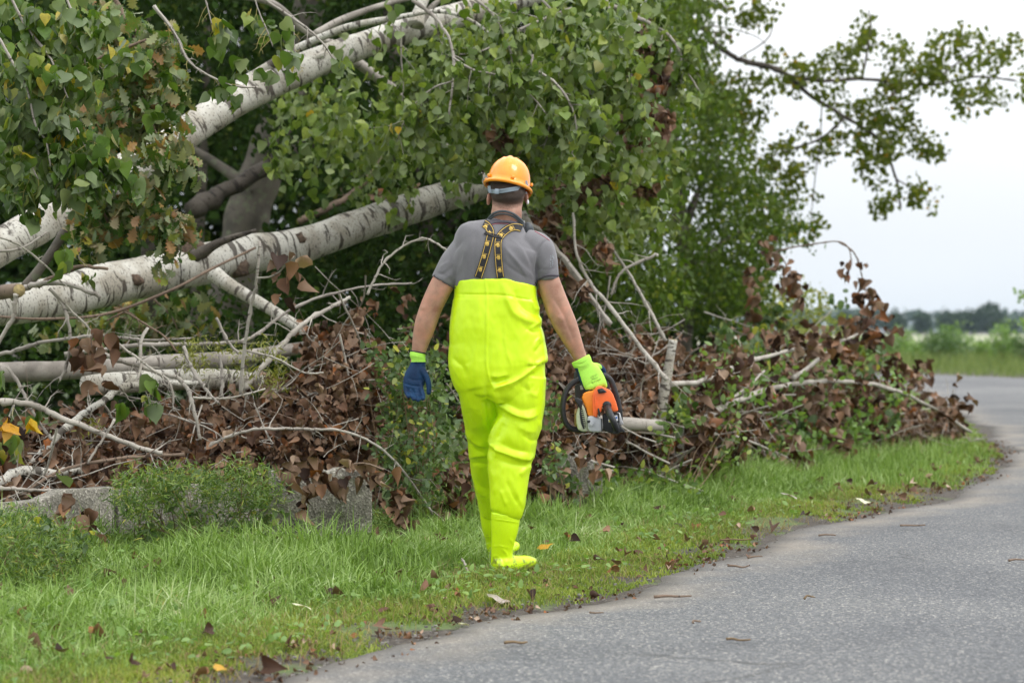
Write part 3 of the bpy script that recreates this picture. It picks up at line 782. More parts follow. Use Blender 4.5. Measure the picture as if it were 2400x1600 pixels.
# bare fallen logs in the heap
def log(label, pts, d0, d1, hws, mat='white_bark', seed=1, name='fallen_log', n=18, ends=True):
    e_ = empty(name, P(pts[0][0], pts[0][1], d0), label, 'log', None)
    o, W, r = limb_tube(e_, 'trunk', pts, d0, d1, hws, mat, n, seed)
    if ends:
        W = np.asarray(W); T = W[-1] - W[-2]; T /= np.linalg.norm(T)
        mb = MB(); tube(mb, np.array([W[-1] - T * .002, W[-1] + T * .004]), [r[-1] * .93] * 2, n)
        mb.build('cut_face', M['cutwood'], e_)
    return e_
log('grey log lying level in the heap below the big white trunk', [(-30, 872), (20, 872), (120, 868), (250, 862), (400, 850), (560, 838), (740, 808)], 11.4, 12.2, [24, 24, 22, 21, 20, 17, 14], 'grey_bark', 21)
log('bright white log half buried under dead leaves in the heap', [(195, 905), (260, 898), (380, 893), (470, 890), (570, 892), (640, 900)], 11.1, 11.6, [24, 26, 25, 25, 22, 18], 'white_bark', 22)
log('short sawn log pointing out of the heap beside the chainsaw', [(1400, 990), (1450, 991), (1500, 994), (1545, 996)], 12.05, 12.6, [16, 16, 15, 15], 'grey_bark', 23)
log('splintered white stump standing upright among the dead leaves', [(1535, 1120), (1552, 950), (1565, 870), (1578, 796)], 12.95, 13.0, [13, 13, 12, 10], 'white_bark', 24, 'broken_stump')
log('mossy sawn stub sticking up at the left end of the big trunk', [(60, 672), (90, 635), (125, 585), (153, 542)], 10.8, 10.9, [12, 11, 10, 11], 'mid_bark', 25, 'sawn_stub')
log('thick dark bough with pale sawn face across the big trunk', [(-60, 690), (-20, 688), (20, 682), (44, 681)], 10.9, 10.5, [20, 18, 17, 16], 'brown_twig', 26, 'sawn_bough')

BR = [  # label, points, d0, d1, hw0, hw1, mat, twigs, tl
 ('forked grey branch with knobbly tip jutting over the white trunk', [(30, 700), (58, 676), (112, 662), (170, 669), (235, 696)], 10.6, 10.4, 8, 4, 'grey_bark', 0, 0),
 ('thin brown broken branch lying on top of the white trunk', [(90, 668), (146, 640), (190, 625), (252, 630)], 10.6, 10.5, 6, 3.5, 'brown_twig', 0, 0),
 ('long dark branch running level above the grey log', [(-20, 835), (34, 822), (102, 802), (177, 791), (231, 786), (289, 791), (340, 797), (446, 793)], 11.2, 11.2, 5, 2.2, 'grey_bark', 8, .18),
 ('long knotted branch rising behind the upright bare stick', [(150, 830), (238, 819), (340, 808), (429, 807), (544, 802), (599, 785), (663, 737), (731, 703), (800, 683), (880, 668), (965, 664)], 11.4, 11.8, 5.5, 2, 'grey_bark', 14, .22),
 ('pale branch bending down from the dead leaf bunch into the heap', [(238, 826), (258, 836), (320, 856), (384, 877), (418, 887), (442, 917), (452, 951), (469, 1030)], 10.8, 10.5, 5.5, 4, 'pale_twig', 9, .2),
 ('mossy branch hanging in an arc from the grey fork', [(116, 676), (146, 713), (163, 771), (163, 822), (153, 866), (140, 890)], 10.6, 10.6, 3.8, 3, 'grey_bark', 5, .18),
 ('thin knobbly twig crossing in front of the big trunk shade', [(119, 679), (170, 730), (204, 764), (218, 785)], 10.5, 10.6, 2.6, 2, 'pale_twig', 3, .12),
 ('crooked pale branch dropping past the white log', [(345, 768), (330, 802), (327, 873), (306, 907), (280, 925)], 10.8, 10.6, 4, 3.5, 'pale_twig', 5, .2),
 ('slim branch slanting down over the white log', [(272, 802), (323, 839), (357, 866), (391, 887), (405, 924), (405, 958)], 10.6, 10.5, 3, 2.4, 'pale_twig', 7, .18),
 ('stout twig leaning over the heap between two upright sticks', [(432, 812), (442, 849), (466, 890), (493, 924), (514, 946)], 10.6, 10.4, 4.5, 3.2, 'grey_bark', 6, .17),
 ('short upright stick with a hooked foot beside the tall stick', [(515, 829), (520, 873), (520, 900), (519, 931)], 10.6, 10.5, 3.8, 4.2, 'grey_bark', 4, .12),
 ('broken twig with a snapped top pointing up from the heap', [(507, 744), (531, 795), (560, 828)], 10.9, 10.9, 3.5, 4, 'grey_bark', 2, .1),
 ('thick pale branch slanting up through the dead leaves', [(820, 697), (790, 712), (731, 744), (697, 771), (646, 822), (605, 873), (571, 911)], 11.6, 11.1, 4, 8, 'pale_twig', 12, .22),
 ('level twig with nodes in the middle of the heap', [(452, 931), (500, 934), (544, 931), (622, 911)], 10.4, 10.5, 3, 2, 'pale_twig', 6, .15),
 ('low arching branch sweeping over the concrete beam', [(480, 1052), (497, 1040), (544, 1019), (595, 1006), (663, 1004), (731, 1006), (800, 1009), (870, 1035), (930, 1085), (985, 1160), (1015, 1205)], 10.6, 10.7, 4, 2.4, 'pale_twig', 16, .2),
 ('thin twig reaching out right of the tall stick', [(578, 822), (646, 839), (714, 873), (758, 873)], 10.8, 10.9, 2.6, 1.6, 'pale_twig', 6, .15),
 ('smooth white branch hanging at the frame edge under the trunk', [(38, 690), (34, 716), (30, 745), (0, 795), (-30, 840)], 10.4, 10.4, 5, 4, 'pale_twig', 0, 0),
 ('thin straight shoot crossing the sawn stub', [(-20, 550), (44, 574), (102, 618), (146, 662)], 10.2, 10.4, 2.6, 2, 'pale_twig', 3, .1),
 ('pinkish curved shoot above the sawn bough', [(-20, 590), (54, 581), (112, 543)], 10.3, 10.4, 3.4, 3, 'grey_bark', 0, 0),
 ('grey branch curving down between the pale branches at the edge', [(17, 860), (51, 911), (68, 951), (99, 999), (120, 1030)], 10.3, 10.2, 4, 3.4, 'grey_bark', 5, .15),
 ('long white branch slanting from the edge down into the leaves', [(-30, 936), (0, 941), (70, 947), (112, 965), (221, 1009), (323, 1047), (380, 1062)], 10.1, 10.3, 7.5, 5, 'pale_twig', 9, .2),
 ('white branch curving up from the bottom to the white log', [(60, 1110), (92, 1066), (170, 989), (238, 941), (289, 907), (395, 900), (470, 896)], 10.3, 10.8, 9, 7, 'white_bark', 6, .2),
 ('thick bent white branch lying on the concrete at the edge', [(-30, 1145), (0, 1130), (51, 1103), (129, 1110), (200, 1100)], 9.9, 10.2, 13, 10, 'white_bark', 3, .15),
 ('straight white twig sloping up out of the dead leaves', [(205, 1085), (240, 1030), (269, 982)], 10.1, 10.2, 3.2, 2.6, 'pale_twig', 2, .1),
 ('arched twig with drooping seed stalks below the big trunk', [(250, 751), (275, 738), (299, 734), (347, 764), (381, 785), (415, 824)], 10.8, 10.9, 2.2, 2.6, 'brown_twig', 7, .12),
 ('pale stick lying along the top of the concrete beam', [(-20, 1142), (40, 1146), (100, 1148), (160, 1151)], 9.6, 9.9, 4.5, 3.4, 'pale_twig', 3, .1),
 ('brown branch crossing low above the concrete beam', [(44, 1161), (143, 1102), (238, 1080), (333, 1069), (430, 1064)], 9.9, 10.4, 4, 4, 'brown_twig', 8, .18),
 ('thin bleached twig dangling in front of the weeds', [(225, 1238), (231, 1243), (272, 1284), (337, 1307), (343, 1345)], 9.4, 9.3, 2, 2.6, 'pale_twig', 2, .06),
 ('black twig leaning against the light concrete panel', [(690, 1180), (707, 1202), (744, 1239), (799, 1275)], 10.4, 10.2, 3.6, 2.6, 'grey_bark', 3, .1),
 ('curved thin branch reaching up behind the elbow of the worker', [(860, 690), (880, 650), (900, 615), (938, 582), (989, 559), (1022, 570), (1050, 588)], 11.2, 11.2, 3, 2.2, 'pale_twig', 8, .16),
 ('short grey twig standing on the turf beside the boot', [(1082, 1308), (1090, 1322), (1097, 1342)], 8.95, 8.9, 2.2, 2.6, 'pale_twig', 1, .03),
 ('long bare branch sloping up to the right from the sawn stick pile', [(1343, 500), (1353, 599), (1389, 671), (1419, 706), (1506, 819), (1562, 890)], 12.8, 12.2, 3, 5.5, 'pale_twig', 12, .3),
 ('thick grey branch running down behind the raised right shoulder', [(1225, 500), (1235, 520), (1310, 592), (1380, 690), (1430, 760)], 12.9, 12.7, 9, 6, 'grey_bark', 7, .3),
 ('long arching branch reaching out over the turf towards the road', [(1640, 990), (1651, 982), (1710, 946), (1812, 910), (1940, 893), (2067, 905), (2169, 946), (2276, 1013)], 13.3, 19.0, 7.5, 3, 'pale_twig', 22, .32),
 ('knobbly branch rising out of the heap against the field', [(1575, 900), (1659, 890), (1741, 852), (1863, 819), (1945, 806), (2016, 778), (2047, 727)], 12.6, 17.0, 6, 2.5, 'pale_twig', 18, .3),
 ('straight pale pole sticking out of the leaves near the field', [(1860, 886), (1868, 880), (1950, 819)], 15.5, 16.2, 5, 4.4, 'pale_twig', 2, .2),
 ('bent pale twig in front of the dark tree base', [(1540, 598), (1532, 600), (1465, 630), (1445, 655), (1432, 690)], 12.8, 12.8, 4, 3, 'pale_twig', 4, .2),
 ('bare stick lying in the turf near the boots of the worker', [(1312, 1201), (1400, 1187), (1480, 1177), (1510, 1173)], 11.75, 12.3, 5.5, 4, 'brown_twig', 2, .08),
 ('thin branch trailing down over the turf below the chainsaw log', [(1570, 965), (1600, 978), (1680, 1018), (1720, 1020), (1840, 1070), (1870, 1100)], 12.9, 14.8, 4, 2, 'pale_twig', 9, .25),
 ('dark diagonal branch crossing the green leaves above the shoulder', [(1240, 455), (1256, 446), (1310, 415), (1395, 367), (1436, 323), (1490, 282)], 14, 14.6, 4.5, 3.2, 'dark_bark', 9, .3),
 ('grey branch hanging down through the pale green leaves', [(361, 14), (412, 82), (442, 143), (493, 180), (544, 201), (605, 206)], 9.7, 9.9, 4.5, 1.8, 'grey_bark', 6, .14),
 ('slender bare branch reaching down across the white trunk', [(615, -10), (622, 0), (697, 51), (748, 92), (782, 139)], 9.9, 10, 3.8, 2, 'grey_bark', 5, .12),
 ('reddish branch crossing the oak leaves', [(-10, 225), (90, 190), (190, 158), (238, 136), (293, 112), (344, 94)], 10.6, 10.6, 5, 3.5, 'brown_twig', 5, .14),
 ('leaning trunk half hidden by dark leaves behind the two white trunks', [(440, 500), (560, 430), (700, 350), (760, 320)], 16.5, 17.5, 20, 14, 'dark_bark', 3, .3),
 ('dark limb slanting behind the leaves beyond the lower trunk', [(700, 520), (800, 470), (860, 420), (900, 360)], 15.8, 16.2, 9, 6, 'brown_twig', 4, .3),
 ('second pale branch slanting down behind the shoulder', [(1400, 520), (1420, 560), (1480, 650), (1530, 740), (1560, 800)], 13.6, 13.2, 3, 4.5, 'pale_twig', 6, .25),
 ('pale forked branch low in the middle of the brown heap', [(1690, 960), (1720, 930), (1760, 900), (1790, 870)], 13.9, 14.6, 2.5, 3, 'pale_twig', 3, .2),
]
for i, (lb, pts, d0, d1, h0, h1, mt_, nt_, tl_) in enumerate(BR):
    right_ = pts[0][0] > 1500
    lf = 'brown' if (right_ and nt_ > 4) else None
    branch(lb, pts, d0, d1, h0, h1, mt_, group='bare broken branches in the heap', tw=nt_, tl=tl_ * .8, seed=200 + i, leaf=lf, per=1, lsize=.085, parts=40, n=8 if h0 > 4 else 6, jit=.03, up=0.1 if nt_ and pts[0][1] > 700 else 0)

# upright stick with a bunch of rust coloured leaves
st = branch('tall bare upright stick with rust coloured leaves near its top', [(565, 925), (569, 850), (578, 778), (590, 710), (602, 652), (609, 564)], 10.5, 10.4, 4.5, 3.2, 'grey_bark', name='upright_stick', seed=400)
mb = MB(); W, r = stem(mb, [(603, 652), (635, 648), (660, 632), (690, 600)], 10.4, 10.35, 2.4, 1.2, 5, seed=401); mb.build('twig', M['pale_twig'], st)
g = np.random.default_rng(12)
pos = np.array([P(*q) for q in [(650, 600, 10.35), (668, 618, 10.3), (690, 640, 10.36), (705, 600, 10.4), (715, 655, 10.3), (680, 590, 10.45), (655, 640, 10.4), (640, 612, 10.35), (700, 620, 10.4), (672, 650, 10.3), (655, 690, 10.4), (665, 700, 10.35)]])
leaf_cloud('leaf', pos, down(len(pos), .35, g), .09, BRN, M['brown'], st, 300, g=g)

# ---------------------------------------------------------------- heaps of dead leaves
def bunches(cs, per, spread, g):
    """bunches of leaves hanging from one node: cs (n,3)"""
    n = len(cs)
    q = g.normal(size=(n, per, 3)) * spread * np.array([1, 1, 1.25])
    return (cs[:, None] + q).reshape(-1, 3)

def heap(name, label, path, top, nb, seed, mat='brown', lsize=.058, depth=1.2, ntw=70, parts=300, bias=.6, per=7, ratio_green=0, back=0.0):
    """path: (px, ground depth) front line; top: (px, py) of its upper outline"""
    g = np.random.default_rng(seed)
    path = np.array(path, float); top = np.array(top, float)
    e_ = empty(name, P(path[0][0], 1000, path[0][1]), label, 'heap')
    px = g.uniform(path[0, 0], path[-1, 0], nb)
    d0 = np.interp(px, path[:, 0], path[:, 1])
    d = d0 + g.random(nb) ** 1.3 * depth
    topy = np.interp(px, top[:, 0], top[:, 1])
    ztop = CH - (topy - HZ) / F * (d0 + depth)
    x = (px - 1200) / F * d
    zg = gh(x, d)
    lift = np.clip((d - d0) / depth, 0, 1) ** .5
    zt = zg + (ztop - zg) * (0.35 + .65 * lift)
    z = zg + 0.02 + (zt - zg) * g.random(nb) ** bias
    C = np.column_stack([x, d, z]); C = C[vnoise(x * 1.0 + seed, z * 1.3 + d * .35, 3.2, seed) > (.2 if seed == 31 else .27)]; nb = len(C)
    pos = bunches(C, per, .042, g)
    leaf_cloud('leaf', pos, down(len(pos), .55, g), lsize, BRN, M[mat], e_, parts, stuff_name='dead_leaves', g=g)
    mb = MB(); mp_ = MB()
    for i in range(ntw):
        k = g.integers(0, nb); p = C[k] - np.array([0, .05, 0])
        dv = g.normal(size=3) * np.array([1, .5, .45]); dv /= np.linalg.norm(dv); ln = g.uniform(.25, .9)
        pts = [p - dv * ln * .5]
        for s in range(6):
            dv = dv + g.normal(0, .13, 3); dv /= np.linalg.norm(dv); pts.append(pts[-1] + dv * ln / 6)
        pts = np.array(pts); pts[:, 2] = np.maximum(pts[:, 2], gh(pts[:, 0], pts[:, 1]) + .02)
        r0 = g.uniform(.0025, .0075)
        tube(mb, pts, np.linspace(r0, r0 * .45, 7), 5, False, .08, i)
        twigs(mb, pts, np.full(7, r0), 4, ln * .25, 0, seed * 100 + i, .2, .0013, 4, 0)
    mb.build('twigs', M['pale_twig'], e_)['kind'] = 'stuff'
    mb = MB()
    for i in range(ntw):
        k = g.integers(0, nb); p = C[k]
        dv = g.normal(size=3) * np.array([1, .5, .6]); dv /= np.linalg.norm(dv); ln = g.uniform(.15, .5)
        pts = [p]
        for s in range(4):
            dv = dv + g.normal(0, .2, 3); dv /= np.linalg.norm(dv); pts.append(pts[-1] + dv * ln / 4)
        tube(mb, np.array(pts), np.linspace(.003, .001, 5), 4, False, .08, i)
    mb.build('twigs', M['brown_twig'], e_)['kind'] = 'stuff'
    return e_, C
heap('brush_heap', 'tangle of dead brown leaves and twigs lying on the concrete beam', [(-60, 9.7), (100, 10.05), (300, 10.3), (500, 10.5), (700, 10.6), (870, 11.0)],
     [(-60, 990), (60, 1000), (160, 960), (300, 960), (400, 930), (550, 925), (620, 900), (700, 850), (760, 760), (830, 720), (870, 700)], 1250, 31, depth=1.0, ntw=105, bias=.5)
heap('brush_heap', 'bank of withered brown leaves hanging behind the worker and the green shrub', [(690, 10.8), (870, 11.4), (1000, 11.9), (1150, 12.0), (1300, 12.6)],
     [(690, 860), (760, 700), (870, 690), (960, 700), (1000, 760), (1150, 740), (1300, 680)], 430, 32, depth=1.0, ntw=55, bias=.6)
heap('brush_heap', 'broad brown brush heap piled up behind the chainsaw', [(1230, 11.6), (1340, 11.9), (1500, 12.5), (1640, 13.6), (1760, 14.8)],
     [(1230, 680), (1340, 690), (1430, 740), (1500, 780), (1640, 800), (1760, 770)], 1300, 33, depth=1.9, ntw=150, bias=.8, lsize=.060)
heap('brush_heap', 'lower brown brush heap trailing along the verge towards the bend', [(1620, 13.4), (1760, 14.7), (1900, 16.0), (2100, 17.9), (2250, 19.8)],
     [(1620, 850), (1740, 770), (1850, 770), (1930, 800), (2040, 850), (2110, 880), (2200, 950), (2270, 1000)], 800, 34, depth=2.4, ntw=110, bias=.9, lsize=.07)
# separate hanging bunches at the far end and against the sky
g = np.random.default_rng(77)
def bunch_thing(label, pxs, d, per, tips=.3, sz=.085, sp=.045, stemp=None):
    e_ = empty('leaf_bunch', P(pxs[0][0], pxs[0][1], d), label, 'dead leaves', 'bunches of dead leaves hanging clear of the heap')
    C = np.array([P(x, y, d + g.normal(0, .05)) for x, y in pxs])
    pos = bunches(C, per, sp, g)
    if stemp:
        mb = MB(); stem(mb, stemp, d, d, 2.2, 1.2, 5, seed=len(label)); 
        mb.build('twig', M['brown_twig'], e_)
    leaf_cloud('leaf', pos, down(len(pos), tips, g), sz, BRN, M['brown'], e_, 300, g=g)
bunch_thing('small withered bunch at the end of the thin twig against the sky', [(1996, 628), (1998, 645)], 17.5, 5, stemp=[(1800, 600), (1838, 584), (1914, 571), (1965, 566), (1990, 584), (1996, 620)])
bunch_thing('lowest withered bunch dangling against the white sky', [(2025, 672), (2028, 692)], 17.6, 6, stemp=[(1965, 566), (2000, 590), (2016, 630), (2024, 670)])
bunch_thing('large drooping bunch of dead leaves in front of the sky', [(1845, 640), (1855, 660), (1840, 665), (1862, 690), (1850, 625), (1868, 670)], 17.3, 7, stemp=[(1800, 590), (1830, 600), (1850, 640)])
bunch_thing('dead leaf bunch at the tip of the dark tree edge', [(1800, 575), (1808, 590)], 17.4, 6)
bunch_thing('brown bunch dangling below the dark tree beside the yellow shrub', [(1765, 640), (1775, 665), (1768, 700), (1760, 730)], 17, 6)
bunch_thing('dead leaf bunch over the arching branch by the far road', [(2110, 855), (2125, 870), (2105, 890), (2150, 880)], 19.3, 7, stemp=[(2090, 920), (2105, 890), (2125, 862)])
bunch_thing('small dark leaf bunch beside the far road surface', [(2165, 872), (2172, 868)], 19.4, 5, stemp=[(2120, 900), (2150, 880), (2170, 868)])
bunch_thing('dead leaves clustered at the tip of the rising branch', [(2030, 790), (2050, 800), (2060, 780), (2035, 820), (2020, 770)], 18.4, 6)
bunch_thing('dark bunch hanging halfway along the rising branch', [(1970, 810), (1985, 830), (1975, 845), (1990, 800)], 18.2, 7)
bunch_thing('pair of dead leaf bunches at the low end of the arching branch', [(2180, 930), (2200, 945), (2150, 960), (2170, 985)], 19.5, 6)
bunch_thing('brown bunch standing above the heap by the field', [(1905, 790), (1915, 800), (1840, 770), (1855, 800)], 18, 7)
bunch_thing('long hanging curtain of dark dead leaves over the turf', [(1640, 1040), (1650, 1070), (1640, 1095), (1660, 1110), (1630, 1060)], 13.3, 9)
bunch_thing('dark mass of dead leaves drooping onto the turf', [(1930, 985), (1950, 1010), (1965, 1030), (1915, 970), (1900, 960), (1980, 1045)], 15.9, 12)
bunch_thing('single bunch of big curled leaves above the long log', [(205, 815), (222, 835), (240, 825), (200, 845), (232, 858)], 10.5, 5, sz=.08, stemp=[(218, 780), (214, 795), (215, 815)])
bunch_thing('pointed dead leaves hanging over the light concrete panel', [(765, 1130), (795, 1120), (800, 1145)], 10.05, 3, sz=.08, sp=.022, stemp=[(900, 1100), (850, 1085), (800, 1095), (785, 1115)])
bunch_thing('curled dead leaves at the corner of the light concrete panel', [(850, 1120), (880, 1130), (885, 1120)], 10.15, 3, sz=.075, sp=.025)
bunch_thing('dark leaf bunch hanging beside the concrete panel end', [(930, 1155), (945, 1170), (955, 1185), (940, 1190)], 10.4, 6, sz=.07, sp=.03)
bunch_thing('dark bunch draped before the shaded concrete', [(690, 1110), (705, 1140), (712, 1165), (675, 1090)], 10.05, 6, sz=.07, sp=.03)
bunch_thing('curled brown leaves fallen onto the front of the concrete beam', [(160, 1190), (180, 1200), (205, 1215), (200, 1240)], 9.3, 4, sz=.085, sp=.03)
bunch_thing('bleached dead leaf pair low in the weeds', [(645, 1265), (640, 1285)], 9.9, 2, sz=.1, sp=.02)

bunch_thing('brown leaves hanging over the broken concrete block', [(1340, 1030), (1372, 1050), (1395, 1075), (1300, 1040), (1400, 1110)], 11.45, 6, sz=.065, sp=.04)
bunch_thing('dead leaves hanging low between the waders and the broken block', [(1262, 1000), (1275, 1050), (1268, 1100), (1262, 1150), (1290, 1140), (1320, 1150)], 11.35, 7, sz=.065, sp=.045)
bunch_thing('dead leaf curtain hanging beside the left leg of the waders', [(1070, 1090), (1080, 1140), (1060, 1180), (1050, 1130), (1035, 1190), (1090, 1190)], 10.9, 8, sz=.065, sp=.05)
bunch_thing('row of dead leaves drooping over the top of the light concrete panel', [(680, 1100), (720, 1095), (750, 1105), (825, 1100), (860, 1095), (735, 1120)], 10.02, 5, sz=.07, sp=.028)
# ---------------------------------------------------------------- concrete barrier
cm, t, b, _ = new_mat('exposed_concrete')
tc_ = N(t, 'ShaderNodeTexCoord')
v1 = N(t, 'ShaderNodeTexVoronoi', i_Scale=110.0); t.links.new(tc_.outputs['Object'], v1.inputs[0])
hs = N(t, 'ShaderNodeSeparateColor'); t.links.new(v1.outputs['Color'], hs.inputs[0])
ag = rampn(t, hs.outputs[0], [(0.0, (0.15, 0.14, 0.12)), (0.6, (0.24, 0.225, 0.195)), (0.9, (0.34, 0.32, 0.28)), (1.0, (0.5, 0.47, 0.42))]).outputs[0]
n1 = N(t, 'ShaderNodeTexNoise', i_Scale=5.0, i_Detail=8.0, i_Roughness=.65); t.links.new(tc_.outputs['Object'], n1.inputs[0])
c = mixc(t, 1.0, ag, rampn(t, n1.outputs[0], [(0.34, (.35, .34, .31)), (0.5, (.8, .8, .77)), (0.65, (1.15, 1.15, 1.12))]).outputs[0], 'MULTIPLY')
n2 = N(t, 'ShaderNodeTexNoise', i_Scale=11.0, i_Detail=4.0); t.links.new(tc_.outputs['Object'], n2.inputs[0])
c = mixc(t, rampn(t, n2.outputs[0], [(.58, (0, 0, 0)), (.68, (.6, .6, .6))]).outputs[0], c, (0.10, 0.12, 0.05))
t.links.new(c, b.inputs['Base Color']); b.inputs['Roughness'].default_value = .92
bump(t, b, math_(t, 'ADD', v1.outputs['Distance'], n1.outputs[0]), .6, .006)
bar = empty('concrete_barrier', (-2.3, 9.3, 0), 'low weathered concrete barrier of beams on posts half buried under the brush', 'barrier')
def beam(p0, p1, h0, h1, th=.10, name='beam', zb=(0, 0)):
    p0 = Vector((*p0, 0)); p1 = Vector((*p1, 0)); dv = (p1 - p0).normalized(); nv = Vector((-dv.y, dv.x, 0)) * th / 2
    g_ = np.random.default_rng(int(abs(p0.x) * 100)); n = 14; V = []; 
    for i in range(n + 1):
        f = i / n; p = p0.lerp(p1, f); hb = zb[0] * (1 - f) + zb[1] * f; ht = h0 * (1 - f) + h1 * f + g_.normal(0, .010 if 'beam' == name else .02)
        V += [p - nv + Vector((0, 0, hb)), p + nv + Vector((0, 0, hb)), p + nv + Vector((0, 0, ht)), p - nv + Vector((0, 0, ht + g_.normal(0, .002)))]
    q = [(0, 1, 2, 3), (4 * n + 3, 4 * n + 2, 4 * n + 1, 4 * n)]
    for i in range(n):
        for a, c_ in ((0, 1), (1, 2), (2, 3), (3, 0)): q.append((4 * i + a, 4 * i + 4 + a, 4 * i + 4 + c_, 4 * i + c_))
    mb = MB(); mb.add([tuple(v) for v in V], q)
    me = bevel_mesh(mb.mesh(name, smooth=False, uv=False), .008, 2)
    me.materials.append(cm)
    return link(name, me, None, bar)
beam((-3.3, 8.2), (-2.02, 9.95), .27, .315, zb=(-.03, .02))
beam((-2.0, 9.98), (-1.28, 10.65), .305, .30, zb=(.02, .02))
beam((-1.24, 10.16), (-0.73, 10.28), .395, .38, zb=(.03, .06))
beam((.24, 11.6), (.50, 11.75), .43, .30, zb=(.10, .02), th=.14, name='broken_block')
for (x, y, h, w_) in ((-2.02, 10.12, .25, .1), (-1.0, 10.85, .25, .1), (1.10, 13.35, .47, .10)):
    mb = MB(); box(mb, (x, y, h / 2 - .02), (w_, w_, h + .04)); me = bevel_mesh(mb.mesh('post', smooth=False, uv=False), .01, 2); me.materials.append(cm)
    link('post', me, None, bar)

# ---------------------------------------------------------------- standing trees of the wood
def tree(name, label, base, trunk_px, d, hws, blobs, per, rad, lsize, leafm, temps, bark='mid_bark', limbs=(), parts=0, group='standing trees of the wood', seed=1, flat=.35):
    e_ = empty(name, (base[0], base[1], float(gh(base[0], base[1]))), label, 'tree', group)
    g = np.random.default_rng(seed)
    limb_tube(e_, 'trunk', trunk_px, d, d + .3, hws, bark, 18, seed, wob=.06)
    for i, (lp_, hw_) in enumerate(limbs): limb_tube(e_, 'limb', lp_, d, d + .4, hw_, bark, 8, seed + i + 1, wob=.06)
    pos = clusters(blobs, per, rad, g)
    pos = pos[pos[:, 2] > gh(pos[:, 0], pos[:, 1]) + .05]
    td = anyd(len(pos), g) * .7 + np.array([0, 0, -.8])
    leaf_cloud('leaf', pos, td, lsize, temps, M[leafm], e_, parts, flat=flat, stuff_name='crown', g=g)
    return e_
def gpx(px, d): return ((px - 1200) / F * d, d)
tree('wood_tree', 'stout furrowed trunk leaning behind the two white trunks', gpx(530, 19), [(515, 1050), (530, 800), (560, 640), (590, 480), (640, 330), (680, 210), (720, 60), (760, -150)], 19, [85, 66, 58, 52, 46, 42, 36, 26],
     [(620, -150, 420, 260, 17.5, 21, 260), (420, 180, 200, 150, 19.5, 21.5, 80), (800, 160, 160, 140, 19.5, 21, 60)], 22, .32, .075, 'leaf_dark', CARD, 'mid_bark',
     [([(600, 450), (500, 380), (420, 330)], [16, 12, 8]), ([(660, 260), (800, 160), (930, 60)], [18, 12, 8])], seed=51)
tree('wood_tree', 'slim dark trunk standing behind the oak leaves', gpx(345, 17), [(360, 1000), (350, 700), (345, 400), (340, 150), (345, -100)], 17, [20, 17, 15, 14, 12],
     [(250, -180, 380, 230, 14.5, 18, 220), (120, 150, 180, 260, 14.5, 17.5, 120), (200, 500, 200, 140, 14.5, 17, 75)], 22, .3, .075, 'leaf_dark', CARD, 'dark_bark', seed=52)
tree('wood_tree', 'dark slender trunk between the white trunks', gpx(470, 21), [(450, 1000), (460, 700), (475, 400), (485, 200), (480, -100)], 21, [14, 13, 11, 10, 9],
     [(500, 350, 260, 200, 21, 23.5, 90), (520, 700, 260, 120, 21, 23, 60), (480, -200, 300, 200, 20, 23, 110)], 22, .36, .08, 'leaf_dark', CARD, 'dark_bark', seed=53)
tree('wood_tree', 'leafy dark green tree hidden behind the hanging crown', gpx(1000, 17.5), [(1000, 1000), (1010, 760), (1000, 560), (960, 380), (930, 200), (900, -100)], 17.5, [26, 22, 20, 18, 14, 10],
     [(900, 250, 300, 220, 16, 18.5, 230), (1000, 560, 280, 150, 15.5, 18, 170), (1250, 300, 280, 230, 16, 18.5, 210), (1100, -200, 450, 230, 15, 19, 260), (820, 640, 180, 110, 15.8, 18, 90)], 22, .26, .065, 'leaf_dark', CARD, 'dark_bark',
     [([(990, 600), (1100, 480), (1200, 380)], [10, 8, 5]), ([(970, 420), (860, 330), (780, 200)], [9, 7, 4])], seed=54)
tree('wood_tree', 'bushy mid green tree growing behind the shoulder of the worker', gpx(1400, 18), [(1390, 1000), (1400, 760), (1420, 560), (1440, 380), (1450, 200), (1440, -80)], 18, [22, 20, 17, 14, 11, 8],
     [(1400, 520, 170, 170, 16.5, 19, 130), (1450, 250, 170, 220, 16.5, 19, 130), (1480, 0, 130, 130, 16.5, 19, 70), (1300, 640, 160, 120, 16, 18.5, 80), (1480, 690, 140, 90, 16.5, 18.5, 60)], 22, .26, .065, 'leaf_mid', OVT, 'dark_bark',
     [([(1410, 640), (1500, 520), (1560, 440)], [9, 7, 4])], seed=55)
tree('poplar_tree', 'bright edged poplar at the end of the wood with sky showing through', gpx(1620, 23), [(1590, 1000), (1600, 800), (1610, 650), (1590, 480), (1570, 300), (1560, 100), (1550, -100)], 23, [24, 22, 20, 18, 15, 12, 9],
     [(1590, 480, 130, 140, 21.5, 24.5, 110), (1700, 600, 115, 105, 21.5, 24.5, 130), (1650, 330, 90, 110, 21.5, 24.5, 80), (1740, 470, 65, 75, 22, 24, 42), (1650, 700, 130, 60, 21.5, 24, 80), (1690, 240, 50, 60, 22, 24, 22),
      (1560, 150, 90, 160, 21.5, 24.5, 90), (1590, -60, 110, 100, 21.5, 24.5, 70), (1640, 60, 50, 80, 22, 24, 20), (1790, 560, 40, 60, 22, 23.5, 16), (1760, 690, 40, 50, 22, 24, 14), (1830, 500, 35, 45, 22, 24, 10), (1700, 400, 50, 60, 22, 24, 12), (1880, 540, 22, 24, 22.4, 23.4, 5)], 24, .22, .068, 'leaf_mid', OVT, 'dark_bark',
     [([(1610, 650), (1680, 580), (1740, 540)], [10, 7, 4]), ([(1600, 560), (1640, 440), (1690, 360)], [10, 7, 4]), ([(1605, 700), (1700, 680), (1770, 660)], [9, 7, 4]), ([(1575, 330), (1500, 230), (1460, 150)], [9, 6, 4])], seed=56)
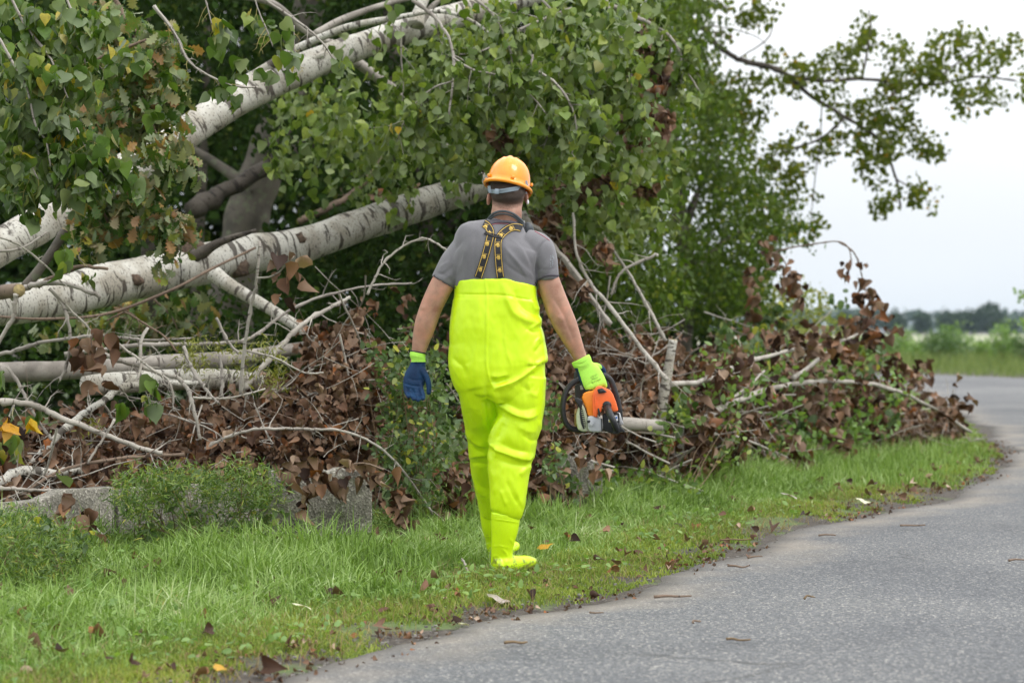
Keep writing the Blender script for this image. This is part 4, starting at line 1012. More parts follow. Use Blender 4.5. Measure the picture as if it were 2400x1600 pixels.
# deep undergrowth closing the view between the trunks
g = np.random.default_rng(61)
blobs = [(x, y, 170, 130, 24, 29, 34) for x in range(-830, 1540, 170) for y in range(-520, 860, 150)]
blobs += [(x, y, 130, 110, 29, 32, 22) for x in range(-830, 1500, 170) for y in range(-200, 860, 150)]
blobs += [(1600, 760, 140, 70, 24, 27, 34), (1680, 700, 70, 50, 24, 26, 12)]
pos = clusters(blobs, 18, .5, g); pos = pos[pos[:, 2] > .02]
e_ = empty('undergrowth', (-1, 26, 0), 'dark leafy undergrowth closing the wood behind every trunk', 'undergrowth'); 
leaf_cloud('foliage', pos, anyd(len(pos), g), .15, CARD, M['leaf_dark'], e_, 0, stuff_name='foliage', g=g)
blobs = [(x, y, 150, 60, 13.5, 17, 16) for x in range(-820, 1500, 180) for y in (720, 820, 900)]
pos = clusters(blobs, 16, .28, g); pos = pos[pos[:, 2] > .02]
e_ = empty('undergrowth', (-1, 15, 0), 'low green undergrowth of small leaves behind the brush heap', 'undergrowth')
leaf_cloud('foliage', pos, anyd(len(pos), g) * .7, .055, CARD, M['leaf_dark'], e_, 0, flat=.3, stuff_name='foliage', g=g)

# the bough against the sky
e_ = empty('sky_bough', P(1600, 60, 24), 'long poplar bough reaching out from the wood across the white sky', 'bough')
mb = MB()
for i, (pts, h0, h1) in enumerate([([(1540, 40), (1607, 58), (1644, 65), (1678, 105), (1729, 139), (1784, 153), (1838, 173), (1900, 225), (1980, 275), (2060, 330), (2100, 420), (2110, 490)], 8, 2.5), ([(1850, 178), (1930, 190), (2010, 186), (2085, 192), (2180, 200), (2290, 180), (2380, 190)], 4.5, 2),
    ([(2020, 186), (2030, 130), (2040, 60), (2035, 25)], 3, 1.2), ([(2180, 200), (2240, 150), (2300, 110)], 2.5, 1.2), ([(1729, 139), (1800, 90), (1810, 40)], 1.5, 1), ([(1980, 275), (1930, 320), (1860, 350), (1800, 370)], 3, 1.5), ([(2100, 420), (2150, 450), (2180, 480)], 2, 1),
    ([(1925, 240), (1922, 330), (1912, 400), (1900, 520)], 1.6, .9), ([(1740, 200), (1750, 240), (1745, 300)], 1, .6), ([(1660, 60), (1740, 75), (1790, 100), (1795, 140)], 1.4, .7), ([(1560, -60), (1640, -20), (1700, 20)], 6, 2)]):
    stem(mb, pts, 24.4, 24.6, h0, h1, 7, seed=500 + i)
mb.build('limb', M['dark_bark'], e_)
g = np.random.default_rng(62)
SB = [(1990, 130, 55, 40, 9), (1930, 165, 45, 38, 8), (2030, 60, 18, 35, 5), (2090, 115, 40, 35, 5), (2150, 150, 70, 45, 11), (2210, 110, 55, 35, 6), (2290, 105, 60, 42, 8), (2350, 115, 35, 40, 5), (2385, 200, 25, 40, 3), (2250, 190, 85, 45, 13), (2120, 200, 50, 32, 9),
      (1880, 155, 35, 38, 5), (1950, 240, 50, 32, 6), (2060, 250, 75, 40, 13), (2100, 300, 60, 50, 12), (2030, 335, 60, 50, 11), (1960, 335, 60, 28, 6), (1860, 345, 50, 40, 7), (1810, 370, 32, 35, 5), (2050, 400, 50, 40, 7), (2170, 345, 50, 26, 5), (2070, 460, 40, 36, 6),
      (2160, 455, 30, 38, 5), (2190, 350, 25, 22, 2), (1790, 190, 60, 22, 6), (1850, 205, 30, 22, 3), (1740, 25, 80, 32, 11), (1640, 15, 50, 30, 7), (1695, 85, 14, 14, 1), (1870, 400, 18, 18, 2), (1870, 450, 40, 14, 3), (1905, 510, 26, 26, 3), (1830, 510, 50, 40, 8), (2320, 235, 35, 20, 3), (2265, 255, 18, 16, 2), (1720, 250, 30, 24, 4), (1660, 160, 50, 60, 8), (1730, 330, 50, 50, 8), (1700, 190, 50, 60, 9), (1760, 260, 50, 40, 7), (1680, 290, 50, 60, 9), (1770, 420, 60, 50, 9), (1850, 440, 50, 50, 6), (1800, 150, 50, 30, 4)]
pos = clusters([(x, y, rx, ry, 24, 25, int(n * 1.5)) for x, y, rx, ry, n in SB], 15, .15, g)
leaf_cloud('leaf', pos, down(len(pos), .8, g), .066, POPT, M['leaf_sky'], e_, 300, g=g)
pos = clusters([(2100, 200, 12, 40, 24.3, 24.6, 3), (1690, 90, 8, 8, 24, 24.2, 1)], 8, .08, g)
leaf_cloud('leaf', pos, down(len(pos), .5, g), .07, BRN, M['brown'], e_, 0, stuff_name='dead_leaves', g=g)

# ---------------------------------------------------------------- foreground boughs, upper left
def bough(label, stems, blobs, leafm, temps, lsize, seed, per=2, extra_per=12, rad=.09, name='leafy_bough', tl=.2, dk=.45, parts=300, bark='grey_bark', ntw=8):
    g = np.random.default_rng(seed)
    p0, d0_ = stems[0][0][0], stems[0][1]
    e_ = empty(name, P(p0[0], p0[1], d0_), label, 'bough', None)
    mb = MB(); mt = MB(); A = []
    for i, (pts, d0, d1, h0, h1) in enumerate(stems):
        W, r = stem(mb, pts, d0, d1, h0, h1, 7, seed=seed + i)
        a, _b = twigs(mt, W, r, ntw, tl, 0, seed * 7 + i, .15, .0013)
        A.append(a)
    mb.build('limb', M[bark], e_); mt.build('twigs', M['petiole'], e_)['kind'] = 'stuff'
    pos = at_nodes(np.concatenate(A), per, .02, g) if per else np.zeros((0, 3))
    if blobs: pos = np.concatenate([pos, clusters(blobs, extra_per, rad, g)])
    leaf_cloud('leaf', pos, down(len(pos), dk, g), lsize, temps, M[leafm], e_, parts, g=g)
    return e_
bough('near poplar bough of drooping green leaves filling the upper corner', [([(-10, 80), (0, 92), (34, 153), (65, 211), (82, 289), (109, 333), (119, 391)], 9.0, 9.0, 3.6, 2), ([(20, -20), (60, 60), (120, 140), (160, 230)], 9.2, 9.1, 3.6, 2),
      ([(150, -20), (190, 80), (200, 150)], 9.2, 9.2, 3, 1.8), ([(-20, 300), (50, 350), (90, 420)], 9.1, 9, 3, 1.5), ([(180, 300), (210, 360), (250, 420)], 9.2, 9.1, 2.4, 1.4)],
      [(60, 60, 130, 100, 9, 10, 19), (60, 200, 120, 110, 9, 10, 24), (70, 340, 120, 90, 9, 10, 21), (200, 370, 80, 80, 9.2, 10.2, 9), (230, 90, 100, 80, 9.4, 10.4, 9), (90, 430, 90, 40, 9.3, 10, 5), (-10, 250, 50, 180, 9, 9.6, 9)], 'leaf_top', POPT, .068, 71, dk=.4)
bough('loose sprays of spotted poplar leaves hanging before the white trunk', [([(361, 14), (412, 82), (442, 143), (493, 180), (544, 201)], 9.6, 9.5, 1.5, 1.2), ([(480, -10), (490, 30), (497, 60)], 9.4, 9.4, 2, 1.2), ([(595, -10), (610, 35), (625, 70), (640, 110)], 9.4, 9.4, 2, 1.2), ([(690, 60), (690, 110), (700, 160)], 9.5, 9.5, 1.4, 1)],
      [(505, 80, 32, 34, 9.4, 9.6, 4), (640, 90, 45, 50, 9.4, 9.6, 6), (570, 35, 20, 20, 9.4, 9.5, 1), (700, 130, 26, 40, 9.4, 9.6, 3), (520, 215, 40, 26, 9.5, 9.6, 4), (640, 190, 20, 16, 9.5, 9.6, 1), (405, 185, 22, 30, 9.6, 9.7, 2), (785, 140, 8, 12, 9.7, 9.8, 1), (370, 250, 28, 26, 9.6, 9.8, 1), (550, 150, 30, 30, 9.5, 9.6, 2)], 'leaf_top', POPT, .066, 72, per=0, extra_per=5, rad=.05, name='leafy_spray', tl=.1, ntw=5)
bough('turning oak bough with lobed green and brown leaves before the white trunk', [([(260, -20), (300, 60), (330, 150), (340, 260)], 10.8, 10.8, 6, 3), ([(300, 60), (360, 110), (400, 180)], 10.8, 10.7, 4, 2), ([(330, 240), (370, 320), (400, 370)], 10.8, 10.6, 4, 2), ([(200, 380), (230, 460), (260, 540)], 10.9, 10.8, 4, 2), ([(280, 420), (350, 500), (420, 540)], 10.9, 10.8, 4, 2)],
      [(300, 90, 90, 110, 10.6, 11.3, 18), (330, 230, 80, 110, 10.5, 11.2, 24), (230, 300, 90, 100, 10.6, 11.3, 16), (365, 350, 30, 50, 10.3, 10.8, 6), (270, 420, 110, 60, 10.7, 11.3, 12), (400, 530, 65, 30, 10.7, 11.2, 6), (280, 505, 60, 34, 10.8, 11.3, 5), (420, 90, 30, 50, 10.7, 11, 2)], 'oak', OAK, .095, 73, rad=.12, dk=.8, bark='brown_twig', name='oak_bough')
bough('second oak spray hanging low behind the big trunk', [([(240, 690), (300, 730), (340, 760)], 13, 13, 3, 1.5), ([(360, 700), (400, 740), (420, 780)], 13, 13, 3, 1.5)],
      [(330, 730, 110, 40, 12.9, 13.6, 11), (200, 760, 120, 50, 12.8, 13.5, 9), (440, 720, 60, 40, 13, 13.5, 5)], 'oak', OAK, .10, 74, rad=.14, dk=.8, bark='brown_twig', name='oak_bough', ntw=4)
bough('small fresh green leaf spray beside the sawn bough', [([(190, 590), (185, 605), (205, 625)], 10.3, 10.3, 1.2, .8)], [(150, 612, 14, 16, 10.25, 10.3, 1), (190, 650, 26, 18, 10.3, 10.35, 2), (145, 585, 8, 6, 10.3, 10.35, 1)], 'leaf_top', POPT, .085, 75, per=0, extra_per=3, rad=.03, name='leafy_spray', tl=.05, ntw=3)
bough('green leaf spray lying over the pale branches in the heap', [([(330, 900), (345, 925), (350, 950)], 10.3, 10.3, 1.2, .8)], [(350, 905, 14, 16, 10.25, 10.3, 2), (345, 940, 20, 18, 10.3, 10.35, 2), (285, 945, 12, 10, 10.3, 10.35, 1), (90, 975, 18, 12, 10.2, 10.3, 1), (20, 1045, 40, 22, 10.0, 10.1, 4), (0, 870, 14, 22, 9.8, 9.9, 1)], 'leaf_top', POPT, .085, 76, per=0, extra_per=3, rad=.03, name='leafy_spray', tl=.05, ntw=3)
bough('yellow leaves hanging among the pale branches at the frame edge', [([(30, 950), (38, 965), (50, 985)], 9.9, 9.9, 1.1, .7)], [(18, 1000, 12, 12, 9.9, 9.95, 1), (62, 985, 12, 12, 9.9, 9.95, 1)], 'yellow', POPT, .08, 77, per=0, extra_per=3, rad=.02, name='yellow_spray', tl=.04, ntw=2)
bough('single upright green leaf above the concrete beam', [([(130, 1088), (138, 1100), (150, 1110)], 9.7, 9.7, 1, .7)], [(147, 1112, 4, 4, 9.68, 9.7, 1)], 'leaf_top', POPT, .1, 78, per=0, extra_per=1, rad=.01, name='leafy_spray', tl=.03, ntw=2)

# green poplar leaves standing in the far heap
bough('fresh green leaves poking through the far brush heap', [([(1720, 800), (1760, 770), (1800, 740)], 17, 17.2, 2, 1.2), ([(1990, 1000), (2030, 960), (2060, 920)], 18.8, 18.8, 2, 1.2)],
      [(1760, 800, 80, 40, 15, 16, 12), (1900, 900, 60, 30, 16, 17, 8), (2000, 880, 50, 40, 17, 18, 9), (2050, 860, 40, 50, 17.4, 18.4, 9), (2040, 980, 60, 30, 17.2, 18, 8), (1870, 980, 60, 30, 15.4, 16, 7), (1600, 950, 60, 40, 12.8, 13.4, 6), (1950, 700, 30, 20, 19, 20, 2)], 'leaf_small', ROUNDT, .07, 79, extra_per=9, rad=.12)

# leafy shrub growing up left of the worker
def shrub(label, base, blobs, leafm, temps, lsize, seed, per=14, rad=.10, name='leafy_shrub', nst=9, parts=300, barkm='stem_brown', h=None, flat=.3, group=None, tipz=-.2):
    g = np.random.default_rng(seed)
    bx, by = base; bz = float(gh(bx, by))
    e_ = empty(name, (bx, by, bz), label, 'shrub', group)
    pos = clusters(blobs, per, rad, g)
    pos = pos[pos[:, 2] > gh(pos[:, 0], pos[:, 1]) + .015]
    mb = MB()
    for i in range(nst):
        q = pos[g.integers(0, len(pos))]
        b0 = np.array([bx + g.normal(0, .12), by + g.normal(0, .1), bz - .02]); b0[0] = b0[0] * .45 + q[0] * .55
        mid = (b0 + q) / 2 + g.normal(0, .04, 3)
        tube(mb, catmull(np.array([b0, mid, q]), 4), np.linspace(.004, .0012, 9), 5, False, .05, i)
    mb.build('stem', M[barkm], e_)
    td = anyd(len(pos), g) + np.array([0, 0, tipz])
    leaf_cloud('leaf', pos, td, lsize, temps, M[leafm], e_, parts, flat=flat, g=g)
    return e_
shrub('dense small leaved green shrub growing beside the blue gloved hand', gpx(960, 10.9), [(960, 880, 80, 90, 10.6, 11.5, 46), (985, 1010, 85, 100, 10.5, 11.4, 56), (930, 1080, 50, 70, 10.6, 11.2, 16), (900, 850, 60, 30, 10.8, 11.4, 10), (1000, 1110, 60, 60, 10.5, 11.2, 18)], 'leaf_small', OVT, .042, 81, nst=16)
shrub('glossy green sprig in the gap beside the bright waders', gpx(1290, 11.2), [(1290, 960, 14, 60, 10.9, 11.3, 7), (1300, 1070, 22, 50, 10.9, 11.4, 9), (1330, 1130, 40, 30, 11.3, 11.7, 7)], 'leaf_small', OVT, .05, 82, nst=6, per=9, rad=.07)
shrub('yellow green mistletoe clump tangled between the branches', gpx(520, 11.1), [(470, 830, 55, 40, 10.9, 11.4, 22), (600, 840, 70, 50, 10.9, 11.4, 20), (640, 890, 40, 30, 10.9, 11.3, 9), (230, 1000, 30, 15, 10.4, 10.8, 3)], 'mistletoe', NARROW, .05, 83, name='mistletoe', per=16, rad=.08, nst=3, tipz=.1, parts=60)
shrub('yellow green airy shrub at the end of the wood by the sky', gpx(1850, 24), [(1850, 730, 90, 60, 23, 25, 70), (1790, 680, 50, 60, 23, 25, 26), (1930, 780, 60, 45, 23, 25, 40), (1830, 820, 130, 50, 22, 25, 60), (1905, 720, 30, 30, 23, 24.5, 8), (1960, 850, 70, 60, 22.5, 25, 40)], 'yellowgreen', CARD, .06, 84, name='airy_shrub', per=10, rad=.2, nst=16, parts=0)
# weeds in front of the barrier
shrub('tall feathery weeds covering the gap between the concrete beams', gpx(480, 9.75), [(330, 1160, 60, 60, 9.2, 9.6, 60), (620, 1150, 40, 60, 9.6, 9.9, 20), (420, 1140, 110, 40, 9.4, 9.8, 60), (550, 1150, 90, 60, 9.5, 9.9, 64), (450, 1260, 140, 60, 9.4, 9.9, 48), (600, 1270, 60, 50, 9.6, 10, 20), (300, 1290, 60, 40, 9.2, 9.6, 16)], 'fern', NARROW, .04, 85, name='weed_clump', per=26, rad=.075, nst=30, parts=120, tipz=.3)
shrub('broad leaved green plants at the foot of the feathery weeds', gpx(500, 9.6), [(380, 1230, 80, 60, 9.4, 9.8, 14), (540, 1260, 80, 50, 9.4, 9.8, 16), (300, 1310, 80, 30, 9.0, 9.4, 8), (640, 1200, 40, 30, 9.8, 10, 5), (460, 1130, 60, 25, 9.7, 10, 8)], 'leaf_small', OVT, .05, 86, name='weed_clump', per=7, rad=.06, nst=8, parts=120, tipz=.1)
shrub('rounded bushy weed before the beam at the frame corner', gpx(70, 8.4), [(60, 1300, 110, 60, 8.1, 8.8, 56), (60, 1240, 90, 40, 8.3, 8.9, 34), (160, 1300, 60, 70, 8.3, 8.8, 26), (0, 1350, 90, 40, 8.1, 8.5, 24), (60, 1360, 110, 35, 8.0, 8.4, 20)], 'fern', NARROW, .034, 87, name='weed_clump', per=34, rad=.07, nst=24, parts=60, tipz=.3)
shrub('small leafy herb with broad leaves against the beam at the frame corner', gpx(120, 8.7), [(120, 1260, 80, 40, 8.3, 8.7, 12), (40, 1220, 60, 30, 8.5, 8.9, 7), (190, 1260, 20, 50, 8.5, 8.7, 5)], 'leaf_small', OVT, .04, 88, name='weed_clump', per=6, rad=.05, nst=6, parts=80, tipz=.1)
shrub('low weeds spilling from under the light concrete panel', gpx(900, 10.6), [(880, 1230, 60, 30, 10.3, 10.7, 14), (820, 1250, 60, 18, 10.2, 10.5, 9), (1000, 1190, 60, 50, 10.5, 11, 12)], 'fern', NARROW, .045, 89, name='weed_clump', per=22, rad=.07, nst=10, parts=60, tipz=.3)
shrub('green weeds at the front of the brown heap beside the stick', gpx(1420, 12.4), [(1380, 1130, 90, 30, 11.6, 12, 12), (1520, 1130, 90, 20, 12.1, 12.7, 12), (1650, 1090, 80, 20, 13, 13.7, 10), (1560, 1010, 30, 40, 12.2, 12.8, 5), (1780, 1060, 80, 20, 14, 14.8, 10), (1700, 1000, 40, 40, 13.2, 14, 6), (1600, 960, 40, 30, 12.5, 13, 3)], 'fern', OVT, .05, 90, name='weed_clump', per=16, rad=.12, nst=14, parts=60, tipz=.5)
shrub('feathery weeds growing through the far brush heap', gpx(1800, 17), [(1720, 960, 60, 50, 14, 15, 6), (1820, 960, 60, 60, 14.8, 15.8, 7), (1930, 940, 70, 50, 16, 17, 7), (2060, 930, 70, 50, 17.4, 18.5, 14), (1680, 900, 60, 40, 13.4, 14, 7), (1960, 880, 80, 50, 16.4, 17.4, 8), (1800, 870, 60, 30, 14.8, 15.8, 7), (1880, 1040, 80, 24, 15.3, 16, 14), (2010, 1010, 80, 24, 16.6, 17.4, 14), (2100, 1000, 80, 25, 19.5, 20.5, 14), (2200, 990, 40, 20, 20.5, 21.5, 7)], 'bush', OVT, .06, 91, name='weed_clump', per=16, rad=.18, nst=20, parts=0, tipz=.5)

# ---------------------------------------------------------------- beyond the road
def farbush(label, px, py, d, w_, h_, leafm, seed, n=46):
    g = np.random.default_rng(seed); x0 = (px - 1200) / F * d
    e_ = empty('field_bush', (x0, d, 0), label, 'bush', 'bushes along the far side of the road')
    q = g.normal(size=(n, 3)); q /= np.linalg.norm(q, axis=1)[:, None]
    q = q * g.random((n, 1)) ** .4 * np.array([w_ / 2, w_ / 2, h_ * .5]) + np.array([x0, d, h_ * .5]); q[:, 2] += g.random(n) ** 3 * h_ * .3
    pos = (q[:, None] + g.normal(size=(n, 22, 3)) * .13).reshape(-1, 3); pos = pos[pos[:, 2] > 0]
    mb = MB()
    for i in range(8):
        k = pos[g.integers(0, len(pos))]; tube(mb, np.array([[x0 + g.normal(0, .1), d, -.02], (np.array([x0, d, 0]) + k) / 2, k]), [.02, .012, .005], 5, False)
    mb.build('stem', M['stem_brown'], e_)
    leaf_cloud('foliage', pos, anyd(len(pos), g) + np.array([0, 0, .5]), .10, CARD, M[leafm], e_, 0, stuff_name='foliage', g=g)
for k, (lb, px, d, w_, h_, lm_) in enumerate([
    ('light green bush on the far bank nearest the brush heap', 2010, 64, .9, .75, 'bush'), ('tall pale green bush before the middle of the pale field', 2110, 66, 1.1, 1.05, 'bush'), ('wide dark green bush on the bank in front of the field', 2215, 63, 1.5, .95, 'bush_dark'),
    ('bright topped bush rising behind the dark bush', 2232, 68, 1.1, 1.2, 'bush'), ('ragged bush close to the frame edge beyond the road', 2350, 64, 1.0, 1.1, 'bush'), ('low bush at the very edge of the view beyond the road', 2410, 61, .9, .95, 'bush_dark'),
    ('low spreading bush left of the wide dark bush', 2150, 65, 1.0, .6, 'bush'), ('soft green bush right of the wide dark bush', 2295, 66, 1.0, .7, 'bush'), ('small rounded bush behind the leafy tip of the heap', 2060, 66, .9, .8, 'bush')]):
    farbush(lb, px, 0, d, w_, h_, lm_, 300 + k, 70 if w_ > 1.2 else 46)
# tall grass bank beyond the road
def blades(name, x, y, h, wd, mat, seg=2, lean=.5, seed=1, parent=None, kind='stuff'):
    g = np.random.default_rng(seed); n = len(x)
    z0 = gh(x, y) - .004
    a = g.random(n) * 2 * PI; ld = np.column_stack([np.cos(a), np.sin(a)]) * (g.random(n) * lean * h)[:, None]
    sa = g.random(n) * 2 * PI; sx = np.cos(sa) * wd / 2; sy = np.sin(sa) * wd / 2
    V = []; 
    for s in range(seg + 1):
        f = s / seg; bx = x + ld[:, 0] * f ** 2; by = y + ld[:, 1] * f ** 2; bz = z0 + h * (f - .28 * f * f * np.minimum(1, np.linalg.norm(ld, axis=1) / h * 1.2))
        if s < seg:
            w_ = 1 - .35 * f
            V.append(np.column_stack([bx - sx * w_, by - sy * w_, bz])); V.append(np.column_stack([bx + sx * w_, by + sy * w_, bz]))
        else: V.append(np.column_stack([bx, by, bz]))
    k = 2 * seg + 1
    V = np.stack(V, 1).reshape(-1, 3); base = np.arange(n)[:, None] * k
    Q = [base + np.array([[2 * s, 2 * s + 1, 2 * s + 3, 2 * s + 2]]) for s in range(seg - 1)]
    Tt = base + np.array([[2 * seg - 2, 2 * seg - 1, 2 * seg]])
    me = np_mesh(name, V, ([np.concatenate(Q)] if Q else []) + [Tt])
    o = link(name, me, M[mat], parent); tag(o, kind='stuff'); return o
g = np.random.default_rng(91)
n = 26000; x = g.uniform(4, 26, n); y = 46 + g.random(n) ** .8 * 26
k = (y > np.interp(x, REDGE[::-1, 0][np.argsort(REDGE[::-1, 0])], REDGE[::-1, 1][np.argsort(REDGE[::-1, 0])]) )
rx_ = np.interp(y, REDGE[8:, 1], REDGE[8:, 0]); k = (x > rx_ + .1)
x, y = x[k], y[k]; blades('grass', x, y, g.uniform(.10, .32, len(x)) * (1 + sm((y - 52) / 8) * 1.2), .02, 'bank_grass', 2, .5, 92)

# far trees
def fartree(label, px, d, w_, h_, seed, group='trees standing along the far edge of the field'):
    g = np.random.default_rng(seed); x0 = (px - 1200) / F * d
    e_ = empty('field_tree', (x0, d, 0), label, 'tree', group)
    mb = MB(); tube(mb, np.array([[x0, d, -.2], [x0 + .1, d, h_ * .3], [x0, d, h_ * .7]]), [.3, .24, .1], 7); mb.build('trunk', M['dark_bark'], e_)
    n = 90; q = g.normal(size=(n, 3)); q /= np.linalg.norm(q, axis=1)[:, None]
    q = q * g.random((n, 1)) ** .35 * np.array([w_ / 2, w_ / 2, h_ * .46]) + np.array([x0, d, h_ * .55]); 
    pos = (q[:, None] + g.normal(size=(n, 10, 3)) * .6).reshape(-1, 3); pos = pos[pos[:, 2] > .1]
    leaf_cloud('foliage', pos, anyd(len(pos), g), 1.0, CARD, M['farleaf'], e_, 0, stuff_name='crown', g=g)
for k, (lb, px, d, w_, h_) in enumerate([
    ('small dark tree first in the row beside the yellow shrub', 1978, 600, 4.0, 5.5), ('round dark tree second in the row from the yellow shrub', 2030, 600, 6.5, 6.6), ('dark twin topped tree third in the row', 2098, 600, 6.2, 6.0), ('paler round tree standing alone in the middle of the row', 2160, 610, 5.0, 5.8),
    ('dark full tree before the tallest one in the row', 2220, 600, 6.0, 6.2), ('narrow dark tree squeezed between two full trees in the row', 2256, 605, 4.2, 6.0), ('dark tree leaning on the side of the tallest one', 2285, 600, 5.0, 6.2), ('tallest broad dark tree of the far row', 2322, 600, 8.2, 7.9), ('small low tree after the tallest one in the far row', 2366, 590, 3.4, 3.0)]):
    fartree(lb, px, d, w_ * 1.12, h_ * 1.15, 700 + k)
g = np.random.default_rng(95); n = 5200
x = g.uniform(60, 700, n); y = g.uniform(1250, 1330, n); z = g.random(n) ** .7 * (10 + 4 * vnoise(x, x * 0, .02, 9))
pos = np.column_stack([x, y, z]); o = leaf_cloud('treeline', pos, anyd(n, g), 5.0, CARD, M['farleaf'], empty('far_woodland', (300, 1290, 0), 'faint bluish line of woodland on the horizon', 'woodland'), 0, stuff_name='treeline', g=g)
# twigs entering at the right edge
bough('leafy twig tips entering at the right edge above the far trees', [([(2440, 640), (2415, 670), (2400, 690)], 30, 30, 2, 1), ([(2440, 730), (2420, 750), (2395, 745)], 30, 30, 2, 1)], [(2405, 690, 16, 28, 29.8, 30.2, 5), (2412, 750, 22, 16, 29.8, 30.2, 4)], 'bush', POPT, .055, 93, per=0, extra_per=8, rad=.1, name='leafy_spray', ntw=3)

# ---------------------------------------------------------------- grass of the verge
g = np.random.default_rng(101)
def scatter(n, ylo, yhi, smin, smax, g, pw=1.0):
    """points on the verge, denser towards the camera"""
    y = ylo + (yhi - ylo) * g.random(n) ** pw
    xe = edge_x(y); s = smin + (smax - smin) * g.random(n)
    sl = (edge_x(y + .1) - edge_x(y - .1)) / .2
    x = xe - s * np.sqrt(1 + sl * sl)
    k = np.abs(x / y) < .29
    return x[k], y[k], s[k]
def barrier_y(x): return np.interp(x, [-3.3, -2.02, -1.28, -.75, .0, .26, .8, 1.28, 1.77, 2.37, 3.43, 4.5], [8.2, 9.95, 10.3, 10.4, 11.8, 12.2, 12.8, 13.9, 15.1, 16.2, 18.2, 20.3])
# short mossy turf by the asphalt
x, y, s = scatter(150000, 5.6, 24, 0.02, 0.75, g, 1.9)
pat = vnoise(x, y, 2.6, 41) * .6 + vnoise(x, y, 8, 42) * .4
k = (g.random(len(x)) < sm((s - .04) / .42 + (pat - .52) * 3.0)) & ~((np.abs(x - .02) < .15) & (np.abs(y - 8.98) < .10))
x, y, s, pat = x[k], y[k], s[k], pat[k]
blades('turf', x, y, g.uniform(.012, .035, len(x)) * (1 + s * .6), .0035 + .0003 * y, 'moss', 2, 1.0, 43)
# longer grass
x, y, s = scatter(200000, 5.6, 17, 0.35, 4.6, g, 1.35)
k = (g.random(len(x)) < sm((s - .35) / .45)) & (y < barrier_y(x) + .35)
x, y, s = x[k], y[k], s[k]
tuft = vnoise(x, y, 1.1, 44) * .5 + vnoise(x, y, 3.5, 45) * .5
h = (.035 + .05 * sm((s - .3) / 1.0) + .15 * sm((tuft - .45) * 3) * sm((s - .7) / .8)) * g.uniform(.5, 1.35, len(x))
h = h * np.where((np.abs(x + .02) < .3) & (y > 8.5) & (y < 9.15), .45, 1)
h = h * np.where((x > -1.5) & (x < -.5) & (y > 9.3), .38, 1) * np.where(y > barrier_y(x) - .5, .8, 1)
near_bar = np.clip(1 - (barrier_y(x) - y) / .9, 0, 1)
h = h * (1 + .8 * near_bar * (g.random(len(x)) ** 2))
blades('grass', x, y, h, .0030 + .00030 * y + h * .008, 'grass', 3, 1.25, 46)
# scattered tall blades and dry straw
x, y, s = scatter(6500, 6.5, 16, 0.9, 4.2, g, 1.2); tf = vnoise(x, y, 1.6, 49); k = (y < barrier_y(x)) & (tf > .45) & ~((x > -1.5) & (x < -.5) & (y > 9.2)); x, y = x[k], y[k]
blades('tall_grass', x, y, g.uniform(.08, .21, len(x)), .0055, 'grass', 4, 1.5, 50)
x, y, s = scatter(26000, 5.8, 15, 0.1, 3.4, g, 1.3); k = (y < barrier_y(x) + .3) & (vnoise(x, y, 2.3, 51) > .42); x, y = x[k], y[k]
blades('straw', x, y, g.uniform(.03, .09, len(x)), .003, 'straw', 2, 2.2, 52)
# grass further along
x, y, s = scatter(60000, 14, 40, 0.1, 4.0, g, 1.2)
blades('grass', x, y, g.uniform(.05, .15, len(x)) * (.5 + sm(s / 1.0)), .008, 'grass', 2, .8, 47)
# crumbled leaf litter along the edge
x, y, s = scatter(5200, 6.0, 20, -.12, 1.6, g, 1.4); k = g.random(len(x)) < np.exp(-np.abs(s - .1) * 3.5) * 1.1 * (vnoise(x, y, 2.2, 53) > .4); x, y = x[k], y[k]
pos = np.column_stack([x, y, gh(x, y) + g.uniform(.008, .022, len(x))])
e_ = empty('leaf_litter', (0, 9, 0), 'crumbled dark leaf litter along the ragged edge of the turf', 'leaf litter')
leaf_cloud('litter', pos, np.column_stack([g.normal(size=(len(x), 2)), g.normal(0, .2, len(x))]), .022, BRN, M['brown'], e_, 0, flat=.5, stuff_name='leaf_litter', g=g)
# little flat leaves in the turf
x, y, s = scatter(9000, 5.8, 15, 0.25, 3.6, g, 1.3)
tuft = vnoise(x, y, 2.1, 48); k = (tuft > .5) & (y < barrier_y(x)); x, y = x[k], y[k]
pos = np.column_stack([x, y, gh(x, y) + g.uniform(.01, .06, len(x))]); 
e_ = empty('clover', (0, 9, 0), 'patches of flat green leaves growing in the verge grass', 'ground cover')
leaf_cloud('ground_leaves', pos, np.column_stack([g.normal(size=(len(x), 2)), g.normal(0, .3, len(x)) + .3]), .035, OVT, M['bush'], e_, 0, flat=.6, stuff_name='ground_leaves', g=g)
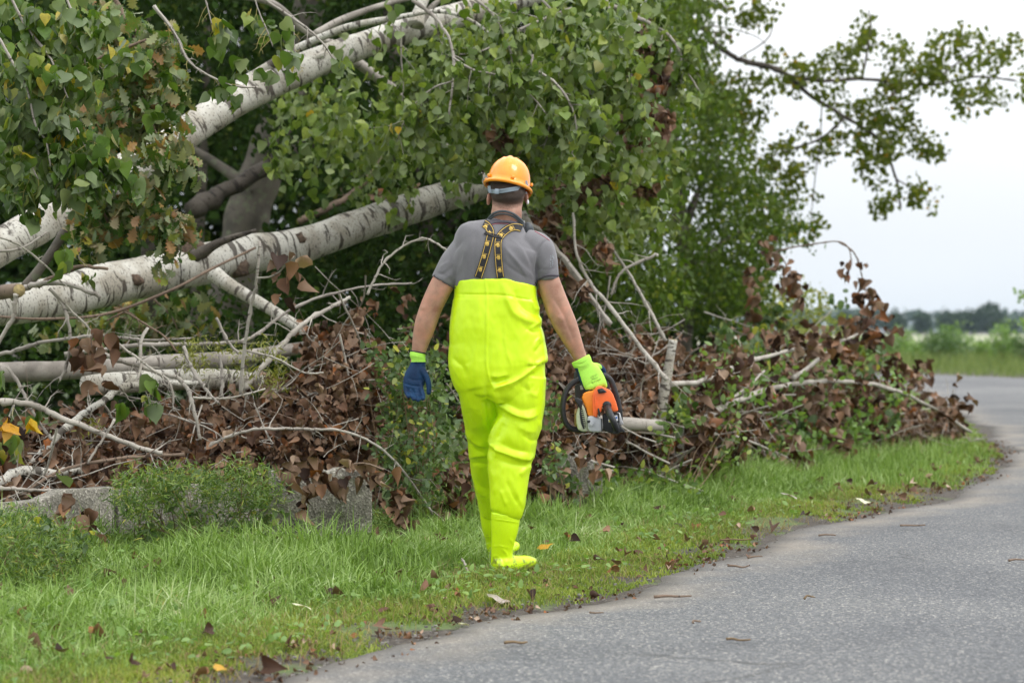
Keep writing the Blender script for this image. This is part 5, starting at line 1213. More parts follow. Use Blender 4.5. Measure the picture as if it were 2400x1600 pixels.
# fallen dead leaves strewn on the verge: each its own object
x, y, s = scatter(420, 6.2, 19, 0.05, 3.2, g, 1.15)
k = (y < barrier_y(x)) & ~((np.abs(x - .0) < .32) & (y > 8.4) & (y < 9.95)); x, y = x[k][:230], y[k][:230]
_fl = []
for v_ in range(4):
    V, tr = BRN[v_]; me = np_mesh('fallen_leaf', V, [tr]); me.materials.append(M['brown']); _fl.append(me)
for i in range(len(x)):
    o = bpy.data.objects.new('fallen_leaf', _fl[i % 4]); COL.objects.link(o)
    o.location = (x[i], y[i], float(gh(x[i], y[i])) + .02 + g.random() * .03); o.rotation_euler = (g.normal(0, .5), g.normal(0, .5), g.random() * 6.3); sc_ = g.uniform(.035, .065); o.scale = (sc_,) * 3
    tag(o, 'curled brown dead leaf lying in the verge grass', 'leaf', 'dead leaves strewn over the verge')
def lone_leaf(px, py, mat, label, sz=.08, rot=0.3, dz=.02):
    d = (CH) * F / (py - HZ); V, tr = POPT[1]; me = np_mesh('fallen_leaf', V * sz, [tr]); me.materials.append(M[mat])
    o = bpy.data.objects.new('fallen_leaf', me); COL.objects.link(o); p = P(px, py, d); o.location = (p.x, p.y, float(gh(p.x, p.y)) + dz); o.rotation_euler = (.5, .1, rot); tag(o, label, 'leaf')
M['cream'] = leaf_mat('cream_leaf', [(0, (.62, .60, .40)), (1, (.66, .64, .46))], transl=.1)
M['greyleaf'] = leaf_mat('grey_leaf', [(0, (.36, .31, .27)), (1, (.42, .36, .32))], transl=.1)
lone_leaf(728, 1452, 'cream', 'cream coloured fallen leaf with stalk on the grass', .085, 1.8, .05)
lone_leaf(1262, 1308, 'yellow', 'bright yellow leaf on the grass beside the boot', .08, -1.2, .05)
lone_leaf(519, 1578, 'yellow', 'small yellow leaf on the mossy turf at the bottom', .05, .6)
lone_leaf(1186, 1418, 'greyleaf', 'pale bark flake on the soil strip below the boots', .10, 1.0)
lone_leaf(1095, 1468, 'cream', 'small cream leaf at the asphalt edge', .05, 2.2)
lone_leaf(1868, 1190, 'greyleaf', 'large grey underside leaf on the verge towards the bend', .12, 1.4, .05)
lone_leaf(2035, 1184, 'cream', 'pale yellow leaf on the edge of the turf', .10, .8)

# sticks lying on the asphalt
for i, (px, py, ln, ang, lb) in enumerate([
    (1210, 1522, .085, .12, 'short flaking stick lying on the asphalt nearest the grass'), (1577, 1412, .155, .06, 'longest thin dark twig lying flat on the asphalt'), (1635, 1480, .05, .35, 'curled twig scrap beyond the long twig on the asphalt'), (1727, 1522, .08, -.1, 'pale straw like stick on the lower asphalt'),
    (1732, 1339, .10, 0., 'brown stick on the asphalt near the sandy edge'), (2385, 1330, .09, .15, 'twig cut by the edge of the frame on the asphalt'), (1898, 1420, .05, .2, 'small knot of twig in the middle of the road'), (2140, 1246, .14, .0, 'thin reddish stick far along the asphalt'), (1770, 1316, .07, .1, 'tiny dark twig by the sandy patch'), (1725, 1275, .16, -.05, 'bleached stick at the edge of the turf'), (1940, 1264, .09, 0, 'bark strip at the road edge under the turf'), (1400, 1451, .06, .1, 'crumbled bark piece on the asphalt below the verge')]):
    d = CH * F / (py - HZ); p = P(px, py, d); g2 = np.random.default_rng(i)
    pts = np.array([[0, 0, 0], [ln * .35, .004, .002], [ln * .7, -.003, 0], [ln, .002, .001]]) + g2.normal(0, .0025, (4, 3)); pts[:, 0] -= ln / 2
    mb = MB(); tube(mb, catmull(pts, 3), np.linspace(.0062, .0032, 10) * (1 if ln > .07 else .8), 6, True, .2, i)
    if i % 2 == 0: tube(mb, np.array([pts[2], pts[2] + [.012, .01, .004]]), [.003, .001], 4)
    o = mb.build('stick', M['brown_twig' if i % 3 else 'stem_brown']); o.location = (p.x, p.y, .036 if edge_s(p.x, p.y) < -.4 else .024); o.rotation_euler = (0, 0, ang * 2.2); tag(o, lb, 'stick', 'twigs and bark lying on the road')
# grit and pebbles by the asphalt edge
g = np.random.default_rng(111); n = 900
y = 6.2 + g.random(n) ** 1.6 * 12; s = g.normal(.02, .14, n) + .03; xx = edge_x(y) - s
q = g.normal(size=(n, 8, 3)); cube = np.array([[x_, y_, z_] for x_ in (-1, 1) for y_ in (-1, 1) for z_ in (-.6, .6)]) 
V = (cube[None] * (1 + q * .25)) * (g.uniform(.002, .006, n))[:, None, None] + np.column_stack([xx, y, gh(xx, y) + .012])[:, None]
Fq = np.array([(0, 1, 3, 2), (4, 6, 7, 5), (0, 4, 5, 1), (2, 3, 7, 6), (0, 2, 6, 4), (1, 5, 7, 3)])
me = np_mesh('gravel', V.reshape(-1, 3), [(Fq[None] + (np.arange(n) * 8)[:, None, None]).reshape(-1, 4)], smooth=False)
tag(link('gravel', me, solid('grit', (.16, .15, .135), .9, .5, 20)), kind='stuff')

# ================================================================== the worker
DM = 9.0
def MP(px, py, dy=0.0): return P(px, py, DM + dy)
def inv(v):  # world -> photo pixels
    return 1200 + v[:, 0] / v[:, 1] * F, HZ - (v[:, 2] - CH) / v[:, 1] * F
man = empty('person', MP(1185, 1346, 0.05), 'worker seen from behind in bright yellow chest waders and orange hard hat carrying a chainsaw', 'person')

def loft(rings, n=40, k=5, power=2.3, caps=True, yaxis=(0, 1, 0)):
    """rings: (px, py, dy, half width px, half depth m[, y shift]); closed shell"""
    a = catmull(np.array([r[:5] for r in rings], float), k)
    C = np.array([MP(r[0], r[1], r[2]) for r in a]); hw = a[:, 3] / F * (DM + a[:, 2]); hd = a[:, 4]
    T = np.gradient(C, axis=0); T /= np.linalg.norm(T, axis=1)[:, None]
    Y = np.array(yaxis, float); D = Y - T * (T @ Y)[:, None]; D /= np.linalg.norm(D, axis=1)[:, None]; W = np.cross(D, T)
    th = np.arange(n) / n * 2 * PI
    c, s = np.cos(th), np.sin(th)
    e = 2 / power; cu = np.sign(c) * np.abs(c) ** e; su = np.sign(s) * np.abs(s) ** e
    V = C[:, None] + W[:, None] * (hw[:, None] * cu)[..., None] + D[:, None] * (hd[:, None] * su)[..., None]
    m = len(C); V = V.reshape(-1, 3)
    i = np.arange(m * n).reshape(m, n); j = np.roll(i, -1, 1)
    q = np.stack([i[:-1], j[:-1], j[1:], i[1:]], -1).reshape(-1, 4)
    t = []
    if caps:
        V = np.vstack([V, C[0], C[-1]]); a0 = m * n
        t = [(a0, (b + 1) % n, b) for b in range(n)] + [(a0 + 1, (m - 1) * n + b, (m - 1) * n + (b + 1) % n) for b in range(n)]
    return V, q, t
def ball(c, r, n=16, rot=None):
    u = np.arange(n) / n * 2 * PI; w_ = np.linspace(0, PI, n // 2 + 1)[1:-1]
    V = [(0, 0, 1)] + [(math.sin(a) * math.cos(b_), math.sin(a) * math.sin(b_), math.cos(a)) for a in w_ for b_ in u] + [(0, 0, -1)]
    V = np.array(V) * np.array(r)
    if rot is not None: V = V @ np.array(rot).T
    V = V + np.array(c); q = []; m = len(w_)
    for i in range(m - 1):
        for j in range(n): q.append((1 + i * n + j, 1 + (i + 1) * n + j, 1 + (i + 1) * n + (j + 1) % n, 1 + i * n + (j + 1) % n))
    t = [(0, 1 + j, 1 + (j + 1) % n) for j in range(n)] + [(1 + m * n, 1 + (m - 1) * n + (j + 1) % n, 1 + (m - 1) * n + j) for j in range(n)]
    return V, q, t
def chain(pts, rad, n=12, k=4):
    """finger like closed tube through (px,py,dy) points with radii in m"""
    p = catmull(np.array([list(MP(*q)) for q in pts]), k); r = np.interp(np.linspace(0, 1, len(p)), np.linspace(0, 1, len(rad)), rad)
    mb = MB(); tube(mb, p, r, n, True)
    V = np.concatenate(mb.V); out = [(V, np.concatenate(mb.Fq), np.concatenate(mb.Ft))]
    for e_, rr in ((p[0], r[0]), (p[-1], r[-1])): out.append(ball(e_, (rr, rr, rr), 12))
    return out
def fixtube(parts):  # tubes carry a doubled seam column: weld by remesh, which is fine for closed shells
    return parts

def get_np(me):
    V = np.empty(len(me.vertices) * 3, np.float32); me.vertices.foreach_get('co', V); V = V.reshape(-1, 3).astype(float)
    Nn = np.empty(len(me.vertices) * 3, np.float32); me.vertices.foreach_get('normal', Nn); return V, Nn.reshape(-1, 3).astype(float)
def folds(me, lst, front=0.25, dmin=None):
    """lst: (polyline px, amplitude m, width px). Presses folds into the cloth that faces back."""
    V, Nn = get_np(me); px, py = inv(V); disp = np.zeros(len(V))
    wt = np.clip((front - Nn[:, 1]) / .4, 0, 1)
    for pl, amp, w_ in lst:
        p = catmull(np.array(pl, float), 4); best = np.full(len(V), 1e9); bt = np.zeros(len(V))
        for i in range(len(p) - 1):
            a, b_ = p[i], p[i + 1]; ab = b_ - a; L2 = ab @ ab + 1e-9
            t = np.clip(((px - a[0]) * ab[0] + (py - a[1]) * ab[1]) / L2, 0, 1); cr_ = np.sign(ab[0] * (py - a[1]) - ab[1] * (px - a[0]))
            d = np.hypot(px - a[0] - t * ab[0], py - a[1] - t * ab[1]); d = d * np.where(cr_ > 0, 1.55, .75) if w_ > 3 else d; k = d < best; best[k] = d[k]; bt[k] = (i + t[k]) / (len(p) - 1)
        tp = np.clip(np.minimum(bt, 1 - bt) * 5, 0, 1) ** .7
        disp += amp * (.55 * np.exp(-(best / w_) ** 2) + .45 * np.exp(-best / w_ * 1.3)) * (.25 + .75 * tp) * (best < 6 * w_)
    V = V + Nn * (disp * wt)[:, None]
    me.vertices.foreach_set('co', V.astype(np.float32).ravel()); me.update()
def noise_disp(me, amp, sc, seed=0, stretch=(1, 1, 1)):
    from mathutils import noise as mn
    V, Nn = get_np(me); st = Vector(stretch)
    d = np.array([mn.noise(Vector((v[0] * st.x * sc + seed, v[1] * st.y * sc, v[2] * st.z * sc))) for v in V])
    V = V + Nn * (d * amp)[:, None]; me.vertices.foreach_set('co', V.astype(np.float32).ravel()); me.update()

# ---- skin
skin, t, b, _ = new_mat('skin')
tc_ = N(t, 'ShaderNodeTexCoord'); n1 = N(t, 'ShaderNodeTexNoise', i_Scale=18.0, i_Detail=5.0); t.links.new(tc_.outputs['Object'], n1.inputs[0])
c = rampn(t, n1.outputs[0], [(0.32, (0.30, 0.145, 0.095)), (0.5, (0.40, 0.225, 0.155)), (0.68, (0.52, 0.26, 0.18))]).outputs[0]
n2 = N(t, 'ShaderNodeTexNoise', i_Scale=420.0, i_Detail=2.0); t.links.new(tc_.outputs['Object'], n2.inputs[0])
c = mixc(t, 1.0, c, rampn(t, n2.outputs[0], [(.35, (.88, .86, .85)), (.6, (1.04, 1.03, 1.03))]).outputs[0], 'MULTIPLY')
t.links.new(c, b.inputs['Base Color']); b.inputs['Roughness'].default_value = .48; b.inputs['Subsurface Weight'].default_value = .08
b.inputs['Subsurface Radius'].default_value = (.02, .008, .004); bump(t, b, n2.outputs[0], .12, .002)
M['skin'] = skin

# arms (bare): centre line, half width in px, half depth in m
armL = [(1092, 586, .0, 27, .058), (1066, 618, .0, 29, .060), (1043, 655, .0, 28, .057), (1022, 695, .0, 27, .052), (1007, 730, .005, 26, .046), (997, 760, .01, 25.5, .046), (989, 790, .02, 22, .040), (983, 815, .02, 18, .033), (980, 832, .02, 16, .027), (978, 850, .02, 17, .022)]
armR = [(1262, 586, .0, 27, .058), (1276, 620, .0, 28, .060), (1284, 655, .0, 27, .057), (1296, 690, .0, 28, .053), (1310, 728, .0, 29, .047), (1326, 762, .01, 27, .046), (1341, 796, .02, 22, .040), (1352, 820, .03, 18, .033), (1361, 841, .035, 16, .028), (1368, 858, .04, 17, .023)]
HX, HZp = 1190, 445
head = [ball(MP(1190, 424, .035), (.085, .100, .098)),                     # skull
        ball(MP(1191, 452, .000), (.074, .078, .070)),                     # back of the head
        ball(MP(1196, 468, .075), (.060, .062, .085)),                     # face
        ball(MP(1200, 497, .085), (.040, .045, .036)),                     # jaw and chin
        ball(MP(1209, 462, .152), (.013, .020, .024)), ball(MP(1210, 469, .160), (.016, .014, .010)),   # nose
        ball(MP(1205, 447, .125), (.045, .016, .012)),                     # brow
        ball(MP(1206, 486, .135), (.024, .010, .007)), ball(MP(1206, 491, .132), (.020, .010, .007))]   # lips
neck = loft([(1190, 455, .03, 33, .060), (1188, 485, .015, 35, .062), (1187, 503, .0, 36.5, .064), (1187, 520, -.0, 36, .062), (1184, 545, -.0, 48, .066), (1178, 580, -.0, 70, .08)], 32)
def ear(px, py, s):
    c0 = MP(px, py, .035)
    rot = Matrix.Rotation(s * R(28), 3, 'Z') @ Matrix.Rotation(-s * R(8), 3, 'Y')
    return [ball(c0, (.009, .017, .030), 14, rot), ball(c0 + Vector((s * .003, .0, -.018)), (.008, .010, .012), 10, rot), ball(c0 + Vector((s * .006, -.008, .008)), (.005, .006, .022), 10, rot)]
torso_body = loft([(1175, 575, 0, 62, .075), (1165, 600, 0, 80, .10), (1161, 650, 0, 84, .105), (1164, 750, 0, 80, .10), (1167, 850, 0, 92, .115), (1165, 920, 0, 80, .10)], 36)
legs_body = [loft([(1210, 880, 0, 45, .085), (1208, 980, .0, 36, .070), (1196, 1080, .01, 28, .052), (1186, 1200, .0, 20, .042), (1176, 1285, -.01, 13, .03), (1180, 1318, .0, 12, .03)], 24),
             loft([(1128, 880, .03, 40, .08), (1133, 980, .12, 30, .065), (1143, 1080, .28, 24, .05), (1154, 1200, .42, 17, .04), (1160, 1265, .47, 10, .028), (1162, 1288, .49, 10, .026)], 24)]
# fingers: list of (points, radii)
handL = dict(palm=[(980, 838, .02, 14.5, .021), (979, 856, .018, 18, .021), (976, 874, .012, 24, .022), (971, 892, .008, 25.5, .021), (966, 908, .0, 22, .017), (965, 914, -.002, 16, .010)],
    fingers=[([(984, 894, 0), (988, 914, -.012), (992, 928, -.03), (991, 934, -.055)], .0100), ([(973, 898, 0), (976, 919, -.012), (980, 933, -.03), (980, 937, -.058)], .0104),
             ([(962, 898, 0), (963, 919, -.010), (968, 932, -.028), (970, 935, -.052)], .0098), ([(951, 892, .0), (950, 910, -.006), (954, 924, -.02), (958, 929, -.042)], .0088)],
    thumb=([(990, 868, .0), (1000, 884, -.012), (1005, 903, -.016), (1005, 920, -.018)], .0115))
handR = dict(palm=[(1363, 843, .035, 17, .025), (1370, 858, .035, 21, .023), (1381, 876, .03, 27, .022), (1391, 892, .025, 27, .021), (1397, 902, .02, 25, .018), (1399, 907, .022, 20, .012)],
    fingers=[([(1415, 893, .02), (1418, 903, .028), (1416, 904, .055), (1411, 893, .068), (1406, 882, .060)], .0100), ([(1404, 899, .02), (1407, 910, .028), (1405, 911, .057), (1399, 899, .072), (1394, 888, .064)], .0104),
             ([(1391, 903, .02), (1393, 914, .028), (1391, 915, .057), (1386, 903, .072), (1381, 892, .064)], .0098), ([(1378, 903, .02), (1379, 914, .026), (1377, 915, .052), (1373, 904, .066), (1369, 895, .058)], .0090)],
    thumb=([(1388, 858, .035), (1402, 858, .05), (1413, 866, .062), (1416, 878, .070)], .0118))
def hand_parts(h, grow):
    out = [loft([(a, b_, c_, w_ + grow * 519, d_ + grow) for a, b_, c_, w_, d_ in h['palm']], 24, 4, 2.6)]
    for f, r in h['fingers']: out += chain(f, [r * 1.06 + grow, r * 1.0 + grow, r * .94 + grow, r * .84 + grow])
    out += chain(h['thumb'][0], [h['thumb'][1] * 1.35 + grow, h['thumb'][1] * 1.05 + grow, h['thumb'][1] + grow, h['thumb'][1] * .85 + grow])
    return out
body_parts = head + [neck, torso_body] + legs_body + ear(1146, 467, -1) + ear(1233, 463, 1) + [loft(armL, 28), loft(armR, 28)] + hand_parts(handL, -.0045) + hand_parts(handR, -.0045)
bm_ = remesh(None, body_parts, .0048, 5)
folds(bm_, [([(1187, 480), (1187, 505)], -.004, 5), ([(1297, 700), (1318, 735), (1345, 800)], -.0035, 5), ([(1306, 742), (1322, 752)], .004, 7), ([(989, 716), (992, 726)], .0035, 6), ([(1281, 720), (1310, 790)], .003, 7), ([(1030, 690), (1010, 740), (1000, 800)], -.002, 6),
            ([(1148, 478), (1156, 500)], -.002, 4)])
body = link('body', bm_, skin, man)

# eyes, hair
mb = MB()
eye = solid('eye_white', (.7, .68, .65), .2, bmp=0)
for ex_ in (1192, 1222):
    V, q, t_ = ball(MP(ex_, 455, .128), (.012, .010, .0095), 12); mb = MB(); mb.add(V, q, t_); mb.build('eye', eye, man)
bvh_body = BVHTree.FromPolygons([v.co for v in bm_.vertices], [p.vertices[:] for p in bm_.polygons])
V, Nn = get_np(bm_); px, py = inv(V)
hairc = MP(1190, 440, .03)
line = np.interp(px, [1140, 1150, 1160, 1172, 1190, 1208, 1220, 1230, 1240], [455, 476, 485, 489, 490, 488, 482, 466, 455])
yy = V[:, 1] - DM
hl = np.where(yy < .075, line, 440) ; keep = (py < hl) & (py > 330) & (px > 1135) & (px < 1250)
ear_ = ((px < 1152) | (px > 1229)) & (yy > .01) & (py > 446)
keep &= ~ear_
vid = -np.ones(len(V), int); fs = [p.vertices[:] for p in bm_.polygons if all(keep[v] for v in p.vertices)]
used = sorted({v for f in fs for v in f}); vid[used] = np.arange(len(used)); used = np.array(used)
thick = np.clip((hl[used] - py[used]) / 22, 0, 1) * .006 + .0012
Vh = V[used] + Nn[used] * thick[:, None]
hme = bpy.data.meshes.new('hair'); hme.from_pydata([tuple(v) for v in Vh], [], [tuple(int(vid[v]) for v in f) for f in fs])
for p in hme.polygons: p.use_smooth = True
at = hme.attributes.new('fade', 'FLOAT', 'POINT'); at.data.foreach_set('value', np.clip((hl[used] - py[used]) / 30, 0, 1).astype(np.float32))
hm, t, b, _ = new_mat('cropped_hair')
av = N(t, 'ShaderNodeAttribute', attribute_name='fade'); tc_ = N(t, 'ShaderNodeTexCoord'); mp_ = N(t, 'ShaderNodeMapping'); mp_.inputs['Scale'].default_value = (1, 1, .22); t.links.new(tc_.outputs['Object'], mp_.inputs[0])
n1 = N(t, 'ShaderNodeTexNoise', i_Scale=700.0, i_Detail=3.0); t.links.new(mp_.outputs[0], n1.inputs[0])
f = math_(t, 'ADD', math_(t, 'MULTIPLY', av.outputs['Fac'], 1.5), math_(t, 'MULTIPLY', math_(t, 'SUBTRACT', n1.outputs[0], .5), 1.6), True)
c = rampn(t, f, [(0.0, (0.36, 0.20, 0.14)), (.35, (.19, .105, .07)), (1.0, (0.052, 0.034, 0.024))]).outputs[0]
t.links.new(c, b.inputs['Base Color']); b.inputs['Roughness'].default_value = .65; bump(t, b, n1.outputs[0], .9, .004)
link('hair', hme, hm, man)

# ---- T-shirt
tp = loft([(1161, 740, 0, 86, .112), (1161, 690, 0, 91, .118), (1161, 655, 0, 97, .122), (1162, 620, 0, 100, .126), (1165, 592, 0, 105, .126), (1170, 570, 0, 104, .118), (1175, 556, 0, 92, .104), (1180, 543, .0, 72, .090), (1184, 532, .0, 52, .078), (1187, 522, .0, 41, .072), (1188, 517, .0, 38.5, .069)], 56, 5, 2.35)
slL = loft([(1122, 562, 0, 26, .07), (1096, 582, 0, 36, .072), (1070, 610, 0, 34, .072), (1050, 638, 0, 31, .069), (1037, 661, 0, 29.5, .066)], 36, 5, 2.1)
slR = loft([(1228, 560, 0, 26, .07), (1258, 580, 0, 36, .072), (1273, 604, 0, 33, .072), (1281, 632, 0, 28, .070), (1283, 655, 0, 26.5, .067)], 36, 5, 2.1)
sm_ = remesh(None, [tp, slL, slR], .0055, 6)
folds(sm_, [([(1285, 560), (1270, 572), (1262, 590), (1256, 615), (1256, 645)], -.0055, 4), ([(1275, 560), (1258, 576), (1249, 600), (1244, 625)], .003, 7), ([(1250, 650), (1215, 615), (1180, 575)], .0045, 6), ([(1252, 640), (1225, 590), (1200, 560)], .0035, 6), ([(1245, 655), (1200, 630), (1168, 600)], -.0035, 5),
            ([(1225, 575), (1240, 610), (1250, 650)], -.003, 5), ([(1181, 560), (1186, 600), (1190, 640)], .003, 7), ([(1190, 590), (1215, 620), (1238, 656)], .0035, 4),
            ([(1063, 648), (1060, 620), (1066, 590), (1085, 565)], -.005, 5), ([(1068, 650), (1085, 610), (1095, 575)], .0035, 7), ([(1098, 645), (1100, 600), (1106, 560)], .003, 8), ([(1085, 648), (1080, 620), (1086, 590)], -.003, 6), ([(1052, 612), (1030, 625)], .003, 5), ([(1062, 622), (1040, 640), (1022, 640)], -.0035, 4), ([(1060, 640), (1045, 652)], .003, 4),
            ([(1296, 600), (1280, 625), (1262, 640)], .003, 5), ([(1303, 620), (1285, 640), (1262, 655)], -.0025, 4), ([(1160, 556), (1152, 600), (1145, 645)], -.003, 7), ([(1118, 540), (1112, 580), (1112, 640)], -.0025, 6), ([(1262, 630), (1283, 632), (1305, 628)], -.002, 2), ([(1020, 634), (1042, 645), (1062, 660)], -.002, 2)])
noise_disp(sm_, .006, 9, 3, (1, 1, .5)); noise_disp(sm_, .0022, 30, 8, (1, 1, .5))
shm, t, b, _ = new_mat('grey_jersey')
tc_ = N(t, 'ShaderNodeTexCoord'); n1 = N(t, 'ShaderNodeTexNoise', i_Scale=7.0, i_Detail=5.0); t.links.new(tc_.outputs['Object'], n1.inputs[0])
n2 = N(t, 'ShaderNodeTexNoise', i_Scale=600.0, i_Detail=2.0); t.links.new(tc_.outputs['Object'], n2.inputs[0])
c = rampn(t, n1.outputs[0], [(.3, (.138, .136, .145)), (.7, (.185, .182, .192))]).outputs[0]
c = mixc(t, 1.0, c, rampn(t, n2.outputs[0], [(.3, (.82, .82, .82)), (.7, (1.15, 1.15, 1.15))]).outputs[0], 'MULTIPLY')
t.links.new(c, b.inputs['Base Color']); b.inputs['Roughness'].default_value = .85; b.inputs['Specular IOR Level'].default_value = .2; b.inputs['Sheen Weight'].default_value = .25; bump(t, b, n2.outputs[0], .25, .002)
shirt = link('t_shirt', sm_, shm, man)
bvh_shirt = BVHTree.FromPolygons([v.co for v in sm_.vertices], [p.vertices[:] for p in sm_.polygons])

# ---- waders: one shell from the chest to the boot cuffs
HALFL = [(935, 1123, 43), (983, 1130, 43), (1032, 1136, 41), (1098, 1140, 36), (1142, 1146, 33), (1178, 1151, 31), (1195, 1153, 29)]
wt_ = loft([(1161, 700, 0, 99.5, .140), (1161, 738, 0, 105, .142), (1161, 776, 0, 108.5, .142), (1164.5, 802, 0, 112.5, .142), (1167, 843, 0, 115.5, .146), (1169, 868, 0, 112, .146), (1178, 897, 0, 103, .138), (1180, 925, 0, 96, .125), (1178, 942, 0, 80, .105)], 64, 5, 2.35)
wtop = loft([(1161, 716, 0, 100, .140), (1161, 690, 0, 97, .137), (1161, 668, 0, 96, .134), (1161, 656, 0, 95.5, .132)], 64, 5, 2.35)
legR = loft([(1222, 880, 0, 60, .125), (1219, 915, 0, 60, .122), (1219, 945, 0, 58, .12), (1217, 983, -.005, 52, .113), (1206, 1019, -.01, 54, .108), (1202, 1050, -.01, 53, .102), (1194, 1081, -.01, 52, .096), (1192, 1142, -.02, 45.5, .086), (1190, 1180, -.02, 41.5, .080), (1188, 1198, -.02, 38.5, .075), (1185, 1208, -.02, 33, .066)], 48, 5, 2.2)
legL = loft([(1112, 880, .0, 50, .12), (1120, 915, .02, 46, .115), (1124, 945, .05, 44, .11)] + [(c_, y_, .05 + (y_ - 935) / 260 * .37, w_, .107 - (y_ - 935) / 260 * .037) for y_, c_, w_ in HALFL[1:]], 44, 5, 2.2)
wm = remesh(None, [wt_, wtop, legR, legL], .0043, 9)
V, Nn = get_np(wm); px, py = inv(V); V[:, 2] -= sm((px - 1180) / 80) * 15 / 518 * np.clip((730 - py) / 60, 0, 1); V[:, 2] -= sm((1105 - px) / 50) * 3 / 518 * np.clip((730 - py) / 60, 0, 1)
wm.vertices.foreach_set('co', V.astype(np.float32).ravel()); wm.update()
FW = [([(1137, 652), (1141, 700), (1141, 790), (1140, 850), (1147, 888), (1156, 908)], .0035, 2.2), ([(1067, 689), (1110, 690), (1180, 692), (1255, 705)], -.0022, 2.0), ([(1066, 655), (1130, 652), (1200, 655), (1257, 668)], .0025, 2.5),
      ([(1178, 665), (1193, 713), (1206, 735), (1232, 750), (1266, 758)], .012, 9), ([(1205, 680), (1220, 715), (1245, 735), (1268, 738)], -.009, 8), ([(1268, 744), (1255, 760), (1240, 772)], .010, 6), ([(1243, 700), (1252, 722), (1266, 724)], .007, 6), ([(1232, 770), (1250, 778), (1268, 775)], -.007, 6),
      ([(1267, 790), (1256, 800), (1250, 818)], .007, 4), ([(1273, 800), (1262, 815), (1252, 826)], -.006, 4), ([(1183, 790), (1186, 815), (1193, 840), (1201, 862)], .005, 6), ([(1172, 740), (1175, 790), (1180, 830)], -.004, 9),
      ([(1280, 838), (1262, 850), (1244, 866), (1222, 884), (1198, 896), (1168, 905), (1156, 914)], .016, 7), ([(1238, 850), (1250, 852)], .008, 7), ([(1252, 872), (1232, 886), (1205, 906)], -.009, 7), ([(1153, 890), (1162, 897), (1176, 895), (1194, 886)], -.014, 5.5), ([(1150, 882), (1168, 884), (1190, 878)], .008, 5),
      ([(1225, 905), (1240, 915), (1252, 900)], -.006, 7), ([(1240, 895), (1246, 920), (1262, 930)], .006, 8),
      ([(1157, 918), (1160, 934), (1170, 948), (1188, 960), (1211, 974), (1240, 979), (1262, 970)], .013, 7), ([(1175, 938), (1195, 950), (1225, 962), (1255, 955)], -.009, 7), ([(1178, 975), (1168, 990), (1155, 1012), (1148, 1036)], .012, 7), ([(1180, 992), (1172, 1010), (1164, 1030)], -.008, 6),
      ([(1147, 1028), (1154, 1042), (1165, 1052), (1162, 1072)], .010, 5), ([(1152, 1046), (1172, 1058), (1206, 1070), (1235, 1076), (1252, 1068)], .013, 6), ([(1175, 1040), (1205, 1054), (1240, 1060)], -.010, 7), ([(1170, 1078), (1200, 1088), (1235, 1092)], -.007, 8), ([(1246, 1090), (1230, 1100), (1216, 1112)], .008, 6),
      ([(1215, 1000), (1235, 1010), (1258, 1012)], .006, 8), ([(1225, 1020), (1245, 1032), (1262, 1030)], -.006, 6), ([(1173, 1148), (1178, 1165), (1186, 1185)], .005, 4), ([(1188, 1130), (1200, 1158), (1212, 1180)], -.004, 6), ([(1205, 1140), (1218, 1170), (1226, 1190)], .004, 6), ([(1150, 1100), (1156, 1130), (1160, 1160)], .004, 6),
      ([(1060, 838), (1072, 850), (1083, 860), (1091, 884)], -.013, 6), ([(1056, 850), (1066, 870), (1078, 892)], .008, 6), ([(1091, 853), (1100, 870), (1104, 900)], .007, 7), ([(1108, 880), (1112, 920), (1114, 960)], -.006, 9), ([(1140, 905), (1142, 940), (1146, 985), (1150, 1010)], -.010, 6), ([(1128, 900), (1128, 950), (1130, 990)], .006, 9),
      ([(1094, 1008), (1105, 1030), (1119, 1040), (1142, 1046)], .009, 6), ([(1098, 1030), (1112, 1052), (1135, 1062)], -.009, 6), ([(1103, 1072), (1120, 1068), (1142, 1066)], .009, 5), ([(1106, 1085), (1125, 1086), (1142, 1090)], -.008, 6), ([(1112, 1120), (1125, 1140), (1140, 1150)], -.006, 6), ([(1116, 1140), (1130, 1160), (1142, 1160)], .006, 5), ([(1092, 960), (1100, 985), (1112, 1000)], -.005, 7),
      ([(1080, 700), (1078, 760), (1070, 820)], .004, 12), ([(1100, 690), (1104, 760), (1098, 820)], -.003, 12), ([(1262, 985), (1266, 1010), (1262, 1035)], .006, 5), ([(1120, 700), (1124, 760), (1112, 850)], .003, 12)]
folds(wm, [(p, a * ((.42 if p[0][0] < 1110 and p[0][1] < 900 else .78) if w_ > 3 else 1.3), w_ * (1.25 if w_ > 3 else 1)) for p, a, w_ in FW], front=.5)
noise_disp(wm, .005, 8, 5, (1, 1, .5)); noise_disp(wm, .0035, 17, 6, (1, 1, .4)); noise_disp(wm, .0012, 50, 9, (1, 1, .6))
wmat, t, b, _ = new_mat('fluorescent_pvc')
tc_ = N(t, 'ShaderNodeTexCoord'); n1 = N(t, 'ShaderNodeTexNoise', i_Scale=5.0, i_Detail=4.0); t.links.new(tc_.outputs['Object'], n1.inputs[0])
c = rampn(t, n1.outputs[0], [(.3, (.56, .82, .006)), (.7, (.62, .87, .010))]).outputs[0]
sx = N(t, 'ShaderNodeSeparateXYZ'); gp_ = N(t, 'ShaderNodeNewGeometry'); t.links.new(gp_.outputs['Position'], sx.inputs[0])
mud = N(t, 'ShaderNodeTexNoise', i_Scale=26.0, i_Detail=7.0, i_Roughness=.7); t.links.new(tc_.outputs['Object'], mud.inputs[0])
hgt = N(t, 'ShaderNodeMapRange'); t.links.new(sx.outputs[2], hgt.inputs[0]); hgt.inputs[1].default_value = 0.0; hgt.inputs[2].default_value = .22; hgt.inputs[3].default_value = .16; hgt.inputs[4].default_value = -.12
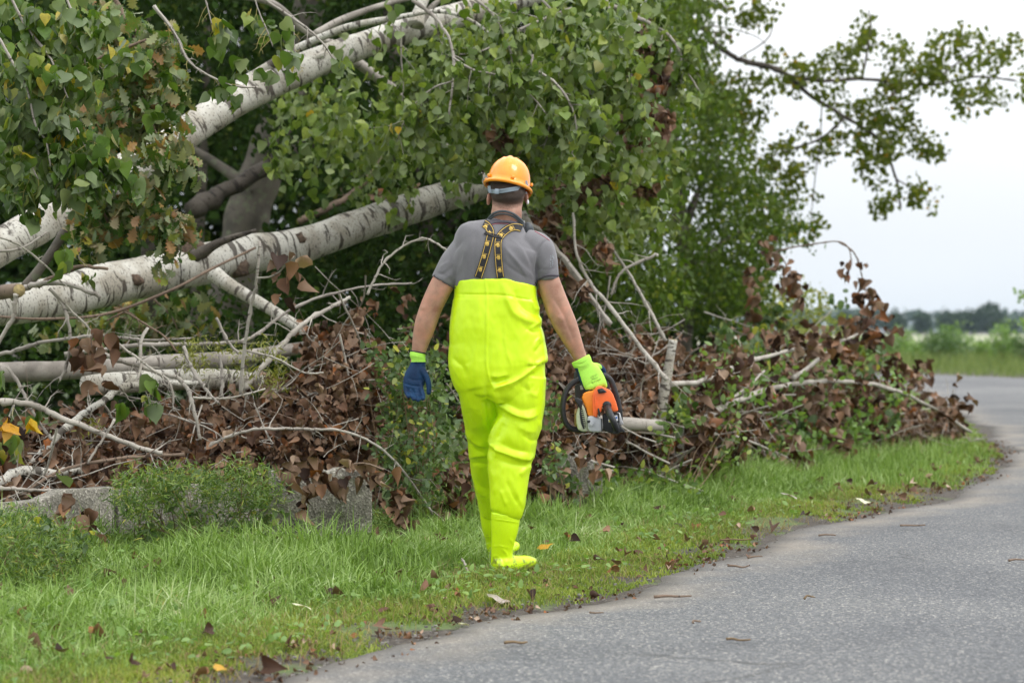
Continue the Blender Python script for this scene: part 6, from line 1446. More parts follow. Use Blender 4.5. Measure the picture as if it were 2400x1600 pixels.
mk = rampn(t, math_(t, 'ADD', mud.outputs[0], hgt.outputs[0]), [(.60, (0, 0, 0)), (.70, (.7, .7, .7))]).outputs[0]
c = mixc(t, mk, c, (.12, .11, .05))
t.links.new(c, b.inputs['Base Color']); b.inputs['Roughness'].default_value = .33; b.inputs['Specular IOR Level'].default_value = .45
n2 = N(t, 'ShaderNodeTexNoise', i_Scale=900.0, i_Detail=2.0); t.links.new(tc_.outputs['Object'], n2.inputs[0]); bump(t, b, n2.outputs[0], .06, .001)
M['hivis'] = wmat
waders = link('chest_waders', wm, wmat, man)
waders['label'] = 'glossy fluorescent yellow chest waders'
# cuffs where trousers join boots
def ring_tube(c, hw, hd, r, tilt=0.0, n=40):
    th = np.linspace(0, 2 * PI, n + 1); pts = np.array([[c[0] + math.cos(a) * hw, c[1] + math.sin(a) * hd, c[2] + math.cos(a) * tilt] for a in th]); mb = MB(); tube(mb, pts, r, 8, False); return np.concatenate(mb.V), np.concatenate(mb.Fq), []
# ---- boots
boot_sole = solid('boot_sole', (.03, .03, .035), .7)
def boot(shaft, foot, sole, rings, lab):
    parts = [loft(shaft, 36, 4, 2.1), loft(foot[0], 36, 4, 2.3, yaxis=foot[1])] + [ball(*b__) for b__ in foot[2]]
    me = remesh(None, parts, .0045, 4)
    V, Nn = get_np(me)
    folds(me, rings)
    o = link('boot', me, wmat, man)
    return o
cR = MP(1184, 1213, -.02)
bR = boot([(1185, 1200, -.02, 34, .066), (1184, 1220, -.02, 34, .066), (1182, 1245, -.02, 31.5, .062), (1178, 1270, -.02, 27, .054), (1176, 1292, -.015, 25, .050), (1178, 1312, -.005, 28, .052), (1180, 1328, .0, 30, .055)],
    ([(1160, 1325, -.05, 17, .026), (1178, 1322, -.03, 22, .042), (1200, 1320, .02, 19, .046), (1224, 1319, .07, 17, .050), (1240, 1321, .11, 14, .044), (1250, 1325, .13, 8, .028)], (.9, .45, 0), [(MP(1228, 1318, .075), (.040, .050, .034))]), None,
    [([(1150, 1214), (1184, 1219), (1218, 1224)], .0035, 1.6), ([(1150, 1209), (1184, 1213), (1219, 1218)], .0035, 1.6), ([(1151, 1204), (1184, 1208), (1221, 1212)], .0035, 1.6), ([(1152, 1281), (1170, 1279), (1195, 1284)], .002, 1.5), ([(1195, 1262), (1203, 1275), (1198, 1290)], .003, 3), ([(1176, 1285), (1188, 1300), (1186, 1325)], .003, 2.5),
     ([(1153, 1305), (1165, 1302), (1175, 1312)], .002, 2), ([(1150, 1322), (1180, 1326), (1210, 1322)], .002, 2)], '')
bL = boot([(1153, 1183, .42, 29, .062), (1153, 1205, .43, 28.5, .062), (1154, 1235, .45, 25, .058), (1158, 1262, .47, 21, .048), (1160, 1285, .48, 20, .045), (1161, 1298, .49, 20, .045)],
    ([(1150, 1303, .45, 11, .030), (1165, 1300, .50, 14, .038), (1182, 1292, .56, 14, .040), (1198, 1281, .62, 13, .042), (1205, 1274, .65, 8, .03)], (.85, .5, .25), []), None,
    [([(1122, 1190), (1150, 1194), (1160, 1195)], .0035, 1.6), ([(1121, 1184), (1150, 1188), (1160, 1189)], .0035, 1.6), ([(1135, 1256), (1150, 1258)], .002, 1.5)], '')
def sole(pts, hw, h, par, dir_):
    V, q, t_ = loft(pts, 24, 4, 3.0, yaxis=dir_); mb = MB(); mb.add(V, q, t_); mb.build('sole', boot_sole, par)
sole([(1160, 1343, -.05, 5, .028), (1180, 1343, -.02, 5, .040), (1205, 1343, .03, 5, .040), (1225, 1342, .07, 4.5, .044), (1240, 1341, .11, 4, .03)], 0, 0, bR, (.5, -.85, 0))
sole([(1143, 1311, .45, 4, .026), (1165, 1309, .51, 4, .034), (1190, 1299, .58, 4, .038), (1204, 1284, .64, 4, .032), (1210, 1278, .66, 3, .02)], 0, 0, bL, (.5, -.85, 0))

# ---- things laid on surfaces by casting from behind
def strip(bvh, pts, w_px, off=.004, th=.002, n=40, cross=5, edge_drop=0.0):
    """ribbon that follows a surface; pts in px; returns shell verts and quads"""
    p = catmull(np.array(pts, float), 8); L = np.concatenate([[0], np.cumsum(np.hypot(*np.diff(p, axis=0).T))]); s = np.linspace(0, L[-1], n)
    p = np.column_stack([np.interp(s, L, p[:, 0]), np.interp(s, L, p[:, 1])]); T = np.gradient(p, axis=0); T /= np.linalg.norm(T, axis=1)[:, None]; Nn_ = np.column_stack([-T[:, 1], T[:, 0]])
    o0 = Vector((0, 0, CH)); top = []; 
    wv = np.broadcast_to(w_px, (n,))
    for i in range(n):
        for j in range(cross):
            u = (j / (cross - 1) - .5) * wv[i]; q = p[i] + Nn_[i] * u; d = (MP(q[0], q[1]) - o0).normalized(); hit = bvh.ray_cast(o0, d)
            if hit[0] is None: hit = bvh.find_nearest(MP(q[0], q[1], -.05))
            top.append((hit[0], hit[1]))
    # smooth the heights along the strip
    Pn = np.array([h[0] for h in top]).reshape(n, cross, 3)
    for _ in range(3): Pn[1:-1] = (Pn[:-2] + Pn[1:-1] * 2 + Pn[2:]) / 4
    Nv = np.array([h[1] for h in top]).reshape(n, cross, 3); Nv = np.where(Nv[..., 1:2] > 0, -Nv, Nv)
    A = Pn + Nv * (off + th); B = Pn + Nv * (off - .001)
    V = np.concatenate([A.reshape(-1, 3), B.reshape(-1, 3)]); idx_ = np.arange(n * cross).reshape(n, cross); q = []
    a = np.stack([idx_[:-1, :-1], idx_[:-1, 1:], idx_[1:, 1:], idx_[1:, :-1]], -1).reshape(-1, 4); m_ = n * cross
    q = [a, a[:, ::-1] + m_]
    for e0, e1 in ((idx_[:, 0], True), (idx_[:, -1], False)):
        s_ = np.stack([e0[:-1], e0[1:], e0[1:] + m_, e0[:-1] + m_], -1); q.append(s_ if e1 else s_[:, ::-1])
    for e0, f_ in ((idx_[0], False), (idx_[-1], True)):
        s_ = np.stack([e0[:-1], e0[1:], e0[1:] + m_, e0[:-1] + m_], -1); q.append(s_ if f_ else s_[:, ::-1])
    return V, np.concatenate(q), A, p, T, Nn_
black_web = solid('black_webbing', (.018, .018, .02), .6, .3, 300, .3, .001)
gold = solid('gold_print', (.62, .42, .09), .55, .15, 80, .0)
SL = [(1134, 524), (1141, 528), (1148, 538), (1150, 548), (1147, 563), (1140, 590), (1131, 620), (1121, 650)]
SR = [(1222, 535), (1213, 532), (1200, 533), (1188, 539), (1176, 549), (1169, 560), (1167, 572), (1168, 600), (1170, 625), (1173, 650)]
def patch(par, bvh, cx, cy, polys, ang, sc, mat, nm, off=.0075):
    """flat print: polygons in local px units laid on the surface"""
    ca, sa = math.cos(ang), math.sin(ang); mb = MB(); o0 = Vector((0, 0, CH))
    for pg in polys:
        vs = []
        for (u, v) in pg:
            x = cx + (u * ca - v * sa) * sc; y = cy + (u * sa + v * ca) * sc
            h = bvh.ray_cast(o0, (MP(x, y) - o0).normalized())
            if h[0] is None: h = bvh.find_nearest(MP(x, y, -.05))
            nn = h[1] if h[1].y < 0 else -h[1]; vs.append(h[0] + nn * off)
        k = len(vs)
        c0 = sum(vs, Vector()) / k
        mb.add([tuple(c0)] + [tuple(v) for v in vs], None, [(0, 1 + (i + 1) % k, 1 + i) for i in range(k)])
    return mb.build(nm, mat, par, smooth=False, uv=False)
HANDI = [[(-2.6, -3.4), (2.8, -3.4), (4.2, 1.2), (-3.6, 1.2)], [(-2.4, -3.2), (-3.4, 1.0), (-6.6, 3.4), (-7.0, 2.2), (-4.4, -1.4)], [(-3.4, 1.3), (-1.9, 1.3), (-2.1, 6.2), (-3.3, 6.0)], [(-1.4, 1.3), (0.0, 1.3), (-.2, 7.0), (-1.4, 6.9)], [(.5, 1.3), (1.9, 1.3), (1.8, 7.0), (.6, 7.1)], [(2.4, 1.3), (4.1, 1.3), (3.8, 6.0), (2.5, 6.2)]]
WORD = [[(x, -6.6 + (k % 2) * .2), (x + .9, -6.6), (x + .9, -5.4 - (k % 3) * .25), (x, -5.4)] for k, x in enumerate(np.arange(-5, 5.2, 1.25))] + [[(-5, -4.8), (5, -4.8), (5, -4.4), (-5, -4.4)]]
for pts, spots, nm in ((SL, [(1138.5, 531, 1.9), (1147.5, 547, 1.8), (1142.5, 570, .24), (1135, 600, .26), (1126.5, 630, .28)], 'a'), (SR, [(1199, 535, 1.1), (1175, 551, .75), (1167, 573, -.02), (1168.5, 602, -.06), (1171.5, 632, -.08)], 'b')):
    V, q, A, p, T, Nn_ = strip(bvh_shirt, pts, 18.5, .0035, .002, 60, 7)
    mb = MB(); mb.add(V, q); so = mb.build('suspender', black_web, man)
    bs = BVHTree.FromPolygons([Vector(v) for v in V], [tuple(int(x) for x in f) for f in q])
    for side in (-7.2, 7.2):
        lp2 = p + Nn_ * side; V2, q2, *_ = strip(bs, lp2, 1.3, .0006, .0005, 60, 2); mb = MB(); mb.add(V2, q2); mb.build('stripe', gold, so)
    for (cx, cy, a_) in spots:
        patch(so, bs, cx, cy, HANDI, a_ if abs(a_) < 1 else a_ - PI / 2 if cy < 540 and nm == 'a' else a_, .92, gold, 'hand_print', .0016)
        patch(so, bs, cx, cy, WORD, a_ if abs(a_) < 1 else a_ - PI / 2 if cy < 540 and nm == 'a' else a_, .92, gold, 'lettering', .0016)
V, q, *_ = strip(bvh_shirt, [(1135, 548), (1148, 552), (1158, 556), (1172, 558), (1177, 562)], 4.0, .0062, .0015, 30, 3); mb = MB(); mb.add(V, q)
V, q, *_ = strip(bvh_shirt, [(1137, 545), (1150, 549), (1160, 552), (1174, 556)], 1.6, .0062, .0015, 30, 3); mb.add(V, q); mb.build('cross_band', black_web, man)
# collar and hems
collar_m = solid('dark_collar', (.075, .068, .08), .8, .1, 60)
pink = solid('pink_stitching', (.35, .13, .15), .8)
V, q, *_ = strip(bvh_shirt, [(1148, 524), (1160, 520), (1185, 519), (1205, 522), (1218, 529)], 8, .002, .003, 40, 4); mb = MB(); mb.add(V, q); co = mb.build('collar', collar_m, man)
V, q, *_ = strip(bvh_shirt, [(1150, 529), (1162, 525), (1185, 524.5), (1203, 528)], 1.3, .002, .001, 40, 2); mb = MB(); mb.add(V, q); mb.build('stitching', pink, shirt)
V, q, *_ = strip(bvh_shirt, [(1253, 542), (1272, 553), (1288, 564)], 1.1, .001, .001, 20, 2); mb = MB(); mb.add(V, q); mb.build('stitching', pink, shirt)
for pts, d in (([(1012, 643), (1025, 654), (1042, 664), (1064, 675)], 0), ([(1257, 664), (1268, 652), (1285, 645), (1309, 646)], 0)):
    V, q, *_ = strip(bvh_shirt, pts, 4.5, .0015, .002, 24, 3); mb = MB(); mb.add(V, q); mb.build('hem', collar_m, shirt)
grp = solid('faded_print', (.30, .34, .36), .8, .4, 60)
patch(shirt, bvh_shirt, 1293, 606, [[(a_ + dx, b_ + dy), (a_ + dx + w_, b_ + dy + .6), (a_ + dx + w_ - .4, b_ + dy + 1.3), (a_ + dx, b_ + dy + 1.2)] for k, (dx, dy, w_) in enumerate([(-5, -6, 3), (-1, -8, 3.5), (2, -3, 3), (-4, 0, 2.4), (0, 3, 4), (2, 8, 3), (-2, 10, 2), (3, 13, 2.5), (-1, 16, 3)]) for a_, b_ in ((0, 0), (1, 3))], .2, 1, grp, 'faded_print', .002)

# ---- neck band of the ear defenders
darkpl = solid('dark_grey_plastic', (.055, .065, .072), .38, .15, 40)
metal = solid('steel_wire', (.55, .55, .56), .3, .1, 40, 0, metal=1.0)
cme = empty('ear_defenders', MP(1186, 515), None); cme.parent = man; cme.location = MP(1186, 515) - Vector(man.location); cme['label'] = 'dark ear defender band worn round the neck'
pb = catmull(np.array([list(MP(1139, 524, .02)), list(MP(1145, 512, -.03)), list(MP(1158, 500, -.068)), list(MP(1178, 495, -.080)), list(MP(1200, 500, -.078)), list(MP(1216, 511, -.060)), list(MP(1226, 521, -.035)), list(MP(1229, 531, .01))]), 6)
def ribbon(P3, w_, th, up=(0, 0, 1)):
    """rounded flat band along 3d points, width across the UP side"""
    P3 = np.array(P3); T = np.gradient(P3, axis=0); T /= np.linalg.norm(T, axis=1)[:, None]; U = np.array(up, float) - T * (T @ np.array(up, float))[:, None]; U /= np.linalg.norm(U, axis=1)[:, None]; S = np.cross(T, U)
    cs = [(-.5, -.3), (-.4, -.5), (.4, -.5), (.5, -.3), (.5, .3), (.4, .5), (-.4, .5), (-.5, .3)]; n = len(cs); V = np.concatenate([(P3 + U * w_ * a_ + S * th * b_)[:, None] for a_, b_ in cs], 1).reshape(-1, 3)
    i = np.arange(len(P3) * n).reshape(-1, n); j = np.roll(i, -1, 1); q = np.stack([i[:-1], j[:-1], j[1:], i[1:]], -1).reshape(-1, 4)
    mb = MB(); mb.add(V, q); return mb
ribbon(pb, .011, .006).build('band', darkpl, cme)
pb2 = pb.copy(); pb2[:, 2] -= .012; pb2[:, 1] += .004
ribbon(pb2, .008, .006).build('band', darkpl, cme)
for pts in ([(1139, 522, .01), (1137, 527, .02), (1141, 530, .03)], [(1228, 517, -.01), (1229, 524, -.01), (1227, 532, .0), (1230, 537, .02)]):
    mb = MB(); tube(mb, catmull(np.array([list(MP(*q)) for q in pts]), 4), .0016, 6); mb.build('wire', metal, cme)
for s_, (x, y) in ((-1, (1142, 545)), (1, (1236, 540))):
    V, q, t_ = ball(MP(x, y, .10), (.030, .022, .038), 18); mb = MB(); mb.add(V, q, t_); mb.build('ear_cup', darkpl, cme)
# ear bud behind the ear
V, q, t_ = ball(MP(1237, 474, .02), (.006, .008, .011), 12); mb = MB(); mb.add(V, q, t_); V, q, t_ = ball(MP(1233, 452, .015), (.004, .006, .006), 10); mb.add(V, q, t_); mb.build('ear_piece', solid('white_plastic', (.75, .75, .76), .3, .03, bmp=0), man)

# ---- hard hat
hat_m, t, b, _ = new_mat('orange_hat_plastic')
tc_ = N(t, 'ShaderNodeTexCoord'); n1 = N(t, 'ShaderNodeTexNoise', i_Scale=14.0, i_Detail=5.0); t.links.new(tc_.outputs['Object'], n1.inputs[0])
t.links.new(rampn(t, n1.outputs[0], [(.3, (.84, .27, .008)), (.7, (.90, .33, .012))]).outputs[0], b.inputs['Base Color']); b.inputs['Roughness'].default_value = .22; b.inputs['Coat Weight'].default_value = .3; b.inputs['Subsurface Weight'].default_value = .05
t.links.new(rampn(t, n1.outputs[0], [(.3, (.16, .16, .16)), (.8, (.34, .34, .34))]).outputs[0], b.inputs['Roughness'])
HC = MP(1191, 436, .03); HR = Matrix.Rotation(R(-17), 3, 'Z') @ Matrix.Rotation(R(7), 3, 'Y') @ Matrix.Rotation(R(-11), 3, 'X')
def hp(x, y, z): return HC + HR @ Vector((x, y, z))
n = 72; rows = []
def dome_r(th, a, b_): return a * b_ / math.sqrt((b_ * math.cos(th)) ** 2 + (a * math.sin(th)) ** 2)
for k in range(17):
    f = k / 16 * PI / 2 * .985; rw = []
    for j in range(n):
        th = j / n * 2 * PI; rr = dome_r(th, .0955, .122) * math.cos(f) ** .82; z = .008 + .122 * math.sin(f) ** .93
        x, y = rr * math.cos(th), rr * math.sin(th)
        rid = 0
        for x0, wd, am in ((0, .009, .0045), (-.026, .005, .0022), (.026, .005, .0022)): rid += am * math.exp(-((x - x0) / wd) ** 2) * min(1, f * 2.0) * (1 if abs(y) < .11 else 0)
        if k < 2: rid += .001
        rw.append((x * (1 + rid * 2), y * (1 + rid * 2), z + rid * 1.3))
    rows.append(rw)
def rim_row(off, z, extra=0):
    rw = []
    for j in range(n):
        th = j / n * 2 * PI; rr = dome_r(th, .0955, .122) + off; pk = max(0, math.sin(th)) ** 6 * .032 * extra; drop = -.010 * max(0, math.sin(th)) ** 3 * extra
        rw.append(((rr + pk * .4) * math.cos(th), (rr + pk) * math.sin(th), z + drop - .004 * extra))
    return rw
outer = [rim_row(.006, -.014, 0), rim_row(.0135, -.010, 1), rim_row(.0165, -.002, 1), rim_row(.0140, .003, .8), rim_row(.006, .006, .3)]
inner = [[(x * .965, y * .97, z * .965 - .002) for x, y, z in rw] for rw in rows[::-1]]
allr = outer + rows
V = [hp(*v) for rw in allr for v in rw] + [hp(0, 0, .131)]; q = []; m_ = len(allr)
for i in range(m_ - 1):
    for j in range(n): q.append((i * n + j, i * n + (j + 1) % n, (i + 1) * n + (j + 1) % n, (i + 1) * n + j))
t_ = [((m_ - 1) * n + j, (m_ - 1) * n + (j + 1) % n, m_ * n) for j in range(n)]
o_ = len(V); inn = [rim_row(.006, -.014, 0), [(x * .985, y * .985, -.004) for x, y, z in rim_row(.002, 0, 0)]] + inner[::-1]
V += [hp(*v) for rw in inn for v in rw] + [hp(0, 0, .124)]
for i in range(len(inn) - 1):
    for j in range(n): q.append((o_ + i * n + j, o_ + (i + 1) * n + j, o_ + (i + 1) * n + (j + 1) % n, o_ + i * n + (j + 1) % n))
t_ += [(o_ + (len(inn) - 1) * n + (j + 1) % n, o_ + (len(inn) - 1) * n + j, o_ + len(inn) * n) for j in range(n)]
hat = empty('hard_hat', HC); hat.parent = man; hat.location = HC - Vector(man.location); hat['label'] = 'glossy orange yellow hard hat with grey strap'
mb = MB(); mb.add([tuple(v) for v in V], q, t_); mb.build('shell', hat_m, hat)
for (x, y) in ((-.062, -.088), (.045, -.098), (-.10, .0), (.10, .005)):   # accessory lugs
    mb = MB(); box(mb, (0, 0, 0), (.018, .010, .014)); me = bevel_mesh(mb.mesh('lug', smooth=False, uv=False), .003, 2)
    a_ = math.atan2(y, x); rr = Matrix.Rotation(a_ + PI / 2, 3, 'Z')
    for v in me.vertices: v.co = hp(*(rr @ v.co + Vector((x * 1.08, y * 1.08, .018))))
    link('lug', me, hat_m, hat)
strapm = solid('grey_strap', (.26, .32, .37), .45, .08, 30)
bvh_hair = BVHTree.FromPolygons([Vector(v) for v in Vh], [tuple(int(vid[v]) for v in f) for f in fs])
def around(px_list, w_, off=.007, nm='headband', th=.0028):
    pts = []
    for (x, y) in px_list:
        o0 = Vector((0, 0, CH)); h = bvh_body.ray_cast(o0, (MP(x, y) - o0).normalized())
        pts.append(list(h[0] + h[1] * off)) if h[0] is not None else pts.append(list(MP(x, y, .02)))
    P3 = catmull(np.array(pts), 6)
    for _ in range(4): P3[1:-1] = (P3[:-2] + 2 * P3[1:-1] + P3[2:]) / 4
    return ribbon(P3, w_, th).build(nm, strapm, hat)
around([(1150, 441), (1147, 446), (1155, 449), (1170, 449.5), (1190, 447), (1210, 443), (1226, 438), (1235, 434)], .019, .010)
around([(1150, 447), (1170, 447.5), (1190, 445), (1210, 441), (1228, 436)], .009, .0115, 'adjuster')
mb = ribbon(np.array([list(MP(1160, 448.5, -.088)), list(MP(1165, 449, -.090)), list(MP(1169, 449, -.091))]), .023, .006); mb.build('buckle', strapm, hat)
for a_, b_, c_ in (((1146, 436), (1149, 452), -.045), ((1232, 424), (1236, 442), -.030)):
    mb = ribbon(np.array([list(MP(a_[0], a_[1], c_)), list(MP((a_[0] + b_[0]) / 2, (a_[1] + b_[1]) / 2, c_)), list(MP(b_[0], b_[1], c_))]), .014, .003, up=(1, 0, 0)); mb.build('strap_arm', strapm, hat)

# ---- gloves
glove_blue, t, b, _ = new_mat('blue_latex')
tc_ = N(t, 'ShaderNodeTexCoord'); n1 = N(t, 'ShaderNodeTexNoise', i_Scale=160.0, i_Detail=6.0, i_Roughness=.7); t.links.new(tc_.outputs['Object'], n1.inputs[0])
n2 = N(t, 'ShaderNodeTexNoise', i_Scale=22.0, i_Detail=3.0); t.links.new(tc_.outputs['Object'], n2.inputs[0])
c = rampn(t, n2.outputs[0], [(.3, (.006, .020, .060)), (.7, (.010, .045, .115))]).outputs[0]
c = mixc(t, 1.0, c, rampn(t, n1.outputs[0], [(.3, (.7, .7, .72)), (.7, (1.3, 1.3, 1.25))]).outputs[0], 'MULTIPLY')
t.links.new(c, b.inputs['Base Color']); b.inputs['Roughness'].default_value = .6; b.inputs['Specular IOR Level'].default_value = .2; bump(t, b, n1.outputs[0], .4, .002)
glove_y = solid('knitted_hivis_glove', (.42, .80, .10), .9, .12, 420, .6, .002)
def glove(h, cuff, split, seed):
    me = remesh(None, hand_parts(h, .0012) + [loft(cuff, 28, 4, 2.2)], .0028, 3)
    V, Nn = get_np(me); px, py = inv(V)
    me.materials.append(glove_blue); me.materials.append(glove_y)
    C = np.array([list(p.center) for p in me.polygons]); NN = np.array([list(p.normal) for p in me.polygons]); cx, cy = inv(C)
    yel = split(cx, cy, C, NN); me.polygons.foreach_set('material_index', yel.astype(np.int32)); me.update()
    return me
cuffL = [(979, 824, .02, 18.0, .032), (979, 832, .02, 18.5, .033), (980, 840, .02, 17, .030), (980, 850, .02, 18, .026)]
meL = glove(handL, cuffL, lambda x, y, C, NN: ((y < 848) | ((NN[:, 1] > .15) & (y < 900)) | ((x < 957 - (y - 850) * .33) & (y < 872) & (y > 840))), 1)
folds(meL, [([(948, 898), (965, 903), (985, 905)], -.004, 2.5), ([(955, 886), (975, 891), (995, 888)], -.002, 3), ([(950, 912), (960, 918), (985, 920)], -.002, 2), ([(962, 832), (980, 836), (995, 838)], .0015, 2)])
link('glove', meL, None, man)['label'] = 'glove with blue coated palm facing back'
cuffR = [(1360, 840, .035, 23.0, .034), (1364, 848, .035, 23.5, .035), (1367, 855, .035, 22, .031), (1371, 862, .035, 23, .027)]
meR = glove(handR, cuffR, lambda x, y, C, NN: ((((NN[:, 1] < .05) | (C[:, 1] < DM + .028)) & (y < 913) & (x > 1354 + (y - 862) * .32) & (C[:, 1] < DM + .045)) | (y < 862) & (x < 1392)), 2)
folds(meR, [([(1376, 905), (1385, 897), (1390, 903)], -.002, 2), ([(1392, 901), (1400, 893), (1404, 899)], -.002, 2), ([(1405, 896), (1412, 887)], -.002, 2), ([(1343, 853), (1364, 852), (1382, 840)], -.0025, 1.6), ([(1347, 858), (1368, 857), (1386, 846)], .0015, 2)])
glr = link('glove', meR, None, man); glr['label'] = 'bright yellow green knitted glove gripping the saw handle'
bvh_gr = BVHTree.FromPolygons([v.co for v in meR.vertices], [p.vertices[:] for p in meR.polygons])
ink = solid('dark_ink', (.03, .06, .03), .8, bmp=0)
g_ = np.random.default_rng(9); marks = []
for row, (y0, x0, x1) in enumerate([(-9, -7, 9), (-6.5, -8, 8), (-2.5, -8, 8), (-.5, -9, 8), (4, -10, -1), (5.4, -10, -1), (4.5, 2, 11), (6.2, 1, 11)]):
    x = x0
    while x < x1:
        w_ = g_.uniform(.5, 1.4); marks.append([(x, y0), (x + w_, y0), (x + w_, y0 + g_.uniform(.6, 1.4)), (x, y0 + .7)]); x += w_ + g_.uniform(.3, 1.4)
patch(glr, bvh_gr, 1394, 888, marks, -.42, 1.0, ink, 'lettering', .0006)
patch(glr, bvh_gr, 1393, 884, [[(-6, 2), (-1, 2), (-1, 2.5), (-6, 2.5)], [(-6, -1), (-5.4, -1), (-5.4, 2), (-6, 2)], [(-1.6, -1), (-1, -1), (-1, 2), (-1.6, 2)]], -.42, 1.0, ink, 'lettering', .0006)
wb = MB(); wbp = np.array([[math.cos(a) * .036, math.sin(a) * .030, math.cos(a) * -.006] for a in np.linspace(0, 2 * PI, 25)]) + np.array(MP(981, 825, .02)); tube(wb, wbp, .0035, 8, False); wb.build('wristband', black_web, man)

# ================================================================== chainsaw
saw = empty('chainsaw', MP(1400, 1012, .05), 'orange chainsaw with black handles held in the gloved right hand', 'chainsaw')
org = solid('orange_casing', (.86, .155, .035), .35, .08, 25, .05, .001, coat=.15)
org2 = solid('translucent_orange', (.78, .24, .02), .25, .1, 20, 0)
blk = solid('black_plastic', (.018, .019, .021), .42, .25, 60, .1)
blk2 = solid('black_rubber', (.022, .022, .024), .55, .25, 60, .2)
dgr = solid('grey_brake_plate', (.05, .052, .055), .45, .2, 50, .1)
tank = solid('grey_tank', (.42, .44, .46), .35, .1, 30, .05)
grn = solid('cream_starter_cover', (.40, .44, .30), .45, .15, 60, .1)
silver = solid('steel', (.5, .5, .5), .35, .2, 60, .1, metal=.9)
white_st = solid('white_sticker', (.72, .74, .78), .4, .03, bmp=0)
blue_st = solid('blue_sticker', (.03, .13, .45), .4, bmp=0)
yel_st = solid('yellow_sticker', (.65, .55, .05), .4, bmp=0)
def extr(poly, d0, d1, name, mat, par=saw, bev=.004, scale1=1.0, sh=(0, 0), seg=3):
    """traced outline extruded between two depths"""
    n = len(poly); cx = sum(p[0] for p in poly) / n; cy = sum(p[1] for p in poly) / n
    A = [MP(x, y, d0) for x, y in poly]; B = [MP(cx + (x - cx) * scale1 + sh[0], cy + (y - cy) * scale1 + sh[1], d1) for x, y in poly]
    me = bpy.data.meshes.new(name); me.from_pydata([tuple(v) for v in A + B], [], [tuple(range(n)), tuple(range(2 * n - 1, n - 1, -1))] + [(i, i + n, (i + 1) % n + n, (i + 1) % n) for i in range(n)])
    import bmesh
    bm2 = bmesh.new(); bm2.from_mesh(me); bmesh.ops.recalc_face_normals(bm2, faces=bm2.faces[:]); bm2.to_mesh(me); bm2.free()
    me = bevel_mesh(me, bev, seg, 25); me.name = name
    return link(name, me, mat, par)
def S(x, y): return (1240 + x / 5.6, 780 + y / 5.6)
def SP(l): return [S(*p) for p in l]
extr(SP([(868, 720), (905, 693), (950, 697), (1000, 722), (1060, 745), (1100, 800), (1140, 900), (1172, 1015), (1150, 1030), (1095, 1030), (1070, 990), (1040, 950), (985, 945), (955, 975), (950, 1040), (905, 1045), (895, 1110), (850, 1095), (835, 1060), (830, 820)]), -.035, .13, 'engine_cover', org, bev=.007)
extr(SP([(830, 760), (870, 725), (880, 830), (880, 1085), (845, 1100), (770, 1085), (750, 990), (705, 900), (690, 850), (715, 790), (770, 765)]), -.015, .12, 'side_cover', org2, bev=.007)
extr(SP([(860, 800), (885, 905), (880, 980), (868, 985), (862, 900)]), -.040, -.02, 'cover_ridge', org, bev=.002)
extr(SP([(895, 738), (960, 722), (1020, 768), (1000, 783), (912, 795)]), -.046, -.03, 'knob', blk, bev=.003)
extr(SP([(930, 745), (975, 735), (1000, 765), (935, 775)]), -.050, -.044, 'knob_grip', dgr, bev=.0015)
extr(SP([(765, 1095), (830, 1085), (960, 1130), (968, 1200), (965, 1290), (900, 1303), (800, 1298), (770, 1260)]), -.03, .12, 'fuel_tank', tank, bev=.009)
c0 = MP(*S(812, 1185), -.035)
mb = MB(); tube(mb, np.array([c0 + Vector((0, .012, 0)), c0 + Vector((0, -.006, 0))]), [.0125, .0125], 20); tube(mb, np.array([c0 + Vector((0, -.006, 0)), c0 + Vector((0, -.009, 0))]), [.008, .007], 16); mb.build('filler_cap', tank, saw, smooth=False)
extr(SP([(760, 1150), (800, 1145), (806, 1165), (785, 1180), (765, 1175)]), -.045, -.03, 'cap_tab', blk, bev=.001)
# starter cover: proud black plate gives the dark of the slots behind the bars
sc = extr(SP([(680, 930), (720, 960), (755, 1060), (770, 1130), (775, 1290), (700, 1296), (640, 1265), (620, 1180), (618, 1070), (640, 990)]), -.02, .10, 'starter_cover', grn, bev=.007)
extr(SP([(672, 965), (700, 990), (728, 1090), (748, 1240), (712, 1262), (680, 1180), (662, 1060)]), -.0225, -.015, 'grille_dark_plate', blk, sc, bev=.001)
for k in range(11):
    y0 = 985 + k * 25; xa = 678 + k * 4.2 + (k > 7) * 1.5; extr(SP([(xa, y0), (xa + 42, y0 + 2), (xa + 43, y0 + 9), (xa + 1, y0 + 7)]), -.0255, -.021, 'grille_bar', grn, sc, bev=.0007, seg=1)
mb = MB()
dsk = MP(*S(628, 1110), .04); tube(mb, np.array([dsk + Vector((.005, 0, 0)), dsk + Vector((-.010, 0, 0))]), [.042, .038], 28); mb.build('starter_disc', solid('rusty_metal', (.28, .18, .07), .7, .5, 60), sc)
# choke lever and bracket
extr(SP([(590, 855), (640, 848), (700, 880), (703, 905), (690, 1000), (668, 998), (640, 940), (600, 890)]), -.03, .03, 'throttle_guard', blk, bev=.004)
# front handle
fh = [S(1195, 1150) + (.09,), S(1190, 1040) + (.06,), S(1165, 900) + (.055,), S(1120, 740) + (.05,), S(1070, 620) + (.048,), S(1000, 562) + (.046,), S(930, 560) + (.046,), S(800, 590) + (.046,), S(650, 622) + (.045,), S(560, 670) + (.04,), S(480, 780) + (.035,), S(447, 920) + (.03,), S(450, 1080) + (.03,), S(490, 1190) + (.035,), S(560, 1255) + (.045,), S(660, 1272) + (.06,), S(720, 1272) + (.08,)]
Pf = catmull(np.array([list(MP(*q)) for q in fh]), 5); mb = MB(); tube(mb, Pf, .0128, 16); mb.build('front_handle', blk2, saw)
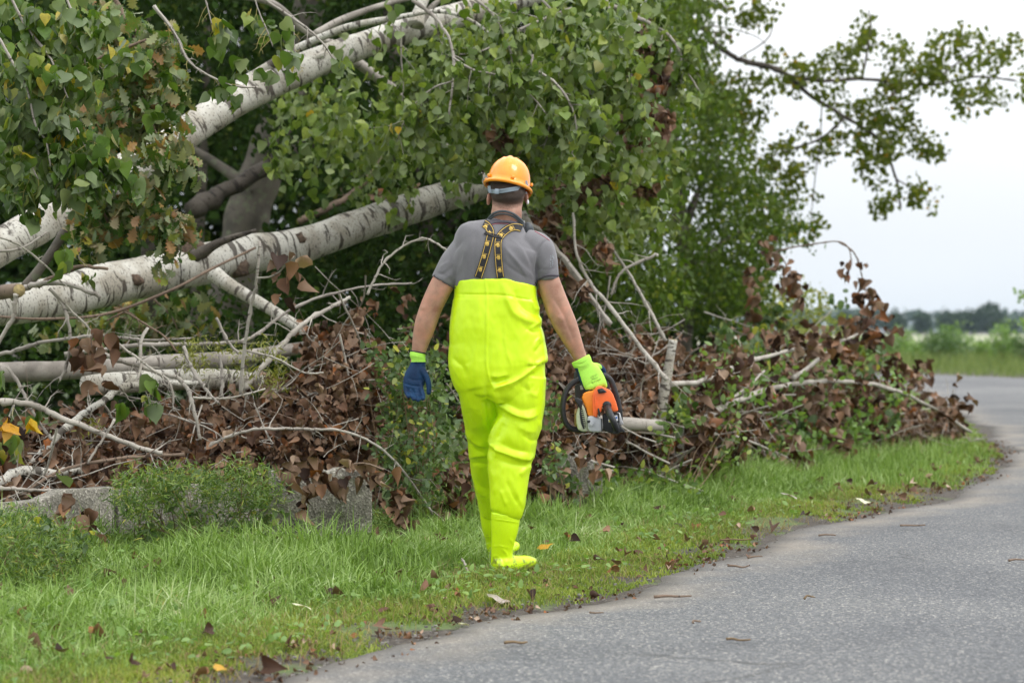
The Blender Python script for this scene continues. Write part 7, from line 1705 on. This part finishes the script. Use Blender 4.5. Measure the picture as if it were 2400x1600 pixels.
# brake guard plate in front of the hand
extr(SP([(600, 690), (640, 660), (760, 620), (1010, 560), (1030, 600), (1060, 730), (1060, 800), (900, 760), (700, 790), (640, 930), (615, 900), (600, 780)]), .085, .10, 'brake_guard', dgr, bev=.003)
extr(SP([(588, 520), (615, 497), (640, 510), (645, 560), (625, 640), (600, 650), (585, 590)]), .10, .112, 'guard_tip', dgr, bev=.003)
extr(SP([(668, 690), (690, 685), (715, 735), (700, 745), (675, 745)]), .080, .0845, 'sticker', white_st, bev=.0005)
# rear handle
rh = [S(1025, 960) + (-.02,), S(1035, 1000) + (-.05,), S(1060, 1060) + (-.085,), S(1095, 1130) + (-.10,), S(1125, 1200) + (-.10,), S(1150, 1260) + (-.085,), S(1165, 1290) + (-.06,)]
Pr = catmull(np.array([list(MP(*q)) for q in rh]), 5); mb = MB(); tube(mb, Pr, np.interp(np.linspace(0, 1, len(Pr)), [0, .15, .5, 1], [.019, .017, .0145, .013]), 18); mb.build('rear_handle', blk, saw)
mb = MB(); tube(mb, np.array([list(MP(*S(1020, 940), .0)), list(MP(*S(1022, 955), -.035))]), [.023, .021], 22); mb.build('handle_collar', blk, saw)
extr(SP([(960, 1080), (1000, 1040), (1100, 1050), (1185, 1045), (1190, 1180), (1170, 1210), (1100, 1320), (1050, 1310), (975, 1275)]), -.01, .11, 'handle_frame', blk, bev=.005)
extr(SP([(1150, 1170), (1185, 1190), (1225, 1250), (1262, 1285), (1255, 1306), (1215, 1298), (1150, 1325), (1098, 1320), (1110, 1270)]), -.085, .0, 'hand_rest', blk, bev=.005)
extr(SP([(1030, 990), (1040, 985), (1075, 1040), (1070, 1055)]), -.085, -.06, 'throttle_lock', dgr, bev=.001)
extr(SP([(1118, 1085), (1158, 1080), (1168, 1150), (1130, 1160)]), -.0150, -.0105, 'sticker', white_st, bev=.0004)
extr(SP([(1135, 1100), (1150, 1095), (1160, 1112), (1150, 1128), (1137, 1120)]), -.0165, -.0152, 'sticker', blue_st, bev=.0003)
extr(SP([(1040, 1135), (1062, 1132), (1075, 1165), (1045, 1175)]), -.0150, -.0105, 'sticker', white_st, bev=.0004)
extr(SP([(1046, 1150), (1060, 1148), (1066, 1164), (1050, 1168)]), -.0165, -.0152, 'sticker', yel_st, bev=.0003)
extr(SP([(900, 990), (920, 985), (935, 1060), (930, 1100), (912, 1095)]), -.055, -.03, 'choke_lever', blk, bev=.002)
extr(SP([(942, 1120), (962, 1125), (966, 1290), (950, 1296)]), -.034, -.028, 'seam', dgr, bev=.001)
# sprocket cover, guide bar and chain pointing away from the camera
extr(SP([(1150, 1035), (1195, 1050), (1215, 1120), (1243, 1195), (1205, 1215), (1175, 1190)]), .0, .14, 'sprocket_cover', silver, bev=.003)
def side_bar(x, outline, th, nm, mat, par):
    A = [MP(x, HZ, 0) * 0 + Vector((MP(x, 1000, .1).x + o, DM + y_, z_)) for o in (-th / 2, th / 2) for y_, z_ in outline]; n = len(outline)
    me = bpy.data.meshes.new(nm); me.from_pydata([tuple(v) for v in A], [], [tuple(range(n)), tuple(range(2 * n - 1, n - 1, -1))] + [(i, i + n, (i + 1) % n + n, (i + 1) % n) for i in range(n)]); return link(nm, me, mat, par)
zb = MP(1446, 985, .1).z
ol = [(.10, zb + .03), (.30, zb + .015), (.48, zb - .02), (.52, zb - .04), (.525, zb - .06), (.50, zb - .075), (.45, zb - .07), (.28, zb - .04), (.10, zb - .025)]
side_bar(1447, ol, .004, 'guide_bar', silver, saw)
olc = catmull(np.array([[0, y_, z_] for y_, z_ in ol] + [[0, ol[0][0], ol[0][1]]]), 4) + np.array([MP(1447, 1000, .1).x, DM, 0]); mb = MB(); tube(mb, olc, .0045, 4, False); mb.build('saw_chain', silver, saw)
extr(SP([(1000, 1045), (1070, 1030), (1180, 1050), (1175, 1085), (1080, 1085), (1000, 1100)]), .0, .12, 'crankcase', dgr, bev=.004)

# ------------------------------------------------------------------ air: faint haze round the whole scene
hz, t, b, out = new_mat('haze')
t.nodes.remove(b); pv = N(t, 'ShaderNodeVolumePrincipled'); pv.inputs['Color'].default_value = (.66, .84, 1.0, 1); pv.inputs['Density'].default_value = HAZE_DENSITY
t.links.new(pv.outputs[0], out.inputs['Volume'])
mb = MB(); box(mb, (0, 0, 6.5), (9600, 9600, 17)); hzo = mb.build('haze', hz, None, smooth=False, uv=False); tag(hzo, kind='stuff')
